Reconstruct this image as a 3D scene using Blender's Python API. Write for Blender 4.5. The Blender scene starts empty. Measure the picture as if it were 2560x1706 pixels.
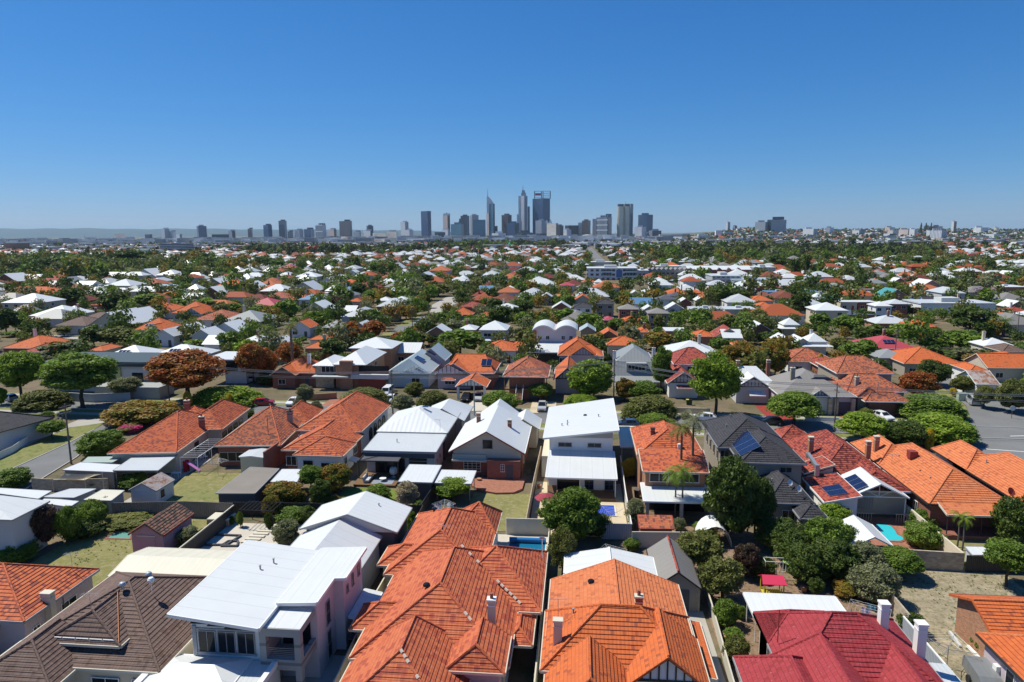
import bpy, math, random
import numpy as np
from mathutils import Vector
R = math.radians
SC = bpy.context.scene
COL = SC.collection
random.seed(11)

# ---------------------------------------------------------------- camera
F_PX, CX, CY, HGT = 1707., 1280., 853., 35.
YAW, PIT, ROLL = R(5.6), R(8.96), R(0.4)
fw = Vector((-math.sin(YAW)*math.cos(PIT), math.cos(YAW)*math.cos(PIT), -math.sin(PIT)))
_rt = Vector((math.cos(YAW), math.sin(YAW), 0)); _up = _rt.cross(fw)
cr = _rt*math.cos(ROLL) - _up*math.sin(ROLL)
cu = _rt*math.sin(ROLL) + _up*math.cos(ROLL)
cam = bpy.data.cameras.new('camera'); camo = bpy.data.objects.new('camera', cam); COL.objects.link(camo)
from mathutils import Matrix
camo.matrix_world = Matrix(((cr.x, cu.x, -fw.x, 0), (cr.y, cu.y, -fw.y, 0), (cr.z, cu.z, -fw.z, HGT), (0, 0, 0, 1)))
cam.lens = 24.0; cam.sensor_width = 36.0; cam.clip_start = 0.5; cam.clip_end = 90000
SC.camera = camo

# ---------------------------------------------------------------- world, sun, exposure
SUN_EL, SUN_AZ = R(58), R(161)          # direction towards the sun, azimuth measured from +X towards +Y
sd = Vector((math.cos(SUN_EL)*math.cos(SUN_AZ), math.cos(SUN_EL)*math.sin(SUN_AZ), math.sin(SUN_EL)))
w = bpy.data.worlds.new('World'); SC.world = w; w.use_nodes = True
nt = w.node_tree; bg = nt.nodes['Background']
sky = nt.nodes.new('ShaderNodeTexSky'); sky.sky_type = 'NISHITA'; sky.sun_disc = False
sky.sun_elevation = SUN_EL; sky.sun_rotation = R(90) - SUN_AZ
sky.altitude = 100; sky.air_density = 1.0; sky.dust_density = 0.0; sky.ozone_density = 6.0
# the sky's own colour, deepened to the clear saturated blue of the day
mu = nt.nodes.new('ShaderNodeMix'); mu.data_type = 'RGBA'; mu.blend_type = 'MULTIPLY'; mu.inputs[0].default_value = 1; mu.inputs[7].default_value = (.1, .1, .1, 1)
sp_ = nt.nodes.new('ShaderNodeSeparateXYZ'); mk = nt.nodes.new('ShaderNodeCombineXYZ')
nt.links.new(sky.outputs[0], mu.inputs[6]); nt.links.new(mu.outputs[2], sp_.inputs[0])
for i_, (e_, k_) in enumerate(((1.47, 4.25), (.92, 4.5), (.75, 6.5))):
    pw = nt.nodes.new('ShaderNodeMath'); pw.operation = 'POWER'; pw.inputs[1].default_value = e_
    ml = nt.nodes.new('ShaderNodeMath'); ml.operation = 'MULTIPLY'; ml.inputs[1].default_value = k_
    nt.links.new(sp_.outputs[i_], pw.inputs[0]); nt.links.new(pw.outputs[0], ml.inputs[0]); nt.links.new(ml.outputs[0], mk.inputs[i_])
nt.links.new(mk.outputs[0], bg.inputs[0]); bg.inputs[1].default_value = 0.10
sl = bpy.data.lights.new('sun', 'SUN'); sl.energy = 3.9; sl.angle = R(0.53); sl.color = (1, 0.965, 0.83)
so = bpy.data.objects.new('sun', sl); COL.objects.link(so); so.rotation_euler = sd.to_track_quat('Z', 'Y').to_euler()
SC.view_settings.view_transform = 'Standard'; SC.view_settings.look = 'None'
SC.view_settings.exposure = 0.50; SC.view_settings.gamma = 1.0; SC.view_settings.use_curve_mapping = False
SC.cycles.max_bounces = 6; SC.cycles.diffuse_bounces = 3; SC.cycles.transparent_max_bounces = 6; SC.cycles.volume_bounces = 0

# ---------------------------------------------------------------- reading the photograph: a pixel and a height give a point on the ground plan
def P(px, py, z=0.0):
    d = fw + cr*((px-CX)/F_PX) - cu*((py-CY)/F_PX)
    t = (z-HGT)/d.z
    return d.x*t, d.y*t
def Zat(px, py, Y):
    d = fw + cr*((px-CX)/F_PX) - cu*((py-CY)/F_PX)
    t = Y/d.y
    return d.x*t, HGT + d.z*t
def proj(x, y, z):
    v = Vector((x, y, z-HGT)); d = v.dot(fw)
    return CX+F_PX*v.dot(cr)/d, CY-F_PX*v.dot(cu)/d, d
TO = {'E1': (1020, 460, 7.353), 'E2': (1330, 460, 7.13)}
for _r, _y in (('A', 1280), ('B', 960), ('C', 640), ('D', 460)):
    for _i in range(4): TO[_r+str(_i+1)] = (_i*640, _y, 3.6766)
def px(t, x, y): o = TO[t]; return o[0]+x/o[2], o[1]+y/o[2]
def q(t, x, y, z=0.0): return P(*px(t, x, y), z)

# ---------------------------------------------------------------- materials
def mat(name, col=(.5, .5, .5), rough=.7, metal=0.0, spec=.35):
    m = bpy.data.materials.new(name); m.use_nodes = True
    b = m.node_tree.nodes['Principled BSDF']
    b.inputs['Base Color'].default_value = (*col, 1); b.inputs['Roughness'].default_value = rough
    b.inputs['Metallic'].default_value = metal; b.inputs['Specular IOR Level'].default_value = spec
    return m
class N:
    def __init__(s, m): s.t = m.node_tree; s.b = s.t.nodes.get('Principled BSDF')
    def n(s, ty, **k):
        o = s.t.nodes.new('ShaderNode'+ty)
        for a, v in k.items(): setattr(o, a, v)
        return o
    def l(s, a, b): s.t.links.new(a, b)
    def val(s, sock, v):
        if hasattr(v, 'links') or hasattr(v, 'is_linked'): s.l(v, sock)
        else: sock.default_value = v
    def m(s, op, a, b=0.0, c=None):
        o = s.n('Math', operation=op); s.val(o.inputs[0], a); s.val(o.inputs[1], b)
        if c is not None: s.val(o.inputs[2], c)
        return o.outputs[0]
    def mix(s, f, a, b, bt='MIX'):
        o = s.n('Mix', data_type='RGBA', blend_type=bt); s.val(o.inputs[0], f)
        for i, v in ((6, a), (7, b)):
            if isinstance(v, tuple): o.inputs[i].default_value = (*v, 1)
            else: s.l(v, o.inputs[i])
        return o.outputs[2]
    def noise(s, sc, vec=None, det=4, rough=.6):
        o = s.n('TexNoise'); o.inputs['Scale'].default_value = sc; o.inputs['Detail'].default_value = det; o.inputs['Roughness'].default_value = rough
        if vec is not None: s.l(vec, o.inputs['Vector'])
        return o.outputs[0]
    def ramp(s, f, stops, interp='LINEAR'):
        o = s.n('ValToRGB'); s.l(f, o.inputs[0]); e = o.color_ramp; e.interpolation = interp
        while len(e.elements) < len(stops): e.elements.new(0.5)
        for el, (p, c) in zip(e.elements, stops): el.position = p; el.color = (*c, 1) if len(c) == 3 else c
        return o.outputs[0]
    def obj(s): return s.n('TexCoord').outputs['Object']
    def uv(s): return s.n('TexCoord').outputs['UV']
    def geo(s): return s.n('NewGeometry').outputs['Position']
    def bump(s, h, st=.5, d=.02):
        o = s.n('Bump'); o.inputs['Strength'].default_value = st; o.inputs['Distance'].default_value = d
        s.l(h, o.inputs['Height']); s.l(o.outputs[0], s.b.inputs['Normal'])
def mul(c, k): return tuple(min(1, v*k) for v in c)

def tile_mat(name, base, dark, light=None, mott=.35, cw=.34, tw=.30, rough=.75, line=.55, speck=0, bumpd=.03):
    """roof tiles: colour varies tile by tile, shadow in the laps between courses is painted as dark lines"""
    m = mat(name, base, rough, spec=.25); g = N(m); light = light or mul(base, 1.2)
    sp = g.n('SeparateXYZ'); g.l(g.uv(), sp.inputs[0])
    u = g.m('DIVIDE', sp.outputs[0], tw); v = g.m('DIVIDE', sp.outputs[1], cw)
    cv = g.n('CombineXYZ'); g.l(g.m('FLOOR', u), cv.inputs[0]); g.l(g.m('FLOOR', v), cv.inputs[1])
    wn = g.n('TexWhiteNoise', noise_dimensions='3D'); g.l(cv.outputs[0], wn.inputs[0])
    c = g.mix(wn.outputs[0], light, base)
    big = g.noise(.22, g.geo(), 5, .65); fine = g.noise(1.4, g.geo(), 4, .7)
    pick = g.m('ADD', wn.outputs[0], g.m('MULTIPLY', g.m('SUBTRACT', big, .5), .55))
    c = g.mix(g.ramp(pick, [(max(0, .93-mott), (0, 0, 0)), (min(1, .96-mott*.7), (1, 1, 1))]), c, dark)
    c = g.mix(g.m('MULTIPLY', g.ramp(fine, [(.35, (0, 0, 0)), (.75, (1, 1, 1))]), .35), c, mul(base, .7))
    if speck: c = g.mix(g.m('MULTIPLY', g.ramp(g.noise(5., g.geo(), 2, .5), [(.66, (0, 0, 0)), (.70, (1, 1, 1))]), speck), c, (.55, .45, .42))
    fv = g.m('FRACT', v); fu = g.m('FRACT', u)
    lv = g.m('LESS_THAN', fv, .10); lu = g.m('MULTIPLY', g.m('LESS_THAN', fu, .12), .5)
    ln = g.m('MULTIPLY', g.m('MAXIMUM', lv, lu), line)  # dark lines paint in the shadow of the gaps between tiles
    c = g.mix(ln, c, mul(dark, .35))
    g.l(c, g.b.inputs['Base Color'])
    h = g.m('ADD', g.m('SUBTRACT', 1.0, fv), g.m('MULTIPLY', g.m('SINE', g.m('MULTIPLY', u, 6.283)), .35))
    g.bump(h, .8, bumpd); return m
def metal_mat(name, base, rough=.45, rib=.76, dirt=.12, rust=None, bumpd=.012, spec=.4):
    m = mat(name, base, rough, spec=spec); g = N(m)
    sp = g.n('SeparateXYZ'); g.l(g.uv(), sp.inputs[0])
    fu = g.m('FRACT', g.m('DIVIDE', sp.outputs[0], rib))
    n1 = g.noise(.35, g.geo(), 5, .7); n2 = g.noise(2.5, g.geo(), 3, .7)
    c = g.mix(g.m('MULTIPLY', g.ramp(n1, [(.4, (0, 0, 0)), (.75, (1, 1, 1))]), dirt), base, mul(base, .55))
    c = g.mix(g.m('MULTIPLY', n2, dirt*.5), c, mul(base, .7))
    c = g.mix(g.m('MULTIPLY', g.m('LESS_THAN', fu, .07), .22), c, mul(base, .5))
    if rust:
        c = g.mix(g.ramp(g.noise(.7, g.geo(), 6, .75), [(.46, (0, 0, 0)), (.56, (1, 1, 1))]), c, rust)
    g.l(c, g.b.inputs['Base Color'])
    g.bump(g.m('SINE', g.m('MULTIPLY', fu, 6.283)), .6, bumpd); return m
def wall_mat(name, base, rough=.85, dirt=.2, boards=0, brick=False, bw=.24, bh=.086, mortar=(.45, .4, .35)):
    m = mat(name, base, rough, spec=.2); g = N(m)
    sp = g.n('SeparateXYZ'); g.l(g.uv(), sp.inputs[0])
    n1 = g.noise(.5, g.geo(), 5, .7)
    c = g.mix(g.m('MULTIPLY', g.ramp(n1, [(.35, (0, 0, 0)), (.8, (1, 1, 1))]), dirt), base, mul(base, .5))
    if boards:
        c = g.mix(g.m('MULTIPLY', g.m('LESS_THAN', g.m('FRACT', g.m('DIVIDE', sp.outputs[1], boards)), .16), .6), c, mul(base, .3))
    if brick:
        row = g.m('FLOOR', g.m('DIVIDE', sp.outputs[1], bh))
        uu = g.m('ADD', g.m('DIVIDE', sp.outputs[0], bw), g.m('MULTIPLY', row, .5))
        cv = g.n('CombineXYZ'); g.l(g.m('FLOOR', uu), cv.inputs[0]); g.l(row, cv.inputs[1])
        wn = g.n('TexWhiteNoise', noise_dimensions='3D'); g.l(cv.outputs[0], wn.inputs[0])
        c = g.mix(wn.outputs[0], c, mul(base, .6))
        c = g.mix(g.m('MULTIPLY', g.m('MAXIMUM', g.m('LESS_THAN', g.m('FRACT', uu), .06), g.m('LESS_THAN', g.m('FRACT', g.m('DIVIDE', sp.outputs[1], bh)), .16)), .6), c, mortar)
    g.l(c, g.b.inputs['Base Color']); return m
def ground_mat(name, a, b, sc=.5, c3=None, rough=.95, fine=6., bd=.05):
    m = mat(name, a, rough, spec=.1); g = N(m); p = g.geo()
    c = g.mix(g.ramp(g.noise(sc, p, 6, .7), [(.35, (0, 0, 0)), (.65, (1, 1, 1))]), a, b)
    if c3: c = g.mix(g.ramp(g.noise(sc*3.1, p, 5, .75), [(.5, (0, 0, 0)), (.62, (1, 1, 1))]), c, c3)
    f = g.noise(fine, p, 3, .8)
    c = g.mix(g.m('MULTIPLY', f, .55), c, mul(a, .45)); g.l(c, g.b.inputs['Base Color']); g.bump(f, .6, bd); return m
def leaf_mat(name, a, b, c3=None, rough=.55, trans=.35):
    a, b, c3 = [(min(1, v[0]*2.35), v[1]*2.05, v[2]*1.6) for v in (a, b, c3 or b)]
    m = mat(name, a, rough, spec=.25); g = N(m)
    gn = g.n('NewGeometry'); oi = g.n('ObjectInfo')
    c = g.mix(gn.outputs['Random Per Island'], a, b)
    n1 = g.noise(.55, gn.outputs['Position'], 3, .6)
    c = g.mix(g.ramp(n1, [(.38, (0, 0, 0)), (.62, (1, 1, 1))]), c, c3 or mul(b, 1.25))
    c = g.mix(g.m('MULTIPLY', oi.outputs['Random'], .45), c, mul(a, .75))
    g.l(c, g.b.inputs['Base Color'])
    tr = g.n('BsdfTranslucent'); g.l(g.mix(.5, c, (1, 1, .3), 'MULTIPLY'), tr.inputs[0])
    ms = g.n('MixShader'); ms.inputs[0].default_value = trans
    g.l(g.b.outputs[0], ms.inputs[1]); g.l(tr.outputs[0], ms.inputs[2]); g.l(ms.outputs[0], g.t.nodes['Material Output'].inputs[0])
    return m
def facade_mat(name, wall, glass, fl=4., bay=4., fh=.55, fwid=.7, rough=.4, gloss=.15):
    """window grid in metres on the face's own UVs"""
    m = mat(name, wall, rough, spec=.8); g = N(m)
    sp = g.n('SeparateXYZ'); g.l(g.uv(), sp.inputs[0])
    a = g.m('LESS_THAN', g.m('FRACT', g.m('DIVIDE', sp.outputs[1], fl)), fh)
    b = g.m('LESS_THAN', g.m('FRACT', g.m('DIVIDE', sp.outputs[0], bay)), fwid)
    k = g.m('MULTIPLY', a, b)
    cv = g.n('CombineXYZ'); g.l(g.m('FLOOR', g.m('DIVIDE', sp.outputs[0], bay)), cv.inputs[0]); g.l(g.m('FLOOR', g.m('DIVIDE', sp.outputs[1], fl)), cv.inputs[1])
    wn = g.n('TexWhiteNoise', noise_dimensions='3D'); g.l(cv.outputs[0], wn.inputs[0])
    gc = g.mix(wn.outputs[0], glass, mul(glass, 1.7))
    g.l(g.mix(k, wall, gc), g.b.inputs['Base Color'])
    g.l(g.m('SUBTRACT', rough, g.m('MULTIPLY', k, rough-gloss)), g.b.inputs['Roughness']); return m

M = {}
# tiled roofs
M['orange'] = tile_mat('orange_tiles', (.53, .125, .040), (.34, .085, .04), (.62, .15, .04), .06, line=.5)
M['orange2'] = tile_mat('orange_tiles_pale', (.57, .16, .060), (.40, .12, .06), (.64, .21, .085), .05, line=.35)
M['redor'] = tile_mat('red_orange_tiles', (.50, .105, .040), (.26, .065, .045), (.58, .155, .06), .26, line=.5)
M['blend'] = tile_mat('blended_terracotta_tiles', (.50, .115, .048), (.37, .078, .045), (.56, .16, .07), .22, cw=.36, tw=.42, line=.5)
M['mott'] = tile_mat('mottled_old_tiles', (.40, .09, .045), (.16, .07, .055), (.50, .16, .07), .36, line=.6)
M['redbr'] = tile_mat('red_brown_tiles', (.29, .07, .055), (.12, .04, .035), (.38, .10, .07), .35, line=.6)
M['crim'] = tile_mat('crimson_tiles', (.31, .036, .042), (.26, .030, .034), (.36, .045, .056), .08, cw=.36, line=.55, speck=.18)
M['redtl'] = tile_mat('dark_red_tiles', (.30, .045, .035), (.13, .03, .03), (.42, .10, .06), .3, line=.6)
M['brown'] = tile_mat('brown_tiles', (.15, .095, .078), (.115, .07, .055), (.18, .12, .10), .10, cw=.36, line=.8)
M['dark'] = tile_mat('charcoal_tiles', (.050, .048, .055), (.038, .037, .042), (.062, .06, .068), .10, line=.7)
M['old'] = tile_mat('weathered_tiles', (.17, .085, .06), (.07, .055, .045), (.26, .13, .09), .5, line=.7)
M['pink'] = metal_mat('pink_red_metal', (.42, .06, .075), .5)
M['white'] = metal_mat('white_metal_roof', (.68, .69, .685), .38, dirt=.10)
M['whitep'] = metal_mat('white_painted_metal', (.64, .65, .65), .42, rib=1.5, dirt=.12)
M['wgrey'] = metal_mat('pale_grey_metal', (.55, .57, .58), .4, rib=.38, dirt=.15)
M['bluegrey'] = metal_mat('blue_grey_metal', (.40, .48, .50), .4, rib=.76, dirt=.12)
M['grey'] = metal_mat('grey_metal', (.27, .28, .28), .45, dirt=.15)
M['taupe'] = metal_mat('taupe_metal', (.25, .23, .21), .5, dirt=.15)
M['dgrey'] = metal_mat('dark_grey_metal', (.10, .10, .115), .45, dirt=.2)
M['blue'] = metal_mat('blue_metal', (.10, .22, .38), .45)
M['teal'] = metal_mat('teal_metal', (.06, .28, .30), .5)
M['yellow'] = metal_mat('yellow_metal', (.60, .38, .06), .5)
M['cream'] = metal_mat('cream_metal', (.66, .62, .50), .5, rib=1.2, dirt=.2)
M['palegreen'] = metal_mat('pale_green_metal', (.36, .44, .38), .5)
M['rusty'] = metal_mat('rusty_corrugated', (.42, .36, .33), .6, rib=.3, dirt=.3, rust=(.26, .11, .05))
M['asb'] = metal_mat('corrugated_grey_sheet', (.24, .21, .18), .8, rib=.3, dirt=.4)
# walls
M['w_white'] = wall_mat('white_render', (.74, .74, .72), dirt=.12)
M['w_cream'] = wall_mat('cream_render', (.62, .55, .42), dirt=.2)
M['w_grey'] = wall_mat('grey_render', (.36, .36, .36), dirt=.2)
M['w_lgrey'] = wall_mat('light_grey_render', (.52, .53, .53), dirt=.15)
M['w_dark'] = wall_mat('dark_render', (.10, .10, .11), dirt=.2)
M['w_brick'] = wall_mat('red_brick', (.30, .085, .05), brick=True, dirt=.25)
M['w_brick2'] = wall_mat('orange_brick', (.46, .21, .11), brick=True, dirt=.25)
M['w_tan'] = wall_mat('tan_block', (.52, .43, .31), brick=True, bw=.4, bh=.2, dirt=.3)
M['w_board'] = wall_mat('cream_weatherboard', (.58, .52, .42), boards=.2)
M['w_boardw'] = wall_mat('white_weatherboard', (.68, .67, .68), boards=.18, dirt=.35)
M['w_pink'] = wall_mat('pink_painted_wall', (.44, .27, .33), dirt=.35)
M['w_mauve'] = wall_mat('mauve_render', (.52, .44, .47), dirt=.15)
M['w_pale'] = wall_mat('pale_warm_render', (.58, .54, .555), dirt=.12)
M['w_blue'] = wall_mat('pale_blue_render', (.42, .50, .54), dirt=.15)
M['w_stone'] = wall_mat('limestone', (.55, .46, .33), brick=True, bw=.5, bh=.3, dirt=.3)
M['w_yell'] = wall_mat('olive_yellow_render', (.42, .42, .20), dirt=.15)
M['w_taupe'] = wall_mat('taupe_render', (.33, .29, .24), dirt=.2)
M['lime'] = wall_mat('limestone_fence_wall', (.58, .54, .45), dirt=.4)
# trims etc
M['trimw'] = mat('white_trim', (.76, .76, .74), .5)
M['trimc'] = mat('cream_trim', (.60, .55, .44), .6)
M['trimd'] = mat('dark_timber_trim', (.045, .035, .03), .6)
M['trimg'] = mat('grey_trim', (.30, .31, .32), .5)
M['trimr'] = mat('red_brown_trim', (.25, .045, .035), .6)
M['glass'] = mat('window_glass', (.014, .018, .023), .12, spec=.25)
M['black'] = mat('black_plastic', (.012, .012, .013), .5)
M['rubber'] = mat('rubber', (.02, .02, .02), .85)
M['steel'] = mat('galvanised_steel', (.48, .49, .50), .35, .6)
M['solar'] = mat('solar_cells', (.012, .018, .055), .12, spec=.7)
M['solarf'] = mat('solar_frame', (.45, .46, .48), .3, .7)
M['wood'] = wall_mat('timber', (.20, .115, .06), boards=.14, dirt=.4)
M['pole'] = wall_mat('weathered_pole_timber', (.17, .145, .12), dirt=.4)
M['fibrof'] = metal_mat('grey_corrugated_fence', (.235, .205, .175), .85, rib=.26, dirt=.5, bumpd=.06)
M['steelf'] = metal_mat('blue_grey_steel_fence', (.36, .40, .46), .5, rib=.22, dirt=.2, bumpd=.05)
M['darkf'] = metal_mat('dark_steel_fence', (.045, .043, .042), .5, rib=.2, dirt=.2, bumpd=.05)
# ground
M['ground'] = ground_mat('sandy_ground', (.24, .18, .12), (.14, .12, .075), .06, (.09, .105, .045))
M['drygrass'] = ground_mat('dry_weeds', (.50, .41, .29), (.24, .20, .13), .9, (.15, .17, .07), fine=7, bd=.12)
M['lawn'] = ground_mat('green_lawn', (.15, .22, .035), (.20, .25, .06), .6, (.24, .24, .09), fine=10, bd=.08)
M['lawny'] = ground_mat('yellow_lawn', (.30, .27, .11), (.19, .20, .065), .5, (.36, .30, .18), fine=9, bd=.08)
M['verge'] = ground_mat('verge_grass', (.22, .24, .08), (.29, .26, .12), .3, (.13, .17, .05), fine=12)
M['sand'] = ground_mat('bare_earth', (.27, .17, .11), (.34, .24, .17), .6, (.14, .11, .06), fine=7, bd=.08)
M['asphalt'] = ground_mat('asphalt', (.19, .19, .192), (.24, .24, .24), .15, fine=20, bd=.005)
M['conc'] = ground_mat('concrete', (.42, .39, .35), (.50, .47, .42), .3, fine=10, bd=.005)
M['concl'] = ground_mat('pale_paving', (.60, .54, .46), (.66, .60, .52), .3, fine=8, bd=.005)
M['cream_pave'] = ground_mat('cream_paving', (.66, .55, .38), (.58, .48, .34), .5, fine=8, bd=.005)
M['redconc'] = ground_mat('red_painted_concrete', (.36, .06, .055), (.28, .05, .045), .5, fine=8, bd=.005)
M['paver'] = wall_mat('brick_paving', (.42, .17, .11), brick=True, bw=.23, bh=.115, dirt=.3, mortar=(.3, .2, .15))
M['green_conc'] = ground_mat('green_painted_concrete', (.13, .32, .26), (.16, .36, .30), .5, fine=8, bd=.005)
M['kerb'] = mat('kerb_concrete', (.45, .43, .40), .9)
M['line'] = mat('white_road_paint', (.75, .75, .73), .7)
M['hillforest'] = ground_mat('hill_forest', (.035, .05, .04), (.05, .06, .045), .001, fine=.05)
M['farground'] = ground_mat('far_ground', (.16, .15, .10), (.10, .12, .05), .004, (.22, .20, .15), fine=.15)
# leaves
L = {}
L['green'] = leaf_mat('leaf_green', (.035, .075, .012), (.075, .13, .02), (.10, .16, .03))
L['bright'] = leaf_mat('leaf_bright_green', (.055, .11, .012), (.10, .17, .02), (.14, .21, .03))
L['dark'] = leaf_mat('leaf_dark_green', (.020, .042, .010), (.040, .070, .015), (.055, .085, .02))
L['olive'] = leaf_mat('leaf_olive', (.045, .066, .018), (.08, .098, .028), (.10, .115, .04))
L['grey'] = leaf_mat('leaf_grey_green', (.06, .085, .05), (.11, .13, .085), (.14, .16, .11))
L['rust'] = leaf_mat('leaf_rust_red', (.15, .045, .018), (.26, .08, .028), (.11, .085, .02))
L['rustol'] = leaf_mat('leaf_rusty_olive', (.12, .085, .02), (.19, .10, .025), (.08, .11, .02))
L['gold'] = leaf_mat('leaf_gold', (.24, .20, .02), (.36, .30, .03), (.28, .26, .04))
L['purp'] = leaf_mat('leaf_dark_purple', (.030, .018, .020), (.055, .030, .030), (.04, .035, .025))
L['mauve'] = leaf_mat('blossom_mauve', (.15, .13, .22), (.08, .10, .06), (.20, .17, .30))
L['magenta'] = leaf_mat('blossom_magenta', (.28, .02, .17), (.36, .04, .22), (.10, .10, .03))
L['silver'] = leaf_mat('twig_silver', (.22, .21, .19), (.32, .30, .28), (.16, .16, .13))
L['farolive'] = leaf_mat('leaf_far_olive', (.022, .030, .011), (.036, .046, .016), (.045, .052, .02))
L['fardark'] = leaf_mat('leaf_far_dark', (.013, .024, .008), (.022, .036, .011), (.03, .045, .014))
M['bark'] = ground_mat('bark', (.075, .058, .045), (.12, .10, .08), 2., fine=10)
M['barkl'] = ground_mat('pale_bark', (.20, .18, .15), (.13, .11, .09), 2., fine=10)

# ---------------------------------------------------------------- mesh builder
def autouv(pts):
    a = pts[0]; n = Vector((0, 0, 0))
    for i in range(1, len(pts)-1): n += (Vector(pts[i])-Vector(a)).cross(Vector(pts[i+1])-Vector(a))
    if n.length < 1e-9: n = Vector((0, 0, 1))
    n.normalize()
    u = Vector((1, 0, 0)) if abs(n.z) > .995 else Vector((0, 0, 1)).cross(n).normalized()
    v = n.cross(u)
    return [(Vector(p).dot(u), Vector(p).dot(v)) for p in pts], n, u, v
class MB:
    def __init__(s): s.v = []; s.f = []; s.uv = []; s.mi = []; s.mats = []
    def mid(s, m):
        if m not in s.mats: s.mats.append(m)
        return s.mats.index(m)
    def poly(s, pts, m=None, uv=None):
        k = len(s.v); s.v += [tuple(p) for p in pts]; s.f.append(tuple(range(k, k+len(pts))))
        s.uv += uv or autouv(pts)[0]; s.mi.append(s.mid(m) if m else 0); return s
    def box(s, x0, x1, y0, y1, z0, z1, m=None, bottom=True):
        a, b, c, d = (x0, y0), (x1, y0), (x1, y1), (x0, y1)
        s.hexa([(*a, z0), (*b, z0), (*c, z0), (*d, z0)], [(*a, z1), (*b, z1), (*c, z1), (*d, z1)], m, bottom); return s
    def hexa(s, lo, hi, m=None, bottom=True):
        n = len(lo)
        for i in range(n):
            j = (i+1) % n; s.poly([lo[i], lo[j], hi[j], hi[i]], m)
        s.poly(hi, m)
        if bottom: s.poly(lo[::-1], m)
        return s
    def bar(s, a, b, r=.05, m=None, sides=4, r2=None):
        a = Vector(a); b = Vector(b); d = (b-a)
        if d.length < 1e-6: return s
        d.normalize(); u = d.orthogonal().normalized()
        if abs(d.z) < .9: u = Vector((0, 0, 1)).cross(d).normalized()
        w_ = d.cross(u); r2 = r if r2 is None else r2; o = math.pi/4 if sides == 4 else 0
        lo = [a+(u*math.cos(o+i*2*math.pi/sides)+w_*math.sin(o+i*2*math.pi/sides))*r for i in range(sides)]
        hi = [b+(u*math.cos(o+i*2*math.pi/sides)+w_*math.sin(o+i*2*math.pi/sides))*r2 for i in range(sides)]
        s.hexa(lo, hi, m); return s
    def tube(s, pts, r, m=None, sides=6, r1=None):
        n = len(pts)
        for i in range(n-1):
            ra = r if r1 is None else r+(r1-r)*i/(n-1); rb = r if r1 is None else r+(r1-r)*(i+1)/(n-1)
            s.bar(pts[i], pts[i+1], ra, m, sides, rb)
        return s
    def lathe(s, prof, cx=0, cy=0, m=None, n=12, sx=1, sy=1):
        for (r0, z0), (r1, z1) in zip(prof[:-1], prof[1:]):
            for i in range(n):
                a = 2*math.pi*i/n; b = 2*math.pi*(i+1)/n
                p = [(cx+r0*math.cos(a)*sx, cy+r0*math.sin(a)*sy, z0), (cx+r0*math.cos(b)*sx, cy+r0*math.sin(b)*sy, z0),
                     (cx+r1*math.cos(b)*sx, cy+r1*math.sin(b)*sy, z1), (cx+r1*math.cos(a)*sx, cy+r1*math.sin(a)*sy, z1)]
                if r0 < 1e-6: p = p[1:] if False else [p[0], p[2], p[3]]
                elif r1 < 1e-6: p = [p[0], p[1], p[2]]
                s.poly(p, m)
        return s
    def build(s, name, m=None, parent=None, loc=(0, 0, 0), smooth=False):
        me = bpy.data.meshes.new(name); me.from_pydata(s.v, [], s.f)
        ul = me.uv_layers.new(name='UVMap'); ul.data.foreach_set('uv', [c for t in s.uv for c in t])
        mm = s.mats if s.mats else [m]
        for x in mm: me.materials.append(x if x is not None else m)
        if len(mm) > 1: me.polygons.foreach_set('material_index', s.mi)
        if smooth: me.polygons.foreach_set('use_smooth', [True]*len(s.f))
        o = bpy.data.objects.new(name, me); COL.objects.link(o); o.location = loc
        if parent: o.parent = parent
        return o
def tag(o, label=None, cat=None, group=None, kind=None):
    if label: o['label'] = label
    if cat: o['category'] = cat
    if group: o['group'] = group
    if kind: o['kind'] = kind
    return o
def thing(name, label, cat, x=0, y=0, rz=0, group=None, z=0):
    o = bpy.data.objects.new(name, None); COL.objects.link(o); o.location = (x, y, z); o.rotation_euler = (0, 0, rz)
    o.empty_display_size = .5
    return tag(o, label, cat, group)
def struct(name, pts, m, z=None, thick=0):
    """a level sheet of ground laid over the base"""
    b = MB(); p3 = [(p[0], p[1], z) for p in pts]
    if thick: b.hexa([(p[0], p[1], z-thick) for p in pts], p3, None, False)
    else: b.poly(p3)
    return tag(b.build(name, m), kind='structure')

# ---------------------------------------------------------------- house kit
def roofgeo(x0, x1, y0, y1, ze, zr, axis='y', e0=None, e1=None):
    if axis == 'x':
        g = roofgeo(y0, y1, -x1, -x0, ze, zr, 'y', e1, e0)   # turn by 90 degrees
        t = lambda p: (-p[1], p[0], p[2])
        return [[t(p) for p in f] for f in g[0]], [(t(a), t(b)) for a, b in g[1]], [([t(p) for p in tri]) for tri in g[2]]
    hw = (x1-x0)/2; xm = (x0+x1)/2; Ln = y1-y0
    e0 = hw if e0 is None else e0; e1 = hw if e1 is None else e1
    if e0+e1 > Ln: k = Ln/(e0+e1); e0 *= k; e1 *= k
    A, B, C, D = (x0, y0, ze), (x1, y0, ze), (x1, y1, ze), (x0, y1, ze)
    R0, R1 = (xm, y0+e0, zr), (xm, y1-e1, zr); same = abs(R0[1]-R1[1]) < .02
    fs = [[D, A, R0] if same else [D, A, R0, R1], [B, C, R1] if same else [B, C, R1, R0]]
    ln = [] if same else [(R0, R1)]; tri = []
    if e0 > .01: fs.append([A, B, R0]); ln += [(A, R0), (B, R0)]
    else: tri.append([A, B, R0])
    if e1 > .01: fs.append([C, D, R1]); ln += [(C, R1), (D, R1)]
    else: tri.append([C, D, R1])
    return fs, ln, tri
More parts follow.
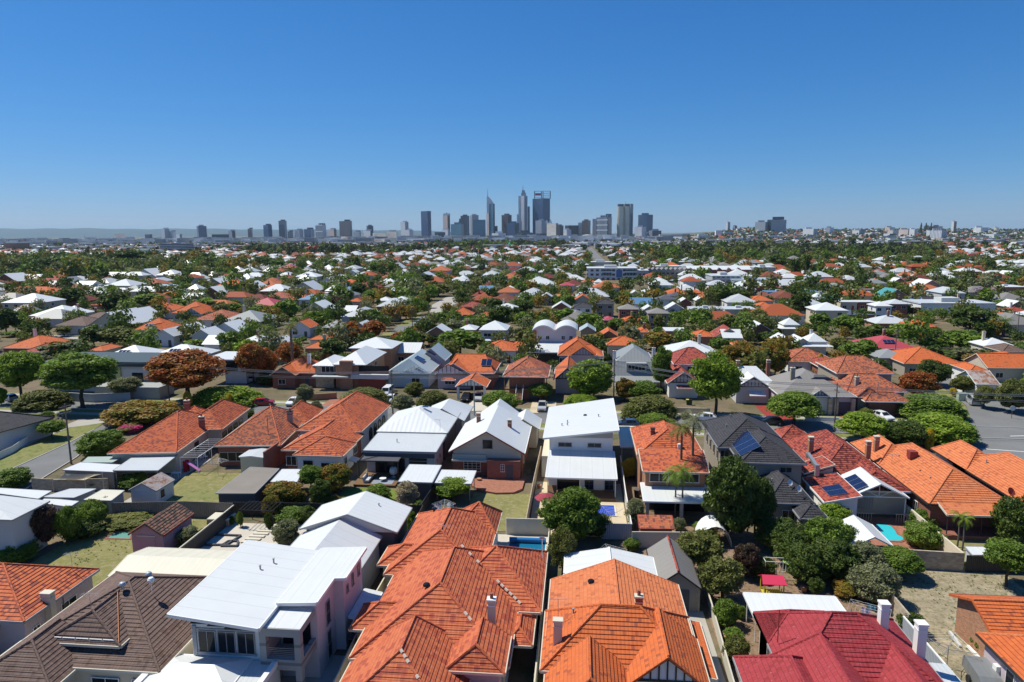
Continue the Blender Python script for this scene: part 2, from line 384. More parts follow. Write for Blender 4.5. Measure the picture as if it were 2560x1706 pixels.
def clip(pts, vs, lo, hi):
    def half(P_, V_, lim, sg):
        o, ov = [], []
        for i in range(len(P_)):
            a, b = P_[i], P_[(i+1) % len(P_)]; va, vb = V_[i], V_[(i+1) % len(P_)]
            ina, inb = sg*(va-lim) >= 0, sg*(vb-lim) >= 0
            if ina: o.append(a); ov.append(va)
            if ina != inb:
                t = (lim-va)/(vb-va); o.append(a+(b-a)*t); ov.append(lim)
        return o, ov
    p, v = half(pts, vs, lo, 1)
    if len(p) > 2: p, v = half(p, v, hi, -1)
    return p, v
def stepped(mb, f, cw=.34, h=.045):
    uv, n, u, v = autouv(f)
    if n.z < 0: n = -n
    pts = [Vector(p) for p in f]; vs = [t[1] for t in uv]; v0 = min(vs); k = 0; top = max(vs)
    c0 = math.floor(v0/cw)
    while c0*cw < top:
        lo, hi = max(c0*cw, v0), (c0+1)*cw
        p, pv = clip(pts, vs, lo, hi)
        if len(p) > 2:
            out = [a+n*(.006+h*(1-(b-lo)/cw)) for a, b in zip(p, pv)]
            mb.poly(out, uv=[(a.dot(u), b) for a, b in zip(p, pv)])
            for i in range(len(p)):
                j = (i+1) % len(p)
                if abs(pv[i]-lo) < 1e-4 and abs(pv[j]-lo) < 1e-4:
                    mb.poly([p[i]-n*.01, p[j]-n*.01, out[j], out[i]], uv=[(0, lo+.005)]*4)
        c0 += 1
def make_roof(parent, geo, rm, gut=None, steps=False, cap=None, th=.13, name='roof', label=None, capr=.11):
    fs, ln, tri = geo
    b = MB()
    for f in fs:
        if steps: stepped(b, f)
        else: b.poly(f)
        b.poly([(p[0], p[1], p[2]-th) for p in f[::-1]])
    o = b.build(name, rm, parent)
    if label: o['label'] = label
    key = lambda p: (round(p[0], 3), round(p[1], 3), round(p[2], 3)); cnt = {}
    for f in fs:
        for i in range(len(f)):
            a, c = f[i], f[(i+1) % len(f)]; k = tuple(sorted((key(a), key(c)))); cnt.setdefault(k, []).append((a, c))
    g = MB(); bg_ = MB()
    for k, e in cnt.items():
        if len(e) == 1:
            a, c = Vector(e[0][0]), Vector(e[0][1]); d = (c-a); nn = Vector((d.y, -d.x, 0))
            if nn.length < 1e-6: continue
            nn.normalize(); top = .05 if steps else .012
            lo = [a+Vector((0, 0, -th-.02)), c+Vector((0, 0, -th-.02)), c+nn*.09+Vector((0, 0, -th-.02)), a+nn*.09+Vector((0, 0, -th-.02))]
            hi = [v_+Vector((0, 0, th+.02+top)) for v_ in lo]; (g if abs(a.z-c.z) < .05 or not steps else bg_).hexa(lo, hi)
    if gut and g.v: g.build('gutter', gut, parent)
    if bg_.v: bg_.build('verge_tiles', rm, parent)
    if cap:
        c = MB()
        for a, d in ln: c.bar(Vector(a)+Vector((0, 0, .03)), Vector(d)+Vector((0, 0, .03)), capr, None, 6)
        if c.v: c.build('ridge_cap', cap, parent)
    return o
def make_walls(parent, x0, x1, y0, y1, z0, z1, wm, tris=(), name='wall'):
    b = MB(); a = [(x0, y0), (x1, y0), (x1, y1), (x0, y1)]
    for i in range(4):
        j = (i+1) % 4; b.poly([(*a[i], z0), (*a[j], z0), (*a[j], z1), (*a[i], z1)])
    for t in tris: b.poly(t)
    return b.build(name, wm, parent)
def window(parent, side, pos, u, z, ww, hh, fm=None, n=2, rows=1, name='window', sub=True, d=.04, glass=None):
    """side F/B/L/R: pos is the wall plane, u the centre along it"""
    fm = fm or M['trimw']; t = .06 if ww > .7 else .045
    def T(a, dd, zz):
        if side == 'F': return (a, pos-dd, zz)
        if side == 'B': return (-a, pos+dd, zz)
        if side == 'L': return (pos-dd, -a, zz)
        return (pos+dd, a, zz)
    if side in 'BL': u = -u
    def bx(b, a0, a1, z0_, z1_, d0, d1):
        lo = [T(a0, d1, z0_), T(a1, d1, z0_), T(a1, d0, z0_), T(a0, d0, z0_)]; hi = [T(a0, d1, z1_), T(a1, d1, z1_), T(a1, d0, z1_), T(a0, d0, z1_)]
        b.hexa(lo, hi)
    f = MB(); a0, a1, z0, z1 = u-ww/2, u+ww/2, z-hh/2, z+hh/2
    bx(f, a0, a0+t, z0, z1, 0, d+.03); bx(f, a1-t, a1, z0, z1, 0, d+.03); bx(f, a0+t, a1-t, z1-t, z1, 0, d+.03); bx(f, a0-.05, a1+.05, z0-.05, z0+.02, 0, d+.07)
    for i in range(1, n):
        c = a0+ww*i/n; bx(f, c-.025, c+.025, z0+.02, z1-t, 0, d+.02)
    for i in range(1, rows):
        c = z0+hh*i/rows; bx(f, a0+t, a1-t, c-.02, c+.02, 0, d+.015)
    p = MB(); p.poly([T(a0+t, d, z0+.02), T(a1-t, d, z0+.02), T(a1-t, d, z1-t), T(a0+t, d, z1-t)])
    o = f.build(name, fm, parent)
    p.build('pane', glass or M['glass'], o)
    return o
def block(parent, x0, x1, y0, y1, ze, zr, rm, wm, axis='y', e0=None, e1=None, ov=.45, z0=0, steps=False, cap=None, gut='trimw', walls=True, th=.13, label=None):
    geo = roofgeo(x0, x1, y0, y1, ze, zr, axis, e0, e1)
    r = make_roof(parent, geo, M[rm], M[gut] if gut else None, steps, M[cap] if cap else None, th, label=label)
    if walls:
        hw = ((x1-x0) if axis == 'y' else (y1-y0))/2; sl = (zr-ze)/hw; zt = ze+ov*sl-th-.01 if True else ze
        if min([e for e in (e0, e1) if e is not None] or [hw]) > hw*1.3: zt = ze-th
        tr = []
        wx0, wx1, wy0, wy1 = x0+ov, x1-ov, y0+ov, y1-ov
        zz = zr-th-.02
        if axis == 'y':
            xm = (x0+x1)/2
            if e0 == 0: tr.append([(wx0, wy0, zt), (wx1, wy0, zt), (xm, wy0, zz)])
            if e1 == 0: tr.append([(wx1, wy1, zt), (wx0, wy1, zt), (xm, wy1, zz)])
        else:
            ym = (y0+y1)/2
            if e0 == 0: tr.append([(wx0, wy1, zt), (wx0, wy0, zt), (wx0, ym, zz)])
            if e1 == 0: tr.append([(wx1, wy0, zt), (wx1, wy1, zt), (wx1, ym, zz)])
        make_walls(parent, wx0, wx1, wy0, wy1, z0, zt, M[wm], tr)
    return r
def skillion(parent, cs, rm, gut='trimw', th=.18, name='roof'):
    """four corners with their own heights, near-left first, counter-clockwise"""
    return make_roof(parent, ([list(cs)], [], []), M[rm], M[gut] if gut else None, th=th, name=name)
def chimney(parent, x, y, z0, z1, wd=.7, dp=.6, m='w_brick', pot=True, band='trimc', potm=None):
    b = MB(); b.box(x-wd/2, x+wd/2, y-dp/2, y+dp/2, z0, z1, None, False)
    o = b.build('chimney', M[m], parent)
    c = MB(); c.box(x-wd/2-.06, x+wd/2+.06, y-dp/2-.06, y+dp/2+.06, z1-.02, z1+.12)
    c.box(x-wd/2-.03, x+wd/2+.03, y-dp/2-.03, y+dp/2+.03, z1-.45, z1-.36)
    c.build('chimney_cap', M[band], o)
    if pot:
        p = MB(); p.lathe([(.14, z1+.12), (.12, z1+.5), (.15, z1+.55), (.001, z1+.56)], x, y, n=10); p.build('chimney_pot', potm or M['w_brick'], o)
    return o
def solar_panel(parent, c, ux, uy, cols, rows, pw=1.0, ph=1.6, h=.12, name='solar_panel'):
    """c = lower-left corner on the roof, ux along the eave, uy up the slope"""
    c = Vector(c); ux = Vector(ux).normalized(); uy = Vector(uy).normalized(); n = ux.cross(uy)
    if n.z < 0: n = -n
    f = MB(); g = MB()
    for i in range(cols):
        for j in range(rows):
            a = c+ux*(i*(pw+.03))+uy*(j*(ph+.03))+n*h
            P4 = [a, a+ux*pw, a+ux*pw+uy*ph, a+uy*ph]
            f.hexa([p-n*.04 for p in P4], P4, M['solarf']); t = .03
            Q = [a+ux*t+uy*t, a+ux*(pw-t)+uy*t, a+ux*(pw-t)+uy*(ph-t), a+ux*t+uy*(ph-t)]
            g.poly([p+n*.004 for p in Q])
    W = cols*(pw+.03); H_ = rows*(ph+.03)
    for s in (.15, .85):
        for t in (.1, .9):
            b0 = c+ux*W*t+uy*H_*s; f.bar(b0-n*.05, b0+n*h, .03, M['solarf'])
    o = f.build(name, M['solarf'], parent); g.build('cells', M['solar'], o); return o
def vent(parent, x, y, z, kind='pipe'):
    b = MB()
    if kind == 'whirly': b.lathe([(.13, z-.1), (.13, z+.12), (.26, z+.2), (.29, z+.36), (.20, z+.5), (.001, z+.54)], x, y, n=12); m = M['steel']; nm = 'roof_vent'
    elif kind == 'tube': b.lathe([(.30, z-.05), (.30, z+.06), (.24, z+.13), (.12, z+.18), (.001, z+.19)], x, y, n=14); m = M['glass']; nm = 'skylight'
    else: b.lathe([(.07, z-.1), (.07, z+.3), (.11, z+.31), (.11, z+.38), (.001, z+.4)], x, y, n=8); m = M['trimg']; nm = 'vent_pipe'
    return b.build(nm, m, parent)
def aerial(parent, x, y, z, h=2.6, m=None):
    b = MB(); b.bar((x, y, z-.2), (x, y, z+h), .025); b.bar((x-.7, y, z+h-.1), (x+.7, y+.2, z+h-.1), .018)
    for k in range(6):
        xx = x-.6+k*.24; b.bar((xx, y-.28, z+h-.1), (xx, y+.32, z+h-.1), .012)
    b.bar((x, y, z+h*.5), (x+.5, y+.3, z-.1), .01)
    return b.build('aerial', m or M['steel'], parent)
def dish(parent, x, y, z, m=None, r=.35, az=-1.2):
    b = MB(); b.bar((x, y, z-.3), (x, y, z+.35), .025); b.bar((x, y, z-.1), (x-.3, y, z-.2), .02)
    c = Vector((x, y, z+.4)); d = Vector((math.cos(az), math.sin(az), .55)).normalized(); u = Vector((0, 0, 1)).cross(d).normalized(); v = d.cross(u)
    rings = [(0, 0), (.5, .03), (1, .1)]
    for (r0, d0), (r1, d1) in zip(rings[:-1], rings[1:]):
        for i in range(14):
            a, e = 2*math.pi*i/14, 2*math.pi*(i+1)/14
            pt = lambda rr, dd, an: c+u*(rr*r*math.cos(an))+v*(rr*r*1.1*math.sin(an))+d*dd
            p = [pt(r0, d0, a), pt(r1, d1, a), pt(r1, d1, e), pt(r0, d0, e)]
            b.poly(p if r0 else p[:3] if False else [p[0], p[1], p[2]])
    b.bar(c-v*.3, c+d*.35, .012)
    return b.build('satellite_dish', m or M['wgrey'], parent)
def gable_trim(parent, x0, x1, y, ze, zr, m='trimd', n=7, base=True, fill=None):
    """timber strips on a gable facing the street"""
    b = MB(); xm = (x0+x1)/2
    if fill:
        f = MB(); f.poly([(x0, y, ze), (x1, y, ze), (xm, y, zr)]); f.build('gable_panel', M[fill], parent)
    y -= .03
    b.box(x0, x1, y-.05, y, ze-.09, ze+.09)
    for i in range(1, n):
        x = x0+(x1-x0)*i/n; h = (zr-ze)*(1-abs(x-xm)/((x1-x0)/2))
        if h > .25: b.box(x-.055, x+.055, y-.04, y, ze+.09, ze+h)
    for sx in (x0, x1):
        b.bar((sx, y-.08, ze-.05), (xm, y-.08, zr+.05), .10)
    return b.build('gable_trim', M[m], parent)
def downpipe(parent, x, y, z0, z1, m='trimw'):
    b = MB(); b.bar((x, y, z0), (x, y, z1), .045); return b.build('downpipe', M[m], parent)
def door(parent, side, pos, u, ww=.95, hh=2.1, z0=0, m='w_dark', handle=True):
    def T(a, dd, zz):
        if side == 'F': return (a, pos-dd, zz)
        if side == 'R': return (pos+dd, a, zz)
        return (pos-dd, a, zz)
    b = MB(); P4 = [T(u-ww/2, .05, z0), T(u+ww/2, .05, z0), T(u+ww/2, 0, z0), T(u-ww/2, 0, z0)]
    if side == 'L': P4 = [P4[1], P4[0], P4[3], P4[2]]
    b.hexa(P4, [(p[0], p[1], z0+hh) for p in P4]); o = b.build('door', M[m], parent)
    return o
def arch_window(parent, y, x, z, w_, h, m='glass'):
    """arched opening in a right-hand wall at plane x"""
    b = MB(); pts = [(x+.03, y-w_/2, z), (x+.03, y+w_/2, z)]
    for i in range(9):
        a = math.pi*i/8; pts.append((x+.03, y+w_/2*math.cos(a), z+h+w_/2*math.sin(a)))
    b.poly(pts); f = b.build('arched_window', M[m], parent)
    c = MB(); rim = [(x+.05, p[1], p[2]) for p in pts]
    for i in range(1, len(rim)): c.bar(rim[i], rim[(i+1) % len(rim)], .05)
    c.build('frame', M['trimd'], f); return f

# ---------------------------------------------------------------- trees
def rnd_dirs(n, rs):
    v = rs.normal(size=(n, 3)); return v/np.linalg.norm(v, axis=1, keepdims=True)
def leaf_mesh(name, C, Nrm, size, rs, asp=1.5):
    n = len(C)
    a = Nrm + rs.normal(size=(n, 3))*.75; a /= np.linalg.norm(a, axis=1, keepdims=True)
    t = np.cross(a, rs.normal(size=(n, 3))); t /= np.linalg.norm(t, axis=1, keepdims=True); b = np.cross(a, t)
    s = (size*(.6+.8*rs.random(n)))[:, None]
    V = np.stack([C-t*s*asp*.5, C+b*s*.5, C+t*s*asp*.5, C-b*s*.5], 1).reshape(-1, 3)
    me = bpy.data.meshes.new(name); me.vertices.add(4*n); me.loops.add(4*n); me.polygons.add(n)
    me.vertices.foreach_set('co', V.ravel()); me.loops.foreach_set('vertex_index', np.arange(4*n))
    me.polygons.foreach_set('loop_start', np.arange(0, 4*n, 4)); me.polygons.foreach_set('loop_total', np.full(n, 4))
    me.update(calc_edges=True); me.materials.append(L['green']); return me
def crown(kind, nc, nl, size, seed):
    """unit crown, radius .5, height 0..1; clumps of leaves through its volume"""
    rs = np.random.default_rng(seed)
    d = rnd_dirs(nc, rs)
    if kind == 'flat':
        d[:, 2] = np.abs(d[:, 2])*.95-.12; r = .36+.07*rs.random(nc); cc = d*r[:, None]; cc[:, 2] = np.clip(cc[:, 2]*2.0+.12, .06, .92); cr_ = .12+.05*rs.random(nc)
    elif kind == 'airy':
        r = .5*rs.random(nc)**.5*.8; cc = d*r[:, None]; cc[:, 2] = cc[:, 2]*1.15+.52; cr_ = .09+.07*rs.random(nc)
    elif kind == 'cone':
        z = rs.random(nc)**1.2; a = rs.random(nc)*6.283; rr = (.40*(1-z)**.7+.04)*np.sqrt(rs.random(nc)*.6+.4); cc = np.stack([rr*np.cos(a), rr*np.sin(a), z*.93+.03], 1); cr_ = .07+.09*(1-z)
    elif kind == 'column':
        z = rs.random(nc); a = rs.random(nc)*6.283; rr = .36*np.sqrt(np.clip(1-(2*z-.9)**4, .05, 1)); cc = np.stack([rr*np.cos(a), rr*np.sin(a), z*.9+.04], 1); cr_ = .12+.05*rs.random(nc)
    else:
        r = .24+.17*rs.random(nc); cc = d*r[:, None]; cc[:, 2] = cc[:, 2]*1.05+.5; cr_ = (.12+.08*rs.random(nc))*(.82 if nc > 100 else 1)
    # lopsided: two or three big lobes push out, bites are taken
    for k in range(3):
        ax = rnd_dirs(1, rs)[0]; f = (cc-[0, 0, .5])@ax; cc += np.outer(np.clip(f, 0, 1)**2*rs.uniform(-.5, .7)*(0 if kind in ('cone', 'column') else 1 if kind != 'flat' else .3), ax)
    C, Nn = [], []
    for i in range(nc):
        dd = rnd_dirs(nl, rs); rr = cr_[i]*(.45+.6*rs.random(nl)**.5)
        dd2 = dd.copy(); sq = .7
        pt = cc[i]+dd*rr[:, None]*[1, 1, sq]; C.append(pt); Nn.append(dd2+[0, 0, .35])
    C = np.concatenate(C); Nn = np.concatenate(Nn); C[:, 2] = np.clip(C[:, 2], 0.0, 1.1)
    return leaf_mesh('crown_'+kind, C, Nn/np.linalg.norm(Nn, axis=1, keepdims=True), size, rs)
CR = {}
for k_, a_, b_ in (('round', 60, 75), ('flat', 70, 70), ('airy', 62, 50), ('cone', 60, 50), ('column', 60, 60)):
    CR[k_] = [crown(k_, int(a_*2.6), int(b_*1.9), .033, 7*i+len(k_)) for i in range(3 if k_ in ('round', 'airy') else 2)]
    CR[k_+'_s'] = [crown(k_, int(a_*.8), int(b_*.5), .085, 50+7*i+len(k_)) for i in range(3)]
def trunk_mesh(seed, limbs=5, spread=.30):
    r = random.Random(seed); b = MB()
    pts = [(0, 0, -.02), (r.uniform(-.02, .02), r.uniform(-.02, .02), .22), (r.uniform(-.04, .04), r.uniform(-.04, .04), .42)]
    b.tube(pts, .040, None, 7, .028)
    for k in range(limbs):
        a = 6.283*k/limbs+r.uniform(-.4, .4); s = spread*r.uniform(.6, 1.1)
        m_ = (pts[-1][0]+math.cos(a)*s*.45, pts[-1][1]+math.sin(a)*s*.45, .58+r.uniform(-.04, .05))
        e = (math.cos(a)*s, math.sin(a)*s, .80+r.uniform(-.06, .08)); b.tube([pts[-1], m_, e], .020, None, 5, .006)
    return b.build('trunk', M['bark'])
TR = []
for i in range(3):
    t_ = trunk_mesh(i); TR.append(t_.data); bpy.data.objects.remove(t_)
def tree(x, y, wd, h, c0=.3, kind='round', col='green', label='', cat='tree', group=None, name=None, det=True, depth=None, hasbark=True, rs=None, z=0):
    """wd crown width, h full height, c0 share of the height that is clear below the crown"""
    rs = rs or random
    t = thing(name or {'cone': 'conifer', 'column': 'conifer', 'flat': 'clipped_tree'}.get(kind, 'tree'), label, cat, x, y, rs.uniform(0, 6.28), group, z)
    me = rs.choice(CR[kind] if det else CR[kind+'_s'])
    c = bpy.data.objects.new('crown', me); COL.objects.link(c); c.parent = t; c.location = (0, 0, h*c0)
    c.scale = (wd, depth or wd*rs.uniform(.88, 1.08), h*(1-c0)*1.0)
    c.material_slots[0].link = 'OBJECT'; c.material_slots[0].material = L[col]
    if hasbark and c0 > .08:
        k = bpy.data.objects.new('trunk', rs.choice(TR)); COL.objects.link(k); k.parent = t; k.scale = (wd*.8, wd*.8, h*1.0)
    return t
def bush(x, y, wd, h, col='green', label='', cat='shrub', group=None, name='shrub', kind='round', det=True, depth=None, z=0):
    t = tree(x, y, wd, h*1.06, 0.0, kind, col, label, cat, group, name, det, depth, False, z=z)
    k = MB()
    for i in range(4):
        a = 1.57*i+.3; k.tube([(0, 0, -.02), (math.cos(a)*wd*.12, math.sin(a)*wd*.12, h*.3), (math.cos(a)*wd*.25, math.sin(a)*wd*.25, h*.65)], .035, None, 4, .012)
    k.build('stem', M['bark'], t); return t
def palm(x, y, h, fr=2.0, nf=26, label='', col='green', tr=.16, thick=False, name='palm_tree', group=None, droop=1.0):
    t = thing(name, label, 'palm tree', x, y, 0, group); r = random.Random(int(x*10+y))
    b = MB(); pts = [(0, 0, -.05), (.05, 0, h*.35), (.02, .06, h*.7), (0, 0, h)]
    b.tube(pts, tr*1.25, None, 8, tr*.8); b.build('trunk', M['barkl'], t)
    f = MB()
    for i in range(nf):
        az = 6.283*i/nf*1.618*3; el = r.uniform(-.35, 1.25); L0 = fr*r.uniform(.85, 1.1)
        dx, dy = math.cos(az), math.sin(az); prev = Vector((0, 0, h)); e = el
        side = Vector((-dy, dx, 0)); n_ = 7; seg = L0/n_; pt = [prev]
        for s in range(n_):
            prev = prev+Vector((dx*math.cos(e), dy*math.cos(e), math.sin(e)))*seg; e -= .27*droop; pt.append(prev)
        for s in range(n_):
            a, c = pt[s], pt[s+1]; wl = fr*.20*(math.sin(math.pi*(s+.7)/(n_+.6)))
            for u_ in (0, .5):
                p = a.lerp(c, u_); p2 = a.lerp(c, u_+.30)
                for sg in (1, -1):
                    tip = p.lerp(p2, .5)+side*sg*wl+Vector((dx, dy, 0))*wl*.45-Vector((0, 0, wl*.45)); f.poly([p, p2, tip])
        f.tube(pt, .02, None, 3, .008)
    f.build('fronds', L[col], t); return t

# ================================================================ GROUND, ROADS
g = MB()
for r0, r1 in ((0, 0),):
    g.poly([(-70000, -3000, 0), (70000, -3000, 0), (70000, 60000, 0), (-70000, 60000, 0)])
tag(g.build('ground', M['ground'], loc=(0, 0, -.06)), kind='structure')
def sty(x): return 126.3-.045*x           # centre line of the cross street
def quadstrip(name, x0, x1, off0, off1, m, z, n=1, thick=0): return struct(name, [(x0, sty(x0)+off0), (x1, sty(x1)+off0), (x1, sty(x1)+off1), (x0, sty(x0)+off1)], m, z, thick)
quadstrip('verge', -240, 240, -8.6, 8.2, M['verge'], -.03)
quadstrip('road', -240, 240, -3.6, 3.6, M['asphalt'], .0)
for o in (-3.75, 3.6): quadstrip('kerb', -240, 240, o, o+.15, M['kerb'], .09, thick=.12)
for o in (-7.6, 5.6): quadstrip('footpath', -240, 60 if o < 0 else 64, o, o+1.5, M['conc'], -.018)
# side street on the left
lr = [(-74.5, 70), (-77.5, 86.8), (-79.8, 97.8), (-83.2, 108), (-84, 124)]
ll = [(-90, 124), (-88.2, 113), (-86.9, 105.3), (-85.8, 89.8), (-84, 70)]
struct('road', lr+ll, M['asphalt'], .006)
struct('verge', [(-84, 70), (-85.8, 89.8), (-86.9, 105.3), (-88.2, 113), (-89.5, 117), (-93.6, 115), (-93.3, 104.9), (-92.6, 97.4), (-91, 70)], M['verge'], -.02)
struct('footpath', [(-91, 70), (-92.6, 97.4), (-93.3, 104.9), (-93.8, 114.2), (-89.4, 117.6), (-90, 121), (-96, 119), (-95.2, 104.9), (-94.4, 97.4), (-93, 70)], M['conc'], -.012)
def kerbline(pts, w_=.15, z=.09):
    for a, b in zip(pts[:-1], pts[1:]):
        d = (Vector((*b, 0))-Vector((*a, 0))).normalized(); n = Vector((-d.y, d.x, 0))*w_
        struct('kerb', [a, b, (b[0]+n.x, b[1]+n.y), (a[0]+n.x, a[1]+n.y)], M['kerb'], z, .12)
kerbline(lr[:-1]); kerbline(ll[1:])
# side street on the right, with the junction
sr = [q('B4', 1520, 540), q('B4', 1890, 480), q('B4', 1750, 200), q('B4', 1560, 100), q('C4', 1540, 1200), q('C4', 1500, 1180)]
jr = [(60, 118.6), (66.5, 119.8), (73, 131), (78.2, 142.5), (82, 158), (84, 172), (92, 172), (91, 158), (89.5, 142.5), (86, 128), (90, 124), (100, 121), (100, 104), (86, 107), (70, 104), (62, 112)]
struct('road', jr, M['asphalt'], .010)
struct('verge', [(90, 172), (91.2, 158), (89.7, 142.5), (86.4, 128.6), (100, 124), (108, 172)], ground_mat('dry_verge', (.27, .22, .13), (.22, .21, .09), .2, (.30, .23, .15), fine=10), -.01)
struct('verge', [(73, 131), (78, 142.5), (81.8, 158), (83.8, 172), (78, 172), (76, 158), (72, 142), (67, 131.5)], M['verge'], -.01)
for pts in ([(74, 120.9), (78.5, 121.6)], [(65.1, 113.3), (72, 112.0), (80, 110.6)]):
    for a, b in zip(pts[:-1], pts[1:]): struct('road_marking', [a, b, (b[0], b[1]+.22), (a[0], a[1]+.22)], M['line'], .016)
# yards, front to back
def yard(name, x0, x1, y0, y1, m, z=-.02): return struct(name, [(x0, y0), (x1, y0), (x1, y1), (x0, y1)], m, z)
yard('driveway', 9.3, 11.8, 38, 60.5, M['conc'], .0)
yard('yard', 12.2, 29.2, 38, 78, M['sand'])
yard('vacant_lot', 28.9, 44, 42, 71, M['drygrass'], -.015)
yard('lawn', 40.3, 60, 70.6, 79.2, M['lawny'], -.01)
yard('lawn', -59, -42.5, 50, 78, M['lawny'], -.012)
yard('lawn', -19.2, -17.9, 48, 62, M['lawn'], -.008)
yard('paving', -46, -17.9, 38, 51, M['conc'], -.015)
yard('lawn', -14, -6.1, 76.2, 88.2, M['lawny'], -.01)
yard('paving', -5.7, 6.1, 75.6, 93, M['cream_pave'], -.012)
yard('lawn', -32, -24, 79.5, 88.6, M['lawn'], -.01)
yard('lawn', *[v for v in (-57.5, -45.5)], 80.2, 93, M['lawny'], -.011)
yard('footpath', -60.2, -57.6, 80, 99, M['conc'], -.004)
yard('paving', -17.5, -3.2, 66, 75.4, M['concl'], -.013)
yard('paving', 5.9, 18, 62, 80, M['sand'], -.014)
yard('paving', 29.6, 40, 71.3, 84, M['paver'], -.010)
yard('paving', -42.5, -28, 64, 76, M['concl'], -.02)
for x0, x1, y0, m in ((-53, -46.5, 128.5, 'paver'), (-46, -38, 130, 'concl'), (-22.5, -15.5, 129, 'concl'), (-9.5, -4.4, 128.5, 'cream_pave'), (36, 41, 126, 'redconc'), (50, 56, 125.5, 'redconc'), (15, 18.5, 127, 'concl')):
    yard('driveway', x0, x1, y0, 140, M[m], -.005)
struct('lawn', [q('B1', 1660, 980), q('B1', 2300, 970), q('B1', 2280, 1060), q('B1', 1640, 1070)], M['verge'], -.009)
struct('path', [q('A1', 1105, 470), q('A1', 1190, 390), q('A1', 1290, 420), q('A1', 1200, 540), q('A1', 920, 690), q('A1', 900, 660), q('A1', 1130, 520)], M['redconc'], .0)

# ================================================================ FRONT ROW HOUSES
T1 = 'A1'
# F1
h = thing('house', 'low house with mottled orange-red tiles and grey side wall at the lower left edge', 'house', -51, 53)
o_ = (-51, 53)
def off(b): return b
def lx(*a): return a
def B_(par, x0, x1, y0, y1, *a, **k):
    ox, oy = par.location.x, par.location.y
    return block(par, x0-ox, x1-ox, y0-oy, y1-oy, *a, **k)
def W_(par, side, pos, u, *a, **k):
    ox, oy = par.location.x, par.location.y
    if side in 'FB': pos -= oy; u -= ox
    else: pos -= ox; u -= oy
    return window(par, side, pos, u, *a, **k)
def L_(par, x, y): return x-par.location.x, y-par.location.y
B_(h, -58, -45.6, 48.2, 57.2, 3.4, 6.0, 'redor', 'w_mauve', 'x', 5.6, 5.6, steps=True, cap='redor', gut='trimg')
B_(h, -56, -48.3, 44.6, 49, 2.7, 3.6, 'asb', 'w_lgrey', 'y', 0, 0, gut='trimg')
W_(h, 'R', -46.05, 53.6, 1.7, 1.9, 1.3, n=2); W_(h, 'R', -46.05, 49.8, 1.5, .8, 1.2)
W_(h, 'F', 48.65, -50, 1.7, 1.2, 1.3)
chimney(h, *L_(h, -45.9, 51.2), 0, 4.3, .9, .6, 'w_cream', False)
aerial(h, *L_(h, -47, 55.6), 4.2, 1.6); downpipe(h, *L_(h, -45.95, 52.9), 0, 3.2, 'w_dark')
# F2
h = thing('house', 'brown tiled house with layered front gables beside the white two-storey house', 'house', -37, 50)
B_(h, -43.7, -30.4, 43.0, 57.0, 3.3, 6.6, 'brown', 'w_cream', steps=True, cap='brown', gut='trimc')
B_(h, -40.6, -34.2, 44.2, 49, 4.4, 6.2, 'brown', 'w_taupe', 'y', 1.6, 0, steps=True, cap='brown', gut='trimc')
B_(h, -43.9, -37.0, 40.6, 46, 3.2, 5.2, 'brown', 'w_cream', 'y', 2.6, 0, steps=True, cap='brown', gut='trimc')
b = MB(); b.bar((-34.3+37, 44.2-50, 4.55), (-37.4+37, 48.7-50, 6.3), .04); b.build('valley_flashing', mat('copper_orange_flashing', (.42, .15, .05), .6), h)
for k in range(5): W_(h, 'F', 44.45, -39.6+k*1.1, 4.55, 1.0, .45, n=1)
vent(h, *L_(h, -36.4, 51.3), 6.1, 'whirly'); vent(h, *L_(h, -37.0, 48.8), 6.5, 'whirly')
b = MB(); b.bar((0, 0, -.3), (0, 0, .9), .04); b.lathe([(.001, .6), (.19, .66), (.28, .82), (.28, .92), (.19, 1.08), (.001, 1.14)], 0, 0, n=14)
o = b.build('white_vent_ball', M['trimw'], h, (2.1, -.6, 6.1), True)
aerial(h, *L_(h, -38.2, 46.6), 5.6, 1.6)
W_(h, 'F', 43.35, -35, 1.7, 2.2, 1.4, n=2); W_(h, 'F', 43.35, -32.2, 1.7, 1.4, 1.4, n=2); W_(h, 'F', 41.0, -40.4, 1.8, 3.2, 1.2, n=5)
W_(h, 'L', -43.3, 50, 1.8, 1.4, 1.2)
h.location.z = 0
# rear sheds of F2
h = thing('shed', 'long low shed with cream metal roof behind the brown tiled house', 'shed', -37, 59)
B_(h, -44.8, -30.4, 57.3, 63.4, 2.7, 3.35, 'cream', 'w_cream', 'x', 0, 0, ov=.15, gut='trimc'); vent(h, *L_(h, -34.5, 63), 2.9)
# F3 -------------------------------------------------------------- white modern two storey
h = thing('house', 'white two-storey modern house with sloping white roofs and grey panelled balcony', 'house', -24, 50)
def S_(par, cs, *a, **k):
    ox, oy = par.location.x, par.location.y
    return skillion(par, [(c[0]-ox, c[1]-oy, c[2]) for c in cs], *a, **k)
def WL_(par, x0, x1, y0, y1, z0, z1, m, zr=None, name='wall'):
    ox, oy = par.location.x, par.location.y; b = MB()
    z = [z1, z1 if zr is None else zr]
    c = [(x0-ox, y0-oy, z[0]), (x1-ox, y0-oy, z[1]), (x1-ox, y1-oy, z[1]), (x0-ox, y1-oy, z[0])]
    for i in range(4):
        a, d = c[i], c[(i+1) % 4]; b.poly([(a[0], a[1], z0), (d[0], d[1], z0), d, a])
    return b.build(name, M[m], par)
S_(h, [(-30.3, 44.4, 7.15), (-23.3, 44.4, 6.35), (-23.3, 56.8, 6.35), (-30.3, 56.8, 7.15)], 'whitep', th=.22)
WL_(h, -29.3, -23.6, 45.6, 56.2, 0, 6.8, 'w_white', 6.15)
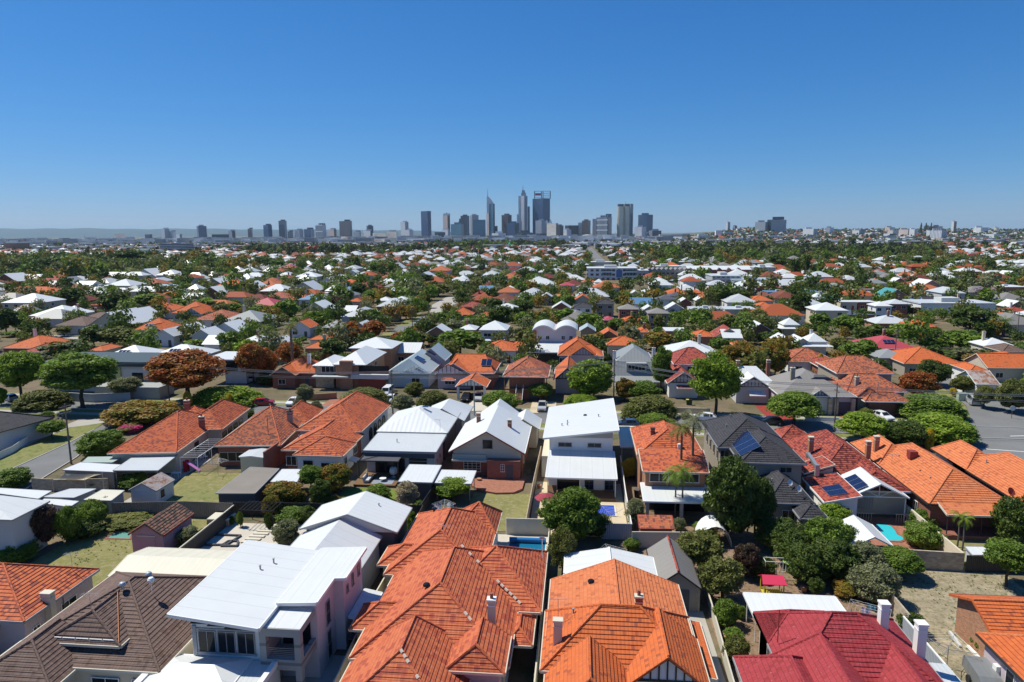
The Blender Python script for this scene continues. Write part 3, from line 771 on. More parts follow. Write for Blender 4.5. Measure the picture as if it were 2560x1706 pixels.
S_(h, [(-23.3, 47.6, 6.55), (-20.1, 47.6, 6.75), (-20.1, 57.0, 6.75), (-23.3, 57.0, 6.55)], 'whitep', th=.22)
S_(h, [(-20.08, 51.4, 6.75), (-19.1, 51.4, 6.82), (-19.1, 57.0, 6.82), (-20.08, 57.0, 6.75)], 'whitep', th=.22, name='side_roof')
WL_(h, -23.58, -20.3, 48.0, 56.6, 0, 6.35, 'w_pale'); WL_(h, -20.32, -19.45, 51.8, 56.55, 0, 6.5, 'w_pale', name='side_wall')
b = MB()                                              # balcony box of grey panels
X0, X1, Y0, Y1 = .35, 3.55, -4.95, -2.05
for xx in (X0, X1-.5): b.box(xx, xx+.5, Y0, Y0+.5, 0, 5.95)
b.box(X0+.5, X1-.5, Y0, Y0+.5, 5.3, 5.95); b.box(X0+.5, X1-.5, Y0, Y0+.5, 2.6, 3.45); b.box(X1-.4, X1, Y0+.5, Y1, 5.45, 5.95); b.box(X1-.4, X1, Y0+.5, Y1, 2.6, 3.45)
b.box(X0, X0+.3, Y0+.5, Y1, 0, 5.95); b.box(X0+.3, X1-.4, Y0+.5, Y1, 2.7, 2.9)
b.build('balcony', wall_mat('grey_panel_cladding', (.30, .31, .30), boards=1.5, dirt=.1), h)
b = MB(); b.poly([(X0, Y0+.1, 5.97), (X1, Y0+.1, 5.97), (X1, Y1, 6.03), (X0, Y1, 6.03)]); b.build('balcony_roof', M['whitep'], h)
b = MB()
for k in range(6): b.bar((X0+.5, Y0+.22, 3.5+k*.15), (X1-.5, Y0+.22, 3.5+k*.15), .012)
b.build('railing', M['steel'], h)
b = MB(); b.poly([(X0+.5, Y1-.02, 2.9), (X1-.4, Y1-.02, 2.9), (X1-.4, Y1-.02, 5.3), (X0+.5, Y1-.02, 5.3)]); b.build('glass_door', M['glass'], h)
for k in range(3): W_(h, 'F', 45.55, -28.05+k*1.55, 4.35, 1.4, 1.75, n=2, rows=1, fm=M['trimg'])
for k in range(3): W_(h, 'F', 45.55, -28.6+k*1.35, 6.05-k*.17, 1.25, .42-k*.05, n=1, fm=M['trimd'])
b = MB(); b.box(-5.1, -.15, -4.5, -4.42, 3.3, 3.42); b.box(-5.1, -.15, -4.5, -4.42, 5.3, 5.4); b.box(-5.2, -4.9, -4.52, -4.42, 3.2, 5.6); b.build('wall_band', M['trimg'], h)
W_(h, 'R', -20.28, 50.2, 4.4, .9, 2.0, n=1, rows=2, fm=M['trimg']); W_(h, 'R', -20.28, 50.2, 1.6, .9, 2.4, n=1, rows=2, fm=M['trimg'])
for y_, z_, hh in ((52.6, 5.2, .7), (54.0, 5.3, 1.1), (55.6, 5.5, 1.3)): W_(h, 'R', -19.43, y_, z_, .45, hh, n=1, fm=M['trimg'])
# lower front: hip awning roof behind a parapet
o_ = h.location
fl = [(-31.2, 42.0), (-22.6, 42.0), (-22.6, 45.3), (-31.2, 45.3)]
block(h, -7.4, -.6, -8.3, -4.4, 3.05, 3.75, 'whitep', 'w_white', 'x', 2.4, 1.9, ov=.0, walls=False)
WL_(h, -31.3, -22.4, 41.3, 45.5, 0, 3.0, 'w_lgrey', name='front_wall')
b = MB(); b.box(-7.7, 1.7, -8.9, -8.4, 2.95, 3.35); b.box(-7.7, -7.2, -8.4, -4.5, 2.95, 3.25); b.box(1.3, 1.7, -8.4, -5.0, 2.95, 3.35); b.build('parapet', M['trimw'], h)
b = MB(); b.poly([(-7.2, -8.4, 2.98), (1.3, -8.4, 2.98), (1.3, -4.5, 2.98), (-7.2, -4.5, 2.98)]); b.build('deck_roof', M['wgrey'], h)
for x_, y_ in ((-26.9, 52.3), (-26.3, 53.6)): vent(h, *L_(h, x_, y_), 6.75)
# rear single-storey wing
B_(h, -28.8, -20.2, 56.4, 65.6, 3.9, 5.75, 'whitep', 'w_lgrey', 'y', 0, 0, gut='trimg', ov=.3)
B_(h, -28.9, -18.5, 65.2, 71.6, 4.55, 6.35, 'white', 'w_dark', 'y', 0, 0, gut='trimg', ov=.5)
b = MB(); b.poly([(-4.7, 15.5, 4.35), (5.3, 15.5, 4.35), (.2, 15.5, 6.1)]); b.build('gable_panel', M['w_lgrey'], h)
S_(h, [(-19.3, 52.4, 2.75), (-17.7, 52.4, 2.55), (-17.7, 56.8, 2.55), (-19.3, 56.8, 2.85)], 'whitep', name='awning')
b = MB(); b.box(6.5, 6.9, 9.6, 10.0, 0, 2.4); b.build('awning_post', M['trimw'], h)
b = MB(); b.bar((3.5, 6.5, 0), (3.5, 6.5, 0.01), .01)
vent(h, *L_(h, -21.6, 69.4), 5.5)
b = MB(); b.box(-21.0+24-.3, -21.0+24+.3, 59.8-50, 60.1-50, 2.9, 3.4); b.build('air_conditioner', M['trimw'], h)
# F4 -------------------------------------------------------------- large red terracotta
h = thing('house', 'large rambling house with blended terracotta tiles in the lower centre', 'house', -11, 56)
kw = dict(steps=True, cap='blend', gut='trimc')
B_(h, -17.0, -4.9, 45.7, 63.0, 3.4, 7.1, 'blend', 'w_cream', 'y', 5.0, 6.0, **kw)
B_(h, -12.0, -2.9, 53.2, 64.4, 3.4, 6.5, 'blend', 'w_cream', 'x', 5.5, 5.3, **kw)
B_(h, -18.0, -8.6, 58.5, 72.6, 3.4, 6.2, 'blend', 'w_cream', 'y', 4.0, 4.7, **kw)
B_(h, -13.3, -8.55, 68.0, 74.0, 3.4, 5.7, 'blend', 'w_white', 'x', 3.0, 2.5, **kw)
B_(h, -18.3, -12.8, 49.6, 53.4, 3.3, 4.7, 'blend', 'w_brick2', 'x', 2.0, 1.9, **kw)
B_(h, -19.2, -14.2, 60.4, 64.4, 3.3, 4.6, 'blend', 'w_cream', 'x', 2.2, 2.0, **kw)
B_(h, -16.8, -7.6, 38.5, 48.2, 3.2, 6.2, 'blend', 'w_mauve', 'y', 4.4, 1.0, **kw)
B_(h, -9.4, -5.0, 43.9, 48.5, 4.1, 5.55, 'blend', 'w_mauve', 'y', 1.1, 0, **kw)
B_(h, -9.0, -4.4, 38.5, 43.2, 3.1, 4.2, 'blend', 'w_mauve', 'y', 2.0, 2.2, **kw)
B_(h, -5.6, -3.4, 49.2, 53.3, 2.9, 3.7, 'blend', 'w_mauve', 'y', 1.2, 1.0, walls=False, **kw)
b = MB()
for a_, c_ in (((-1.6+6.1, -6.4+.0, 0), (.0, .0, 0)),): pass
b = MB(); rng = random.Random(5)
for (a_, c_) in (((-10.95, 50.7, 7.16), (-4.95, 45.8, 3.5)), ((-12.2, 42.9, 6.28), (-7.7, 38.6, 3.3)), ((-10.5, 58.0, 6.9), (-4.2, 53.5, 3.5))):
    A_, C_ = Vector(a_)-Vector((-11, 56, 0)), Vector(c_)-Vector((-11, 56, 0))
    for i in range(16):
        if rng.random() < .55: b.bar(A_.lerp(C_, i/16+.005), A_.lerp(C_, i/16+.045), .125, None, 6)
b.build('ridge_mortar', mat('pale_ridge_mortar', (.60, .50, .42), .9), h)
chimney(h, *L_(h, -6.6, 49.4), 4.2, 6.6, .6, .55, 'w_cream', True, 'trimw')
vent(h, *L_(h, -12.2, 51.2), 6.6, 'tube'); vent(h, *L_(h, -5.5, 46.8), 4.1, 'tube'); vent(h, *L_(h, -15.6, 70.2), 5.1, 'tube')
aerial(h, *L_(h, -12.4, 59.5), 6.3, 1.8)
b = MB(); b.bar((7.7, 6.0, 3.9), (7.7, 6.0, 6.0), .05); b.box(7.45, 7.95, 5.95, 6.05, 5.9, 6.1); b.build('flue', M['steel'], h)
W_(h, 'R', -5.35, 48.2, 1.6, 1.8, 1.9, n=4, rows=1); W_(h, 'B', 62.5, -7, 1.6, 1.8, 1.9)
W_(h, 'R', -3.35, 60.5, 1.6, 2.2, 1.3); W_(h, 'L', -16.55, 56.0, 1.6, 1.6, 1.2)
# F5 -------------------------------------------------------------- bright orange
h = thing('house', 'bright orange tiled bungalow with a black-and-white front gable beside the concrete driveway', 'house', 3.5, 50)
kw = dict(steps=True, gut='trimc')
B_(h, -2.3, 9.15, 49.6, 58.7, 3.5, 5.7, 'orange2', 'w_lgrey', 'y', 0, 0, cap='orange2', **kw)
B_(h, -2.55, 9.3, 45.5, 53.5, 3.4, 6.5, 'orange', 'w_lgrey', 'x', 4.5, 4.4, cap='orange', **kw)
B_(h, 3.4, 9.45, 44.2, 50.5, 3.4, 5.9, 'orange', 'w_white', 'y', 0, 0, cap='orange', **kw)
B_(h, -2.2, 4.2, 39.0, 46.4, 3.2, 5.75, 'orange', 'w_white', 'y', 2.6, 0, cap='orange', **kw)
gable_trim(h, 4.1-3.5, 8.8-3.5, 44.65-50, 3.75, 5.5, 'trimd', 8)
S_(h, [(9.5, 46.6, 2.9), (10.3, 46.6, 2.75), (10.3, 54, 2.75), (9.5, 54, 2.9)], 'orange', 'trimc', name='side_awning')
b = MB(); b.box(6.0, 6.7, -3.0, 3.6, 0, 2.65); b.build('side_wall', M['w_lgrey'], h)
chimney(h, *L_(h, -1.35, 47.9), 3.6, 6.0, .65, .5, 'w_cream', False, 'trimc'); chimney(h, *L_(h, 5.05, 51.9), 4.6, 6.0, .6, .5, 'w_brick', True, 'trimc')
vent(h, *L_(h, 1.3, 55.9), 5.0, 'tube'); vent(h, *L_(h, -.2, 50.6), 5.1); aerial(h, *L_(h, -1.4, 50.3), 4.6, 1.8)
W_(h, 'F', 44.65, 7.3, 1.8, 2.0, 1.3, n=3); W_(h, 'R', 9.1-.25, 56, 1.8, 1.2, 1.2); W_(h, 'L', -2.1, 50, 1.8, 1.2, 1.2)
# carport + garage behind
h = thing('carport', 'large white gabled metal carport behind the bright orange bungalow', 'carport', 3.25, 62.8)
B_(h, -1.15, 7.65, 60.2, 65.4, 2.75, 3.6, 'whitep', 'w_white', 'y', 0, 0, walls=False)
b = MB()
for x_ in (-4.2, 0, 4.2):
    for y_ in (-2.4, 2.4): b.bar((x_, y_, 0), (x_, y_, 2.7 if x_ else 3.4), .06)
b.build('post', M['trimw'], h); b = MB(); b.box(-.12, .12, -2.62, 2.62, 3.62, 3.7); b.build('ridge_cap', M['trimw'], h)
h = thing('garage', 'narrow brick garage with weathered grey gabled roof at the end of the driveway', 'garage', 9.3, 64)
B_(h, 7.3, 11.5, 60.2, 67.8, 2.45, 4.0, 'taupe', 'w_taupe', 'y', 0, 0, ov=.25, gut='trimd', cap='redtl')
b = MB(); b.poly([(-.9, -3.62, 0), (1.2, -3.62, 0), (1.2, -3.62, 2.1), (-.9, -3.62, 2.1)]); b.build('roller_door', M['w_dark'], h)
b = MB(); b.bar((2.0, -3.5, 0), (2.0, -3.5, 2.5), .2); b.build('brick_pier', M['w_tan'], h)
# F6 -------------------------------------------------------------- crimson
h = thing('house', 'crimson tiled house with two tall white chimneys in the lower right', 'house', 20, 49)
kw = dict(steps=True, cap='crim', gut='trimg')
B_(h, 14.9, 26.0, 45.0, 54.8, 3.3, 6.5, 'crim', 'w_white', 'x', 4.4, 4.9, **kw)
B_(h, 14.9, 22.0, 50.5, 54.9, 3.3, 4.9, 'crim', 'w_white', 'x', 2.2, 2.2, **kw)
B_(h, 11.9, 18.4, 39.5, 48.7, 3.2, 5.3, 'crim', 'w_white', 'y', 2.8, 2.8, **kw)
B_(h, 14.6, 21.0, 39.0, 49.0, 3.2, 5.9, 'crim', 'w_white', 'y', 3.1, 1.0, **kw)
B_(h, 20.4, 25.4, 39.5, 48.0, 3.2, 5.3, 'crim', 'w_white', 'y', 2.5, 0, **kw)
chimney(h, *L_(h, 23.55, 51.1), 3.8, 6.75, .62, .62, 'w_white', False, 'trimw'); chimney(h, *L_(h, 25.6, 49.6), 2.6, 6.1, .65, .65, 'w_white', False, 'trimw')
b = MB(); b.bar((-4.6, .8, 3.9), (-4.6, .8, 6.6), .04); b.build('flue', M['trimr'], h)
W_(h, 'L', 15.3, 51, 1.7, 1.6, 1.5); W_(h, 'R', 25.6, 47, 1.8, .9, 1.2)
b = MB(); b.hexa([(6.1, -5.5, 2.3), (8.15, -5.5, 2.2), (8.15, 1.6, 2.2), (6.1, 1.6, 2.3)], [(6.1, -5.5, 2.4), (8.15, -5.5, 2.3), (8.15, 1.6, 2.3), (6.1, 1.6, 2.4)]); b.build('side_awning', M['wgrey'], h)
h = thing('carport', 'flat white metal carport behind the crimson roofed house', 'carport', 19, 57.6)
S_(h, [(15.2, 55.7, 2.55), (23.2, 55.7, 2.55), (23.0, 59.2, 2.75), (15.1, 59.2, 2.75)], 'white'); b = MB()
for x_ in (-3.6, 3.8):
    for y_ in (-1.6, 1.4): b.bar((x_, y_, 0), (x_, y_, 2.5), .05)
b.build('post', M['trimw'], h)
# F7 -------------------------------------------------------------- orange right edge
h = thing('house', 'plain orange tiled brick house at the lower right edge beside the dry vacant lot', 'house', 39, 54)
kw = dict(steps=True, cap='orange2', gut='trimd')
B_(h, 32.9, 48, 52.9, 59.6, 3.2, 4.6, 'orange', 'w_brick2', 'x', 0, 0, **kw); B_(h, 31.9, 44, 40, 53.6, 3.15, 5.7, 'orange', 'w_mauve', 'y', 6, 4.5, **kw)
W_(h, 'L', 32.35, 49.8, 1.8, 1.0, 1.4, n=1); W_(h, 'L', 32.35, 48.2, 1.8, 1.0, 1.4, n=1)
b = MB(); b.box(-6.95, -6.65, -3.0, -2.5, 1.1, 2.0); b.build('meter_box', M['trimw'], h)

# ================================================================ SECOND ROW
def rot_house(x, y, rz, label, name='house', cat='house'): return thing(name, label, cat, x, y, rz)
kwr = dict(steps=True, gut='trimc')
h = rot_house(-64, 91.3, R(8), 'long orange-red tiled house with stepped chimney, nearest the left side street')
block(h, -5.0, 5.0, 0, 18.5, 3.3, 6.3, 'redor', 'w_cream', 'y', 12.5, 5, cap='redor', **kwr)
block(h, .2, 7.2, 12, 26, 3.3, 5.9, 'redor', 'w_cream', 'y', 3.5, 3.5, cap='redor', **kwr)
block(h, -3, 3, 16, 22, 3.3, 5.6, 'redor', 'w_cream', 'y', 3, 3, cap='redor', **kwr)
chimney(h, 4.2, 11.5, 3.6, 5.6, .8, .6, 'w_brick', True); chimney(h, -.6, 17.6, 5.4, 6.9, .8, .6, 'w_brick', True)
for k in range(4): window(h, 'R', 6.75, 14+k*2.6, 1.6, 1.8, 1.5, fm=M['trimd'], n=1)
window(h, 'R', 4.55, 8, 1.7, 1.6, 1.5, fm=M['trimd'])
h = rot_house(-50, 95.9, R(7), 'red-orange tiled house with dark weathered lower tiles and a tall flue')
block(h, -5.1, 5.0, 0, 17, 3.3, 6.5, 'mott', 'w_brick', 'y', 11.5, 5, cap='redor', **kwr)
block(h, 0, 6.2, 12, 21.5, 3.3, 5.7, 'redor', 'w_brick', 'y', 3, 3, cap='redor', **kwr)
chimney(h, 3.6, 10, 4, 6.0, .8, .6, 'w_taupe', True, 'trimd'); b = MB(); b.bar((2.2, 3, 4), (2.2, 3, 7.2), .05); b.build('flue', M['trimr'], h)
for k in range(3): window(h, 'R', 5.75, 13.5+k*2.4, 1.7, 1.1, 1.3)
window(h, 'F', .45, -2, 1.5, 5.0, 1.4, n=4, fm=M['trimc']); aerial(h, 3, 15, 5, 2.5)
h = thing('shed', 'small flat-roofed brick laundry block joined to the red tiled house yard', 'shed', -47.7, 94.5)
B_(h, -49.6, -45.9, 92.4, 99.0, 2.75, 2.95, 'wgrey', 'w_cream', 'y', 0, 0, ov=.1); b = MB(); b.box(1.85, 2.1, -2.2, 5.2, 0, 3.6); b.build('parapet_wall', M['w_brick'], h)
h = thing('house', 'orange tiled house with white arched side wall and a lower tiled rear wing', 'house', -39.5, 105)
B_(h, -45.1, -34.3, 102.4, 119.6, 3.9, 7.0, 'redor', 'w_white', 'y', 5.6, 2.5, cap='redor', **kwr)
B_(h, -43.9, -34.0, 94.2, 103, 3.3, 5.6, 'redor', 'w_brick', 'y', 4.0, 0, cap='redor', **kwr)
B_(h, -41.3, -33.8, 92.2, 98.5, 3.25, 5.15, 'redor', 'w_white', 'y', 3.2, 3, cap='redor', **kwr)
for k in range(4): arch_window(h, 108.5+k*2.6-105, 4.78, .8, 1.7, 1.2)
W_(h, 'F', 94.6, -42.6, 1.6, 1.6, 1.4); W_(h, 'F', 92.6, -36.0, 1.5, 2.6, 1.3); W_(h, 'F', 92.6, -39.2, 1.4, 1.4, 1.9, n=1, fm=M['trimd'])
W_(h, 'R', -34.2, 94.4, 1.9, 1.2, 1.1); W_(h, 'R', -34.4, 99.5, 1.9, 1.4, 1.1); vent(h, *L_(h, -42.5, 97.5), 4.3); vent(h, *L_(h, -41, 100), 5.1); aerial(h, *L_(h, -39, 110), 6.4, 2)
b = MB(); b.hexa([(5.35, -9.5, 1.5), (6.5, -9.5, 1.2), (6.5, -7.6, 1.2), (5.35, -7.6, 1.5)], [(5.35, -9.5, 1.6), (6.5, -9.5, 1.3), (6.5, -7.6, 1.3), (5.35, -7.6, 1.6)]); b.build('window_awning', M['wgrey'], h)
# M4
h = thing('house', 'white metal roofed extension house with dark fascia and furnished rear deck', 'house', -25.6, 104)
S_(h, [(-31.2, 93.8, 3.75), (-20.4, 93.8, 3.75), (-20.2, 100.7, 4.35), (-31.0, 100.7, 4.35)], 'wgrey', 'trimg', th=.3)
WL_(h, -30.9, -20.8, 94.3, 100.7, 0, 3.5, 'w_lgrey'); b = MB(); b.box(-5.5, 4.95, -10.18, -9.98, 2.75, 3.5); b.build('fascia_panel', M['w_dark'], h)
B_(h, -31.3, -20.1, 100.9, 113.2, 4.5, 7.0, 'white', 'w_dark', 'y', 5.2, 5.2, gut='trimg')
B_(h, -26.5, -19.0, 110, 120, 3.9, 6.0, 'white', 'w_grey', 'y', 0, 3, gut='trimg')
solar_panel(h, (.3, 2.6, 6.95), (1, 0, 0), (0, 1, .0), 1, 1, 1.0, .8, name='skylight'); vent(h, *L_(h, -27, 97), 4.2)
b = MB(); b.bar((4.4, -3.0, 4.8), (4.4, -3.0, 6.6), .03); b.bar((3.6, -3.0, 6.6), (4.4, -3, 6.5), .03); b.build('flue', M['steel'], h)
b = MB()                                              # pergola
for x_ in (-5.7, .1):
    b.bar((x_, -12.4, 0.25), (x_, -12.4, 2.9), .12)
    b.bar((x_, -12.4, 2.9), (x_, -9.9, 2.9), .08)
b.bar((-5.9, -12.4, 2.9), (.3, -12.4, 2.9), .1); b.bar((-5.9, -12.8, 2.95), (-2.8, -9.9, 3.0), .05); b.build('pergola', M['trimd'], h)
b = MB(); b.poly([(-5.5, -12.3, 2.86), (0, -12.3, 2.86), (0, -10.2, 2.92), (-5.5, -10.2, 2.92)]); b.poly([(-5.5, -10.2, 2.9), (0, -10.2, 2.9), (0, -12.3, 2.84), (-5.5, -12.3, 2.84)]); b.build('pergola_roof', M['dgrey'], h)
b = MB(); b.box(-5.7, .3, -14.9, -9.8, 0, .28); b.build('deck', M['wood'], h)
for k in range(3): W_(h, 'F', 94.28, -28.9+k*1.5, 1.4, 1.45, 2.2, n=1, fm=M['trimd'])
W_(h, 'F', 94.28, -23.2, 1.3, 2.6, 1.5, n=2, fm=M['trimd']); W_(h, 'F', 94.28, -23.2, 2.4, 2.6, .3, n=1, fm=M['trimd'])
W_(h, 'R', -20.78, 96, 1.7, .8, .8, n=1); W_(h, 'R', -20.78, 98.2, 1.7, .8, .8, n=1)
# M5
h = thing('house', 'red brick and cream weatherboard gabled house with paved terrace behind', 'house', -13, 104)
B_(h, -18.5, -7.5, 93.9, 109, 3.85, 7.0, 'white', 'w_brick', 'y', 0, 0, gut='trimw')
b = MB(); b.poly([(-4.95, -9.7, 2.75), (4.95, -9.7, 2.75), (4.95, -9.7, 4.0), (0, -9.7, 6.75), (-4.95, -9.7, 4.0)]); b.build('gable_weatherboard', M['w_board'], h)
gt = MB(); gt.bar((-5.5, -10.2, 3.7), (0, -10.2, 6.9), .10); gt.bar((5.5, -10.2, 3.7), (0, -10.2, 6.9), .10); gt.build('bargeboard', M['trimr'], h)
b = MB(); b.box(-5.05, .4, -10.6, -9.72, 2.5, 2.72); b.box(-5.05, -.1, -10.0, -9.72, 2.7, 3.4); b.build('bay_cladding', M['w_board'], h)
b = MB(); b.box(.15, 4.9, -11.0, -9.72, 0, 2.9); b.build('brick_bay', M['w_brick'], h)
W_(h, 'F', 94.3, -12.9, 4.95, 1.4, 1.2, n=3, rows=2, fm=M['trimd']); W_(h, 'F', 94.3, -15.2, 1.6, 2.5, 1.6, n=4, rows=4)
W_(h, 'F', 93.0, -10.6, 1.9, .55, 1.1, n=2, rows=3); door(h, 'F', -11.0, 3.4, 1.0, 2.1, .2)
chimney(h, *L_(h, -15.6, 104), 4.8, 6.9, .6, .6, 'w_brick', False); chimney(h, *L_(h, -10.4, 101.5), 4.8, 6.6, .6, .6, 'w_brick', False)
B_(h, -17.2, -9.6, 109, 115, 3.85, 6.6, 'white', 'w_cream', 'y', 0, 0); B_(h, -11.5, -6.2, 108, 114.5, 3.3, 5.0, 'white', 'w_cream', 'y', 0, 0, gut='trimc')
W_(h, 'R', -7.95, 97.5, 1.8, 1.0, 1.1)
b = MB(); pts = [(-14.8, 90.4), (-13.2, 88.5), (-11, 87.7), (-8.6, 88.0), (-7.5, 89.5), (-7.4, 93.6), (-14.8, 93.6)]
p_ = [(x-0, y-0, .0) for x, y in pts]; b.hexa([(x, y, -.03) for x, y in pts], [(x, y, .24) for x, y in pts]); tag(b.build('terrace', M['paver']), kind='structure')
for lab, xs, ys, z1, z2, wm_ in (('dark walled shed with pale metal roof beside the silver shrub', (-23.5, -19.0), (84.4, 90.6), 2.7, 2.9, 'w_dark'), ('white flat roofed shelter next to the brick terrace', (-18.8, -13.9), (85.0, 89.6), 2.45, 2.6, None)):
    h = thing('shed', lab, 'shed', sum(xs)/2, sum(ys)/2)
    S_(h, [(xs[0], ys[0], z1), (xs[1], ys[0], z1), (xs[1], ys[1], z2), (xs[0], ys[1], z2)], 'whitep', 'trimg')
    if wm_: WL_(h, xs[0]+.2, xs[1]-.2, ys[0]+.3, ys[1]-.3, 0, z1-.18, wm_)
    else:
        b = MB()
        for x_ in (-2.2, 2.2):
            for y_ in (-2, 2): b.bar((x_, y_, 0), (x_, y_, 2.4), .05)
        b.build('post', M['trimg'], h)
# M6
h = thing('house', 'tall white house with one steep tilted white roof and blue rear doors', 'house', 0.5, 100)
S_(h, [(-4.8, 93.7, 6.25), (5.8, 93.7, 7.6), (5.9, 112.6, 7.6), (-4.7, 111.2, 6.25)], 'whitep', 'trimw', th=.22)
WL_(h, -4.0, 5.05, 95.0, 110.6, 0, 6.1, 'w_white', 7.25); b = MB(); b.poly([(-3.6, -5.05, 6.02), (4.5, -5.05, 6.02), (4.5, -5.05, 7.15)]); b.build('gable_panel', M['w_grey'], h)
W_(h, 'F', 94.98, -1.75, 4.95, 1.95, .6, n=2, fm=M['trimg']); W_(h, 'F', 94.98, 2.45, 4.95, 1.95, .6, n=2, fm=M['trimg'])
S_(h, [(-4.15, 86.9, 2.95), (5.25, 86.9, 2.95), (5.25, 95.0, 4.1), (-4.0, 95.0, 4.1)], 'whitep', 'trimw', name='lower_roof')
WL_(h, -3.9, 5.0, 89.4, 95.0, 0, 2.9, 'w_white', name='lower_wall')
b = MB(); b.box(-4.4, 4.6, -13.6, -10.6, 0, .38); b.build('deck', M['wood'], h)
b = MB()
for x_ in (-4.4, -.1, 4.55): b.bar((x_, -12.95, .35), (x_, -12.95, 2.85), .06)
b.build('post', M['trimw'], h)
bd = mat('blue_shutter_paint', (.05, .10, .24), .5)
for x_ in (1.15, 3.85): window(h, 'F', -10.62, x_-.0, 1.55, 1.2, 2.1, n=2, rows=3, fm=bd)
b = MB(); b.poly([(-3.2, -10.64, .4), (0, -10.64, .4), (0, -10.64, 2.6), (-3.2, -10.64, 2.6)]); b.build('glass_door', M['glass'], h)
for x_, y_ in ((-2.3, 99), (-1.5, 99), (-1.5, 100.5), (3.2, 102)): vent(h, *L_(h, x_, y_), 6.25+(x_+4.8)*.127)
vent(h, *L_(h, 1.2, 103.5), 7.02, 'tube')
b = MB(); b.poly([(-4.4, -13.62, .4), (-3.2, -13.62, .4), (-3.2, -12.2, 1.5), (-4.4, -12.2, 1.5)]); b.build('timber_screen', M['wood'], h)
b = MB(); b.box(-5.6, -4.55, -5.2, 4, 0, 3.2); b.build('side_wing', M['w_cream'], h)
# M7
h = thing('house', 'orange tiled brick house with palms and a flat white patio roof behind', 'house', 12.5, 92)
B_(h, 8.0, 16.8, 88.6, 101.5, 5.7, 8.1, 'redor', 'w_brick2', 'y', 4.3, 4.4, cap='redor', **kwr)
S_(h, [(8.3, 84.0, 5.15), (16.5, 84.0, 5.15), (16.7, 89.6, 6.3), (8.2, 89.6, 6.3)], 'redor', 'trimc', th=.16, name='rear_roof')
WL_(h, 8.7, 16.1, 84.6, 90, 0, 5.05, 'w_brick2'); WL_(h, 8.4, 16.4, 89, 101.1, 0, 5.6, 'w_brick2', name='upper_wall')
W_(h, 'F', 84.55, 10.4, 4.2, 2.4, 1.1, n=2); W_(h, 'F', 84.55, 14.2, 4.2, 2.4, 1.1, n=2)
S_(h, [(8.1, 80.0, 2.8), (16.4, 80.2, 2.8), (16.3, 85.6, 3.05), (8.2, 85.6, 3.05)], 'whitep', 'trimw', name='patio_roof')
b = MB()
for x_ in (-3.9, .2, 3.7): b.box(x_-.2, x_+.2, -11.6, -11.2, 0, 2.65)
b.build('patio_pier', M['w_grey'], h); b = MB(); b.poly([(-3.7, -8.0, 0), (3.6, -8.0, 0), (3.6, -8.0, 2.7), (-3.7, -8.0, 2.7)]); b.build('glass_door', M['glass'], h)
chimney(h, *L_(h, 10.5, 93.8), 6.6, 7.9, .55, .5, 'w_brick', False, 'trimd')
b = MB(); b.box(.9, 1.5, -2.3, -1.9, 6.2, 7.0); b.build('skylight', M['trimw'], h)
h = thing('carport', 'pale flat carport roof between the tall white house and the orange tiled house', 'carport', 8.2, 106)
S_(h, [(6.6, 101, 2.9), (8.9, 101, 2.9), (10.6, 112, 3.0), (6.8, 112, 3.0)], 'cream'); b = MB()
for x_, y_ in ((-1.4, -4.5), (.6, -4.5), (-1.2, 5.5), (2, 5.5)): b.bar((x_, y_, 0), (x_, y_, 2.8), .05)
b.build('post', M['trimc'], h)
h = thing('shed', 'tiny garden shed with orange tiled lean-to roof behind the grey yard wall', 'shed', 9, 75.4)
S_(h, [(7.1, 74.0, 1.95), (10.9, 74.2, 1.95), (11.0, 76.6, 2.5), (7.1, 76.5, 2.5)], 'mott', 'trimr', th=.1); WL_(h, 7.25, 10.75, 74.4, 76.4, 0, 1.95, 'w_brick')
# M8
h = thing('house', 'charcoal tiled two-storey house with a large solar array beside the big dark tree', 'house', 25, 93)
kd = dict(steps=True, cap='dark', gut='trimg')
B_(h, 19.2, 29.0, 92.4, 105.6, 5.8, 8.6, 'dark', 'w_taupe', 'y', 4.9, 4.9, **kd)
B_(h, 20.8, 29.0, 86.3, 97, 5.8, 8.1, 'dark', 'w_taupe', 'y', 4.1, 3, **kd)
B_(h, 22.5, 28.0, 79.5, 87.5, 3.2, 5.1, 'dark', 'w_taupe', 'y', 3.4, 2, **kd)
B_(h, 25.4, 28.6, 76.6, 80.5, 2.6, 3.6, 'dark', 'w_taupe', 'y', 1.6, 1.6, **kd)
sl_ = Vector((4.1, 0, 2.3)).normalized()
solar_panel(h, (-4.2+.4, -5.0, 6.05), (0, 1, 0), (sl_.x, 0, sl_.z), 3, 1, 1.7, 2.9); solar_panel(h, (-4.2+.9, .3, 6.35), (0, 1, 0), (sl_.x, 0, sl_.z), 2, 1, 1.7, 2.4)
W_(h, 'F', 86.7, 26.6, 4.9, 1.5, .7, n=2, fm=M['trimg']); W_(h, 'F', 79.9, 25.8, 1.6, 2.9, 1.3, n=4); W_(h, 'F', 92.8, 20.2, 4.9, 1.2, .9, fm=M['trimg'])
for k in range(4): W_(h, 'L', 19.6, 94.5+k*2.6, 4.2, .7, 1.2, n=1, fm=M['trimg'])
dish(h, 1.3, -12.5, 4.3); dish(h, .6, -11.3, 4.6)
for x_, y_, z_ in ((-3.6, 5, 7.2), (-2.4, 8, 7.9), (-1.0, -9.6, 4.5)): vent(h, x_, y_, z_)
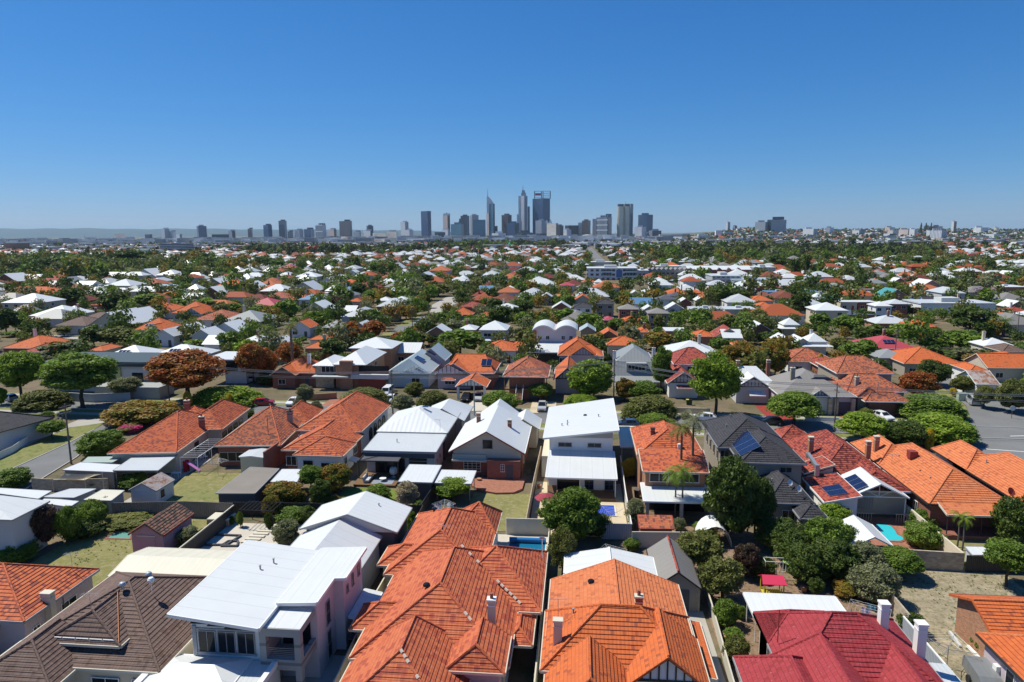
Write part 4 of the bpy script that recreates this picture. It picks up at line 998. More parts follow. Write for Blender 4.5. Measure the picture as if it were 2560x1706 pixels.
# M9
h = thing('house', 'dark red tiled house with white gabled patio, solar panels and kidney pool', 'house', 35.5, 92)
kd = dict(steps=True, cap='redtl', gut='trimw')
B_(h, 31.3, 40.6, 88.5, 104.5, 3.4, 6.5, 'redtl', 'w_cream', 'y', 4.7, 4.7, **kd)
B_(h, 34.0, 41.0, 84.5, 92, 3.2, 5.0, 'redtl', 'w_cream', 'y', 2.0, 1.0, **kd)
S_(h, [(29.4, 80.6, 3.1), (33.6, 80.6, 4.0), (33.6, 88.8, 4.0), (29.4, 88.8, 3.1)], 'redtl', 'trimw'); WL_(h, 29.8, 33.3, 81.0, 88.6, 0, 2.9, 'w_white', 3.75)
S_(h, [(29.6, 88.9, 3.7), (33.4, 88.9, 5.0), (33.0, 92.4, 5.0), (29.6, 92.4, 3.7)], 'redtl', 'trimc', name='step_roof'); WL_(h, 30, 33.2, 88.9, 92.2, 0, 3.4, 'w_tan', 4.6)
solar_panel(h, (-5.1, -10.2, 3.3), (0, 1, 0), (1, 0, .21), 2, 1, 1.5, 2.2)
B_(h, 33.1, 39.9, 82.6, 88.6, 3.15, 4.85, 'whitep', 'w_white', 'y', 0, 0, walls=False)
solar_panel(h, (-2.1, -9.0, 3.45), (0, 1, 0), (1, 0, .5), 3, 1, 1.3, 2.1)
b = MB()
for x_ in (-2.1, 4.1):
    for y_ in (-9.2, -5.2): b.bar((x_, y_, 0), (x_, y_, 3.0), .08)
b.build('patio_post', M['trimw'], h); b = MB(); b.bar((-2.3, -9.2, 3.1), (4.3, -9.2, 3.1), .07); b.bar((1, -9.2, 3.1), (1, -9.2, 4.6), .05); b.bar((1, -9.2, 3.1), (-.5, -9.2, 3.9), .04); b.bar((1, -9.2, 3.1), (2.5, -9.2, 3.9), .04); b.build('patio_frame', M['trimw'], h)
b = MB(); b.poly([(-2.0, -9.15, 1.5), (1.0-.6, -9.15, 1.5), (.4, -9.15, 2.95), (-2.0, -9.15, 2.95)]); b.poly([(.4, -9.14, 1.5), (-2.0, -9.14, 1.5), (-2, -9.14, 2.95), (.4, -9.14, 2.95)]); b.build('blind', M['asb'], h)
b = MB(); b.poly([(-2.0, -4.0, 0), (4.1, -4.0, 0), (4.1, -4.0, 2.8), (-2, -4.0, 2.8)]); b.build('glass_door', M['glass'], h)
b = MB()
for k in range(9): b.bar((-2.2+k*.3, -9.4, 0), (-2.2+k*.3, -9.4, 1.05), .025)
b.bar((-2.3, -9.4, 1.05), (.6, -9.4, 1.05), .04)
for k in range(5): b.bar((3.1+k*.3, -9.4, 0), (3.1+k*.3, -9.4, 1.05), .025)
b.bar((3, -9.4, 1.05), (4.5, -9.4, 1.05), .04); b.build('railing', M['trimc'], h)
chimney(h, -3.0, 3.6, 4.6, 6.6, .6, .6, 'w_brick2', False); chimney(h, 4.6, 3.4, 3.8, 6.2, .6, .6, 'w_brick2', False)
W_(h, 'F', 80.95, 31.7, 1.7, 1.6, 1.4)
b = MB(); b.hexa([(-4.9, -.6, 5.0), (-4.4, -.6, 5.0), (-4.4, -.1, 5.0), (-4.9, -.1, 5.0)], [(-4.9, -.6, 5.6), (-4.4, -.6, 5.6), (-4.4, -.1, 5.6), (-4.9, -.1, 5.6)])
b.hexa([(-4.85, -.55, 5.35), (-4.45, -.55, 5.35), (-1.5-3.2+.4, -3.4, 4.6), (-1.5-3.6+.4, -3.4, 4.6)], [(-4.85, -.55, 5.7), (-4.45, -.55, 5.7), (-4.3, -3.4, 5.0), (-4.7, -3.4, 5.0)])
b.box(-4.75, -4.25, -3.9, -3.4, 3.6, 5.1); b.build('exhaust_duct', M['steel'], h)
h = thing('gazebo', 'small red tiled gazebo with timber posts at the front of the dark red house', 'gazebo', 34.3, 110)
B_(h, 31.9, 36.8, 107.5, 112.3, 2.7, 4.3, 'redtl', 'w_cream', 'y', walls=False, cap='redtl', gut='trimg', steps=True); b = MB()
for x_ in (-2, 0, 2):
    for y_ in (-2, 2): b.bar((x_, y_, 0), (x_, y_, 2.6), .1)
b.build('post', M['trimd'], h)
# M10 M11
h = thing('house', 'long orange tiled brick house with a rust-red rooftop cooler', 'house', 46, 90)
ko = dict(steps=True, cap='orange2', gut='trimd')
B_(h, 41.0, 50.6, 80.2, 100.2, 3.4, 6.1, 'orange2', 'w_brick', 'y', 4.8, 4.8, **ko)
B_(h, 41.0, 46.5, 94, 103.8, 3.4, 5.6, 'orange2', 'w_brick', 'y', 2.7, 3.0, **ko)
S_(h, [(42.1, 78.2, 3.0), (50.4, 78.2, 3.0), (50.4, 81.0, 3.7), (42.1, 81.0, 3.7)], 'orange2', 'trimc', name='verandah_roof')
b = MB()
for x_ in (-3.7, 0, 4.1): b.bar((x_, -11.5, .5), (x_, -11.5, 2.9), .07)
b.build('verandah_post', M['trimd'], h); b = MB(); b.box(-4, 5, -11.8, -9.4, 0, .5); b.build('verandah_floor', M['w_brick'], h)
chimney(h, -3.9, 7.6, 3.8, 6.3, .6, .6, 'w_brick2', False)
b = MB(); b.box(-2.3, -1.3, 1.2, 2.2, 5.3, 6.2); b.box(-2.2, -1.4, 1.3, 2.1, 4.6, 5.3); b.build('rooftop_cooler', M['trimr'], h)
for y_ in (3.6, -2.2, -4.8): vent(h, -2.6, y_, 4.6)
W_(h, 'L', 41.4, 84, 1.6, 1.0, 1.4); W_(h, 'L', 41.4, 88, 1.6, 1.0, 1.4); aerial(h, -3.9, 2.6, 3.8, 1.6)
b = MB()
for k in range(4): b.box(1.6, 3.2, -12.2-.28*k, -11.9-.28*k, 0, .44-.11*k)
b.build('steps', M['w_brick'], h)
h = thing('house', 'orange tiled house with two satellite dishes at the right edge by the junction', 'house', 57, 93)
B_(h, 51.8, 61.5, 80.5, 97.5, 3.3, 5.9, 'orange2', 'w_brick', 'y', 4.8, 4.8, **ko); B_(h, 51.8, 57, 93, 102.2, 3.3, 5.4, 'orange2', 'w_white', 'y', 2.6, 2.6, **ko)
dish(h, -5.1, -9.4, 3.5, M['trimr'], .5, -1.2); dish(h, -4.6, -11.4, 3.5, M['trimr'], .5, -1.2); vent(h, -3, -.5, 4.6)
# L1 left
h = thing('house', 'grey walled house with dark tiled roof at the left edge past the verge', 'house', -100, 106, R(-12))
block(h, -9, 6.2, -8, 5, 3.2, 5.6, 'dark', 'w_lgrey', 'x', 4, 5, gut='trimd', cap='dark'); block(h, -2, 5.4, -12, -4, 2.9, 4.4, 'dark', 'w_lgrey', 'y', 3.4, 2, gut='trimd', cap='dark'); window(h, 'F', -11.55, 3, 1.6, 1.6, 1.2)
# grey-white house lower left of the lane (white hip)
x1, y1 = q('B1', 110, 1250, 5.2); x2, y2 = q('B1', 425, 1075, 5.2)
h = thing('house', 'pale two-storey house with white hip roof at the left edge by the dark purple tree', 'house', x1-6, y1+4)
block(h, -6, 6, -4, y2-y1-4, 5.2, 7.0, 'whitep', 'w_lgrey', 'y', 4.2, 4.2, gut='trimg'); window(h, 'F', -3.55, 3.2, 3.6, 1.2, 1.2)
# low sheds between
def lowroof(lab, pts, z, rm, wm=None, name='shed', z2=None, post=False):
    P_ = [q(t, x, y, z if i < 2 else (z2 or z)) for i, (t, x, y) in enumerate(pts)]
    cx = sum(p[0] for p in P_)/4; cy = sum(p[1] for p in P_)/4
    h = thing(name, lab, name.replace('_', ' '), cx, cy)
    cs = [(p[0]-cx, p[1]-cy, z if i < 2 else (z2 or z)) for i, p in enumerate(P_)]
    skillion(h, cs, rm, 'trimg', th=.1)
    if wm:
        b = MB(); c2 = [(c[0]*.94, c[1]*.94, c[2]-.1) for c in cs]
        for i in range(4):
            a, d = c2[i], c2[(i+1) % 4]; b.poly([(a[0], a[1], 0), (d[0], d[1], 0), d, a])
        b.build('wall', M[wm], h)
    if post or not wm:
        b = MB()
        for c in cs: b.bar((c[0]*.93, c[1]*.93, 0), (c[0]*.93, c[1]*.93, c[2]-.08), .06)
        b.build('post', M['trimg'], h)
    return h
lowroof('grey flat patio roof behind the long orange-red house', [('B1', 1040, 795), ('B1', 1450, 795), ('B1', 1630, 652), ('B1', 1250, 652)], 2.7, 'wgrey')
lowroof('white flat carport roof near the cream shade sail', [('B1', 575, 790), ('B1', 1050, 810), ('B1', 1130, 745), ('B1', 740, 722)], 2.5, 'whitep', 'w_taupe', 'carport')
lowroof('pale green skillion roof with two dark skylights by the road', [('B1', 755, 722), ('B1', 1030, 722), ('B1', 1130, 668), ('B1', 810, 672)], 2.5, 'palegreen', 'w_taupe')
lowroof('long white flat shed roof at the left edge behind the tall fence', [('B1', -60, 1000), ('B1', 350, 1055), ('B1', 470, 985), ('B1', -60, 955)], 2.6, 'whitep', 'w_lgrey')
lowroof('grey metal shed roof between two white shed roofs', [('B1', 400, 1038), ('B1', 680, 1045), ('B1', 880, 965), ('B1', 640, 965)], 2.5, 'wgrey', 'w_grey')
lowroof('cream flat shed roof next to the weatherboard shed', [('B1', 770, 1065), ('B1', 1020, 1072), ('B1', 1140, 980), ('B1', 940, 972)], 2.4, 'cream', 'w_grey')
lowroof('white shed roof behind the leafy green trees', [('B1', 430, 1100), ('B1', 640, 1130), ('B1', 720, 1080), ('B1', 380, 1045)], 2.3, 'whitep', 'w_lgrey')
lowroof('long ribbed grey shed roof on dark walls in the backyard', [('B1', 1985, 1005), ('B1', 2340, 1005), ('B2', 210, 780), ('B1', 2300, 765)], 2.5, 'asb', 'w_dark')
lowroof('white patio roof beside the orange tiled house rear', [('B2', 135, 900), ('B2', 375, 900), ('B2', 430, 785), ('B2', 240, 785)], 2.5, 'whitep')
lowroof('white shed roof on the boundary beside the dark steel fence', [('A4', 1880, 395), ('A4', 2090, 395), ('A4', 2060, 325), ('A4', 1815, 320)], 1.9, 'whitep', 'w_lgrey')
# weatherboard shed with rusty roof
x0, y0 = q('B1', 1185, 975, 2.2); x1, _ = q('B1', 1430, 985, 2.2); _, y1 = q('B1', 1615, 880, 2.2)
h = thing('shed', 'weathered white timber shed with rusty corrugated roof', 'shed', (x0+x1)/2, (y0+y1)/2)
hw = (x1-x0)/2; hl = (y1-y0)/2
block(h, -hw, hw, -hl, hl, 2.2, 3.2, 'rusty', 'w_boardw', 'y', 0, 0, ov=.12, gut='trimg'); window(h, 'R', hw-.1, -hl*.3, 1.3, .7, .9, fm=M['trimd']); door(h, 'F', -hl+.12, -.2, 2.2, 1.9, 0, 'w_boardw')
# pink garage
x0, y0 = q('A1', 1180, 205, 2.3); x1, _ = q('A1', 1470, 240, 2.3); _, y1 = q('B1', 1735, 1190, 2.3)
h = thing('garage', 'pink painted brick garage with old mottled tiled gable roof', 'garage', (x0+x1)/2, (y0+y1)/2)
hw = (x1-x0)/2; hl = (y1-y0)/2
block(h, -hw, hw, -hl, hl, 2.3, 3.6, 'old', 'w_pink', 'y', 0, 0, ov=.2, gut='trimr', steps=True); door(h, 'F', -hl+.2, -.1, 2.0, 2.0, 0, 'w_pink'); b = MB(); b.box(-1.2, 1.0, -hl+.1, -hl+.2, 2.02, 2.12); b.build('door_lintel', M['trimc'], h)

# ================================================================ FENCES AND YARD WALLS
def fence(label, pts, h, m, z=0, th=.12, name='fence', cap=None, posts=None):
    cx, cy = pts[0]; f = MB()
    for a, b in zip(pts[:-1], pts[1:]):
        A_, B2 = Vector((a[0]-cx, a[1]-cy, 0)), Vector((b[0]-cx, b[1]-cy, 0)); d = (B2-A_).normalized(); n = Vector((d.y, -d.x, 0))*th/2
        lo = [A_+n, B2+n, B2-n, A_-n]; f.hexa([p+Vector((0, 0, z-.05)) for p in lo], [p+Vector((0, 0, h)) for p in lo])
    t = f.build(name, M[m], None, (cx, cy, 0))
    tag(t, label, 'fence' if 'fence' in name else 'wall')
    if cap:
        c = MB()
        for a, b in zip(pts[:-1], pts[1:]): c.bar((a[0]-cx, a[1]-cy, h+.03), (b[0]-cx, b[1]-cy, h+.03), .085)
        c.build('coping', M[cap], t)
    if posts:
        for a, b in zip(pts[:-1], pts[1:]):
            L0 = math.hypot(b[0]-a[0], b[1]-a[1]); n_ = max(1, int(L0/posts))
            for i in range(n_+1):
                c = MB(); c.bar((0, 0, 0), (0, 0, h+.08), .09); c.build('post', M[m], t, (a[0]+(b[0]-a[0])*i/n_-cx, a[1]+(b[1]-a[1])*i/n_-cy, 0))
    return t
Q = q
fence('tall grey corrugated fence behind the pink garage', [Q('B1', 1040, 1240), Q('B1', 1700, 1225), (-42.6, 77.0)], 2.1, 'fibrof', th=.06)
fence('cream capped yard wall left of the large terracotta house', [(-18.6, 76), (-18.7, 58), (-18.1, 46.5), (-18.0, 40)], 1.75, 'lime', name='garden_wall', cap='trimc', posts=4)
fence('pale rendered wall behind the covered blue pool', [(-8.2, 75.5), (-3.1, 75.6)], 1.9, 'lime', name='garden_wall', cap='trimc', posts=2.5)
fence('cream wall between the terracotta house and the bright orange house', [(-3.1, 75.6), (-3.05, 60), (-3.05, 38)], 1.7, 'lime', name='garden_wall', cap='trimc', posts=3)
fence('pale blue-grey ribbed steel fence in front of the cream pool terrace', [(2.9, 75.2), (6.3, 75.3)], 1.8, 'steelf', th=.05, cap='steelf')
fence('long pale fence on the right side of the tall white house', [(6.3, 75.3), (6.3, 86), (6.5, 100)], 1.75, 'lime', cap='trimw', th=.08)
fence('weathered timber fence between the gabled brick house and the tall white house', [(-5.95, 75.7), (-5.9, 90), (-5.7, 104)], 1.75, 'w_tan', th=.1)
fence('rendered grey yard wall behind the old garage', [(6.2, 73.2), (12.6, 73.6)], 1.8, 'lime', name='garden_wall', cap='trimc')
fence('low mossy concrete boundary wall along the driveway', [(12.7, 68), (12.5, 60), (12.1, 50), (11.7, 38)], 1.1, 'lime', name='garden_wall')
fence('tan block wall below the kidney pool', [(29.4, 71.2), (40.0, 70.6)], 2.0, 'w_tan', name='garden_wall', th=.2)
fence('cream wall running back beside the palm lawn', [(40.0, 70.7), (40.1, 83)], 1.9, 'w_cream', name='garden_wall', th=.2)
fence('black ribbed steel fence behind the vacant lot', [(40.2, 70.5), (46, 70.6), (60, 70.8)], 1.8, 'darkf', th=.05)
fence('blue-grey steel fence between the crimson house and the vacant lot', [(28.4, 58), (28.5, 48), (27.9, 40)], 1.8, 'steelf', th=.05, cap='trimw')
fence('tan block wall at the far end of the drying yard', [(29.2, 71), (29.0, 58.2)], 1.9, 'w_tan', name='garden_wall', th=.15)
fence('dark timber fence beside the white rear wing', [(-30.3, 57.5), (-30.4, 78.5)], 1.8, 'dgrey', th=.08)
fence('dark fence behind the rust-coloured shrubs', [(-44, 78.0), (-30.4, 78.6), (-19, 79.0)], 1.8, 'darkf', th=.06)
fence('dark fence with pale capping beside the spa courtyard', [(-42.4, 57), (-42.5, 77)], 1.8, 'darkf', th=.1, cap='trimc')
fence('black fence beyond the white rear wing of the modern house', [(-19, 79), (-18.7, 66)], 1.8, 'darkf', th=.08)
fence('dark panel fence left of the brick terrace lawn', [(-19.3, 79.2), (-18.9, 92)], 1.8, 'darkf', th=.08)
fence('concrete side wall between the charcoal house and the dark red house', [(29.2, 79), (29.3, 96)], 1.6, 'w_cream', name='garden_wall')
fence('pale wall between the dark red house and the long orange house', [(40.6, 84), (40.7, 97)], 1.5, 'w_cream', name='garden_wall')
fence('white picket fence in front of the grey house at the left edge', [(-91.5, 94), (-92.2, 99.5), (-95.4, 108)], 1.1, 'w_white', th=.05)
fence('timber fence around the shade sail courtyard', [Q('B1', 300, 970), Q('B1', 420, 980), Q('B1', 610, 985), Q('B1', 1000, 975)], 1.7, 'w_tan')
fence('low limestone wall with piers in front of the bright round tree', [Q('B3', 1515, 265), Q('B3', 1660, 270), Q('B3', 1815, 275)], 1.0, 'w_stone', name='garden_wall', th=.3, posts=4, cap='trimc')
fence('curved low white front wall by the umbrella street tree', [Q('B4', 340, 335), Q('B4', 480, 345), Q('B4', 650, 350)], .8, 'w_white', name='garden_wall', th=.25, cap='trimw', posts=5)
fence('brick front wall with tall piers near the balcony house', [Q('B2', 400, 140), Q('B2', 500, 150), Q('B2', 740, 135)], 1.3, 'w_brick2', name='garden_wall', th=.3, posts=4)
fence('grey rendered wall of the modern corner house', [Q('C1', 600, 1330), Q('C1', 860, 1345), Q('C1', 1200, 1330)], 1.8, 'w_lgrey', name='garden_wall', th=.2)

# ================================================================ YARD THINGS
def pool(label, pts, wm, name='swimming_pool', rim='trimw', rimw=.35):
    cx = sum(p[0] for p in pts)/len(pts); cy = sum(p[1] for p in pts)/len(pts)
    P_ = [(x-cx, y-cy) for x, y in pts]; t = thing(name, label, 'pool', cx, cy)
    b = MB(); o_ = [(x*(1+rimw/math.hypot(x, y)), y*(1+rimw/math.hypot(x, y))) for x, y in P_]
    for i in range(len(P_)):
        j = (i+1) % len(P_); b.hexa([(*P_[i], 0), (*P_[j], 0), (*o_[j], 0), (*o_[i], 0)][::-1], [(*P_[i], .05), (*P_[j], .05), (*o_[j], .05), (*o_[i], .05)][::-1])
    b.build('coping', M[rim], t); b = MB(); b.poly([(*p, .025) for p in P_]); b.build('pool_water', wm, t); return t
def water(n, c):
    m = mat(n, c, .08, spec=.6); g = N(m); g.bump(g.noise(3., g.geo(), 3), .15, .05); return m
wt = water('turquoise_pool_water', (.04, .52, .60)); wb = mat('blue_pool_cover', (.02, .16, .42), .35); wd_ = water('dark_blue_pool', (.01, .14, .26))
kp = [q('B4', *p) for p in ((985, 1300), (1000, 1290), (1070, 1290), (1130, 1310), (1165, 1345), (1185, 1385), (1235, 1410), (1245, 1430), (1215, 1445), (1100, 1442), (1070, 1400), (1020, 1350))]
if True:
    kp = kp[::-1]
    pool('turquoise kidney-shaped pool set in brick paving', kp, wt, rim='w_brick')
t = pool('narrow blue pool with rolled blue cover behind the terracotta house', [(-7.6, 70.2), (-3.5, 70.2), (-3.5, 74.2), (-7.6, 74.2)], wd_, rim='trimc')
b = MB(); b.bar((-2.1, 1.2, .35), (2.1, 1.2, .35), .28, None, 12); b.build('cover_roller', wb, t)
t = pool('small rectangular pool with bright blue bubble cover', [(2.2, 81.8), (4.8, 81.8), (4.8, 85.0), (2.2, 85.0)], mat('cobalt_bubble_cover', (.02, .06, .42), .5), rim='trimc')
t = pool('empty green painted pond in the shaded backyard', [q('B1', 985, 1420), q('B1', 1190, 1425), q('B1', 1210, 1360), q('B1', 1070, 1355)], M['green_conc'], 'garden_pond', 'w_brick'); t['category'] = 'pond'
h = thing('pool_shelter', 'white gabled metal shelter beside the kidney pool', 'shelter', 31, 73.6)
block(h, -1.9, 2.0, -2.9, 2.6, 2.4, 3.4, 'whitep', 'w_white', 'y', 0, 0, walls=False); b = MB()
for x_ in (-1.6, 1.7):
    for y_ in (-2.6, 2.2): b.bar((x_, y_, 0), (x_, y_, 2.35), .06)
b.build('post', M['trimw'], h); b = MB(); b.box(-1.7, 1.8, -2.7, -2.6, 0, 2.3); b.build('back_panel', M['w_tan'], h)
def clothesline(x, y, lab, cloth=True, s=1.0, z=2.0, seed=1, rz=.3):
    r = random.Random(seed); t = thing('clothesline', lab, 'clothesline', x, y, rz)
    b = MB(); b.bar((0, 0, 0), (0, 0, z), .035); b.build('pole', M['steel'], t)
    a = MB(); tip = []
    for k in range(4):
        an = 1.571*k; e = (math.cos(an)*2.0*s, math.sin(an)*2.0*s, z+.25); tip.append(Vector(e)); a.bar((0, 0, z-.25), e, .022); a.bar((0, 0, z+.1), (e[0]*.5, e[1]*.5, z), .015)
    a.build('arms', M['steel'], t)
    w_ = MB()
    for f in (.45, .65, .85, 1.0):
        for k in range(4):
            A_, B2 = tip[k]*f, tip[(k+1) % 4]*f; A_.z = B2.z = z-.2+.45*f; w_.bar(A_, B2, .008, None, 3)
    w_.build('line', M['trimw'], t)
    if cloth:
        cols = [(.7, .7, .72), (.65, .55, .7), (.02, .03, .09), (.1, .35, .4), (.6, .62, .7), (.35, .3, .32), (.03, .08, .25)]
        for i in range(11):
            k = r.randrange(4); f = r.choice((.65, .85, 1.0)); A_, B2 = tip[k]*f, tip[(k+1) % 4]*f; A_.z = B2.z = z-.2+.45*f
            u = r.uniform(.1, .7); d = (B2-A_); wd = r.uniform(.35, .8)/d.length; hh = r.uniform(.4, .9); p0 = A_+d*u; p1 = A_+d*(u+wd)
            c = MB(); n_ = 4; nn = Vector((d.y, -d.x, 0)).normalized()
            for j in range(n_):
                a0, a1 = p0.lerp(p1, j/n_), p0.lerp(p1, (j+1)/n_); o0, o1 = nn*.06*math.sin(j*2.2), nn*.06*math.sin((j+1)*2.2)
                c.poly([a0-Vector((0, 0, hh))+o0, a1-Vector((0, 0, hh))+o1, a1, a0]); 
            mm = bpy.data.materials.get('cloth_%d' % (i % 7)) or mat('cloth_%d' % (i % 7), cols[i % 7], .9)
            cl = c.build('hanging_cloth', mm); cl.matrix_world = Matrix.Translation((x, y, 0)) @ Matrix.Rotation(rz, 4, 'Z')
            tag(cl, '%s on the %s' % (('white sheet pegged', 'pale lilac towel hung', 'black garment pegged', 'teal towel hung', 'pale grey shirt hung', 'brown garment pegged', 'navy cloth pegged')[i % 7], 'rotary line by the crimson house' if seed == 1 else 'small rotary line near the grey lawn'), 'laundry', 'washing on the rotary clothesline %s' % ('by the crimson house' if seed == 1 else 'behind the terracotta house'))
    return t
clothesline(25.3, 57.6, 'rotary clothesline crowded with washing behind the crimson house', True, 1.15, 2.0, 1)
clothesline(-16.4, 79.2, 'folding clothesline with small washing behind the terracotta house', True, .75, 1.7, 2, .1)
clothesline(3.6, 67.6, 'bare silver rotary clothesline behind the white carport', False, .9, 1.9, 3)
clothesline(4.1, 78.0, 'bare rotary clothesline on the cream pool terrace', False, .9, 1.9, 4, .6)
clothesline(*q('B1', 2005, 840), 'rotary clothesline on the yellowed lawn by the brick house', False, .8, 1.9, 5)
clothesline(29.9, 53.6, 'rotary clothesline half hidden by shrubs at the crimson house fence', False, 1.0, 1.9, 6, .9)
# play frame
x, y = q('A4', 100, 650); t = thing('climbing_frame', 'white and lime green climbing frame with ladder under the dark trees', 'play frame', x, y)
b = MB()
for xx in (-1.4, 0, .6):
    for yy in (0, .9): b.bar((xx, yy, 0), (xx, yy, 2.2), .035)
for yy in (0, .9): b.bar((-1.4, yy, 2.2), (.6, yy, 2.2), .035)
b.bar((-1.4, 0, 1.2), (.6, 0, 1.2), .03); b.bar((-1.4, 0, 2.2), (-1.4, .9, 2.2), .035); b.build('frame', M['trimw'], t)
b = MB(); lg = mat('lime_green_paint', (.35, .55, .08), .5)
for s in (0, .6): b.bar((.4+s*0, -.2+s, 2.2), (1.7, -.2+s, 1.6), .035)
for k in range(8): b.bar((.4+1.3*k/7, -.2, 2.2-.6*k/7), (.4+1.3*k/7, .4, 2.2-.6*k/7), .03)
b.bar((1.7, -.2, 0), (1.7, -.2, 1.6), .035); b.bar((1.7, .4, 0), (1.7, .4, 1.6), .035); b.build('ladder', lg, t)
x, y = q('A4', 50, 790); t = thing('playhouse', 'small yellow playhouse with bright pink-red roof', 'playhouse', x, y+.6)
b = MB(); pr = mat('pink_red_playhouse_roof', (.62, .035, .09), .6); b.hexa([(-1.15, -.9, 1.45), (1.15, -.9, 1.45), (1.0, .1, 1.95), (-1.0, .1, 1.95)], [(-1.15, -.9, 1.5), (1.15, -.9, 1.5), (1.0, .1, 2.0), (-1.0, .1, 2.0)]); b.hexa([(-1.0, .1, 1.95), (1.0, .1, 1.95), (1.15, .9, 1.45), (-1.15, .9, 1.45)], [(-1.0, .1, 2.0), (1.0, .1, 2.0), (1.15, .9, 1.5), (-1.15, .9, 1.5)]); b.build('roof', pr, t)
b = MB(); yl = mat('yellow_playhouse_paint', (.55, .45, .04), .6)
for xx in (-.9, .9):
    for yy in (-.7, .7): b.bar((xx, yy, 0), (xx, yy, 1.5), .06)
for k in range(9): b.box(-.85+k*.21, -.72+k*.21, -.72, -.68, .2, .95)
b.box(-.9, .9, -.7, .7, .12, .2); b.build('wall', yl, t)
# slide
x, y = q('B1', 1745, 805); t = thing('slide', 'purple and pink toddler slide beside the concrete path', 'slide', x, y)
b = MB(); pk = mat('pink_plastic', (.60, .22, .50), .4); rd = mat('red_plastic', (.45, .02, .04), .4); vl = mat('violet_plastic', (.16, .08, .40), .4)
b.hexa([(-.2, -.3, 1.3), (-.2, .3, 1.3), (1.6, .3, .12), (1.6, -.3, .12)], [(-.2, -.3, 1.4), (-.2, .3, 1.4), (1.6, .3, .2), (1.6, -.3, .2)]); b.build('chute', pk, t)
b = MB(); b.box(-.8, -.2, -.35, -.28, .0, 1.7); b.box(-.8, -.2, .28, .35, 0, 1.7); b.build('side_panel', rd, t); b = MB(); b.box(-.8, -.2, -.28, .28, 1.25, 1.32)
for k in range(4): b.box(-.95, -.82, -.25, .25, .2+.28*k, .26+.28*k)
b.build('platform', vl, t)
# umbrella
x, y = q('B3', 290, 1205, 0); t = thing('sun_umbrella', 'dark red sun umbrella at the corner of the cream terrace', 'umbrella', x+.3, y+.7)
b = MB(); b.lathe([(1.5, 2.0), (.75, 2.35), (.001, 2.6)], 0, 0, None, 8); b.build('canopy', mat('burgundy_canvas', (.30, .04, .06), .8), t); b = MB(); b.bar((0, 0, 0), (0, 0, 2.65), .03); b.build('pole', M['trimw'], t)
# spa tub
x, y = q('B1', 2000, 1310); t = thing('spa_tub', 'spa tub with worn white cover beside the black pergola', 'spa', x, y+1)
b = MB(); b.box(-1.35, 1.35, -1.0, 1.0, 0, .8); b.build('cabinet', M['w_taupe'], t); b = MB(); b.hexa([(-1.4, -1.05, .8), (1.4, -1.05, .8), (1.4, 1.05, .8), (-1.4, 1.05, .8)], [(-1.3, -1, .92), (1.3, -1, .92), (1.3, 1, .92), (-1.3, 1, .92)]); b.build('cover', M['cream'], t)
x, y = q('B1', 2350, 1330); t = thing('pergola', 'black open pergola in the spa courtyard', 'pergola', x, y)
b = MB()
for xx in (-1.7, 2.2):
    for yy in (0, 2.6): b.bar((xx, yy, 0), (xx, yy, 2.3), .06)
for k in range(9): b.bar((-1.9+k*.52, -.2, 2.35), (-1.9+k*.52, 2.8, 2.35), .04)
b.bar((-1.9, 0, 2.28), (2.4, 0, 2.28), .06); b.bar((-1.9, 2.6, 2.28), (2.4, 2.6, 2.28), .06); b.build('frame', M['black'], t)
# garden beds
for lab, T4 in (('sunken garden bed with dark edging nearest the cream shed roof', (('A1', 1870, 310), ('A1', 2080, 310), ('A1', 2215, 225), ('A1', 1975, 215))), ('narrow garden bed with dark edging beside the pale steps', (('A1', 2030, 320), ('A1', 2180, 320), ('A1', 2190, 275), ('A1', 2100, 275)))):
    P4 = [q(*p) for p in T4]; cx, cy = P4[0]; b = MB()
    for i in range(4):
        a, c = P4[i], P4[(i+1) % 4]; b.bar((a[0]-cx, a[1]-cy, .1), (c[0]-cx, c[1]-cy, .1), .14)
    tag(b.build('garden_edging', M['w_dark'], None, (cx, cy, 0)), lab, 'garden bed')
t = thing('steps', 'pale timber steps crossing the courtyard garden', 'steps', *q('A1', 2280, 290))
for k in range(5):
    b = MB(); b.box(-.9, .9, 0, .5, 0, .14); b.build('tread', M['trimc'], t, (.12*k, .75*k, 0))
# shade sail
P4 = [q('B1', 480, 890, 1.6), q('B1', 780, 892, 1.7), q('B1', 940, 835, 2.4), q('B1', 590, 825, 2.5)]
cx, cy = P4[0]; t = thing('shade_sail', 'cream shade sail over a small courtyard', 'shade sail', cx, cy); zz = (1.7, 1.8, 2.5, 2.5); n_ = 6; b = MB()
def sp(u, v):
    a = [Vector((P4[i][0]-cx, P4[i][1]-cy, zz[i])) for i in range(4)]
    p = a[0].lerp(a[1], u).lerp(a[3].lerp(a[2], u), v); k = .16; c = (a[0]+a[1]+a[2]+a[3])/4
    e = 4*(u*(1-u))*(1-abs(2*v-1)*0)*abs(2*v-1)+4*(v*(1-v))*abs(2*u-1); return p.lerp(c, k*min(1, e))-Vector((0, 0, .5*math.sin(math.pi*u)*math.sin(math.pi*v)))
for i in range(n_):
    for j in range(n_): b.poly([sp(i/n_, j/n_), sp((i+1)/n_, j/n_), sp((i+1)/n_, (j+1)/n_), sp(i/n_, (j+1)/n_)])
b.build('sail', mat('cream_shade_cloth', (.55, .46, .32), .9), t, smooth=True)
b = MB()
for i in range(4): b.bar((P4[i][0]-cx, P4[i][1]-cy, 0), (P4[i][0]-cx, P4[i][1]-cy, zz[i]+.2), .05)
b.build('post', M['steel'], t)
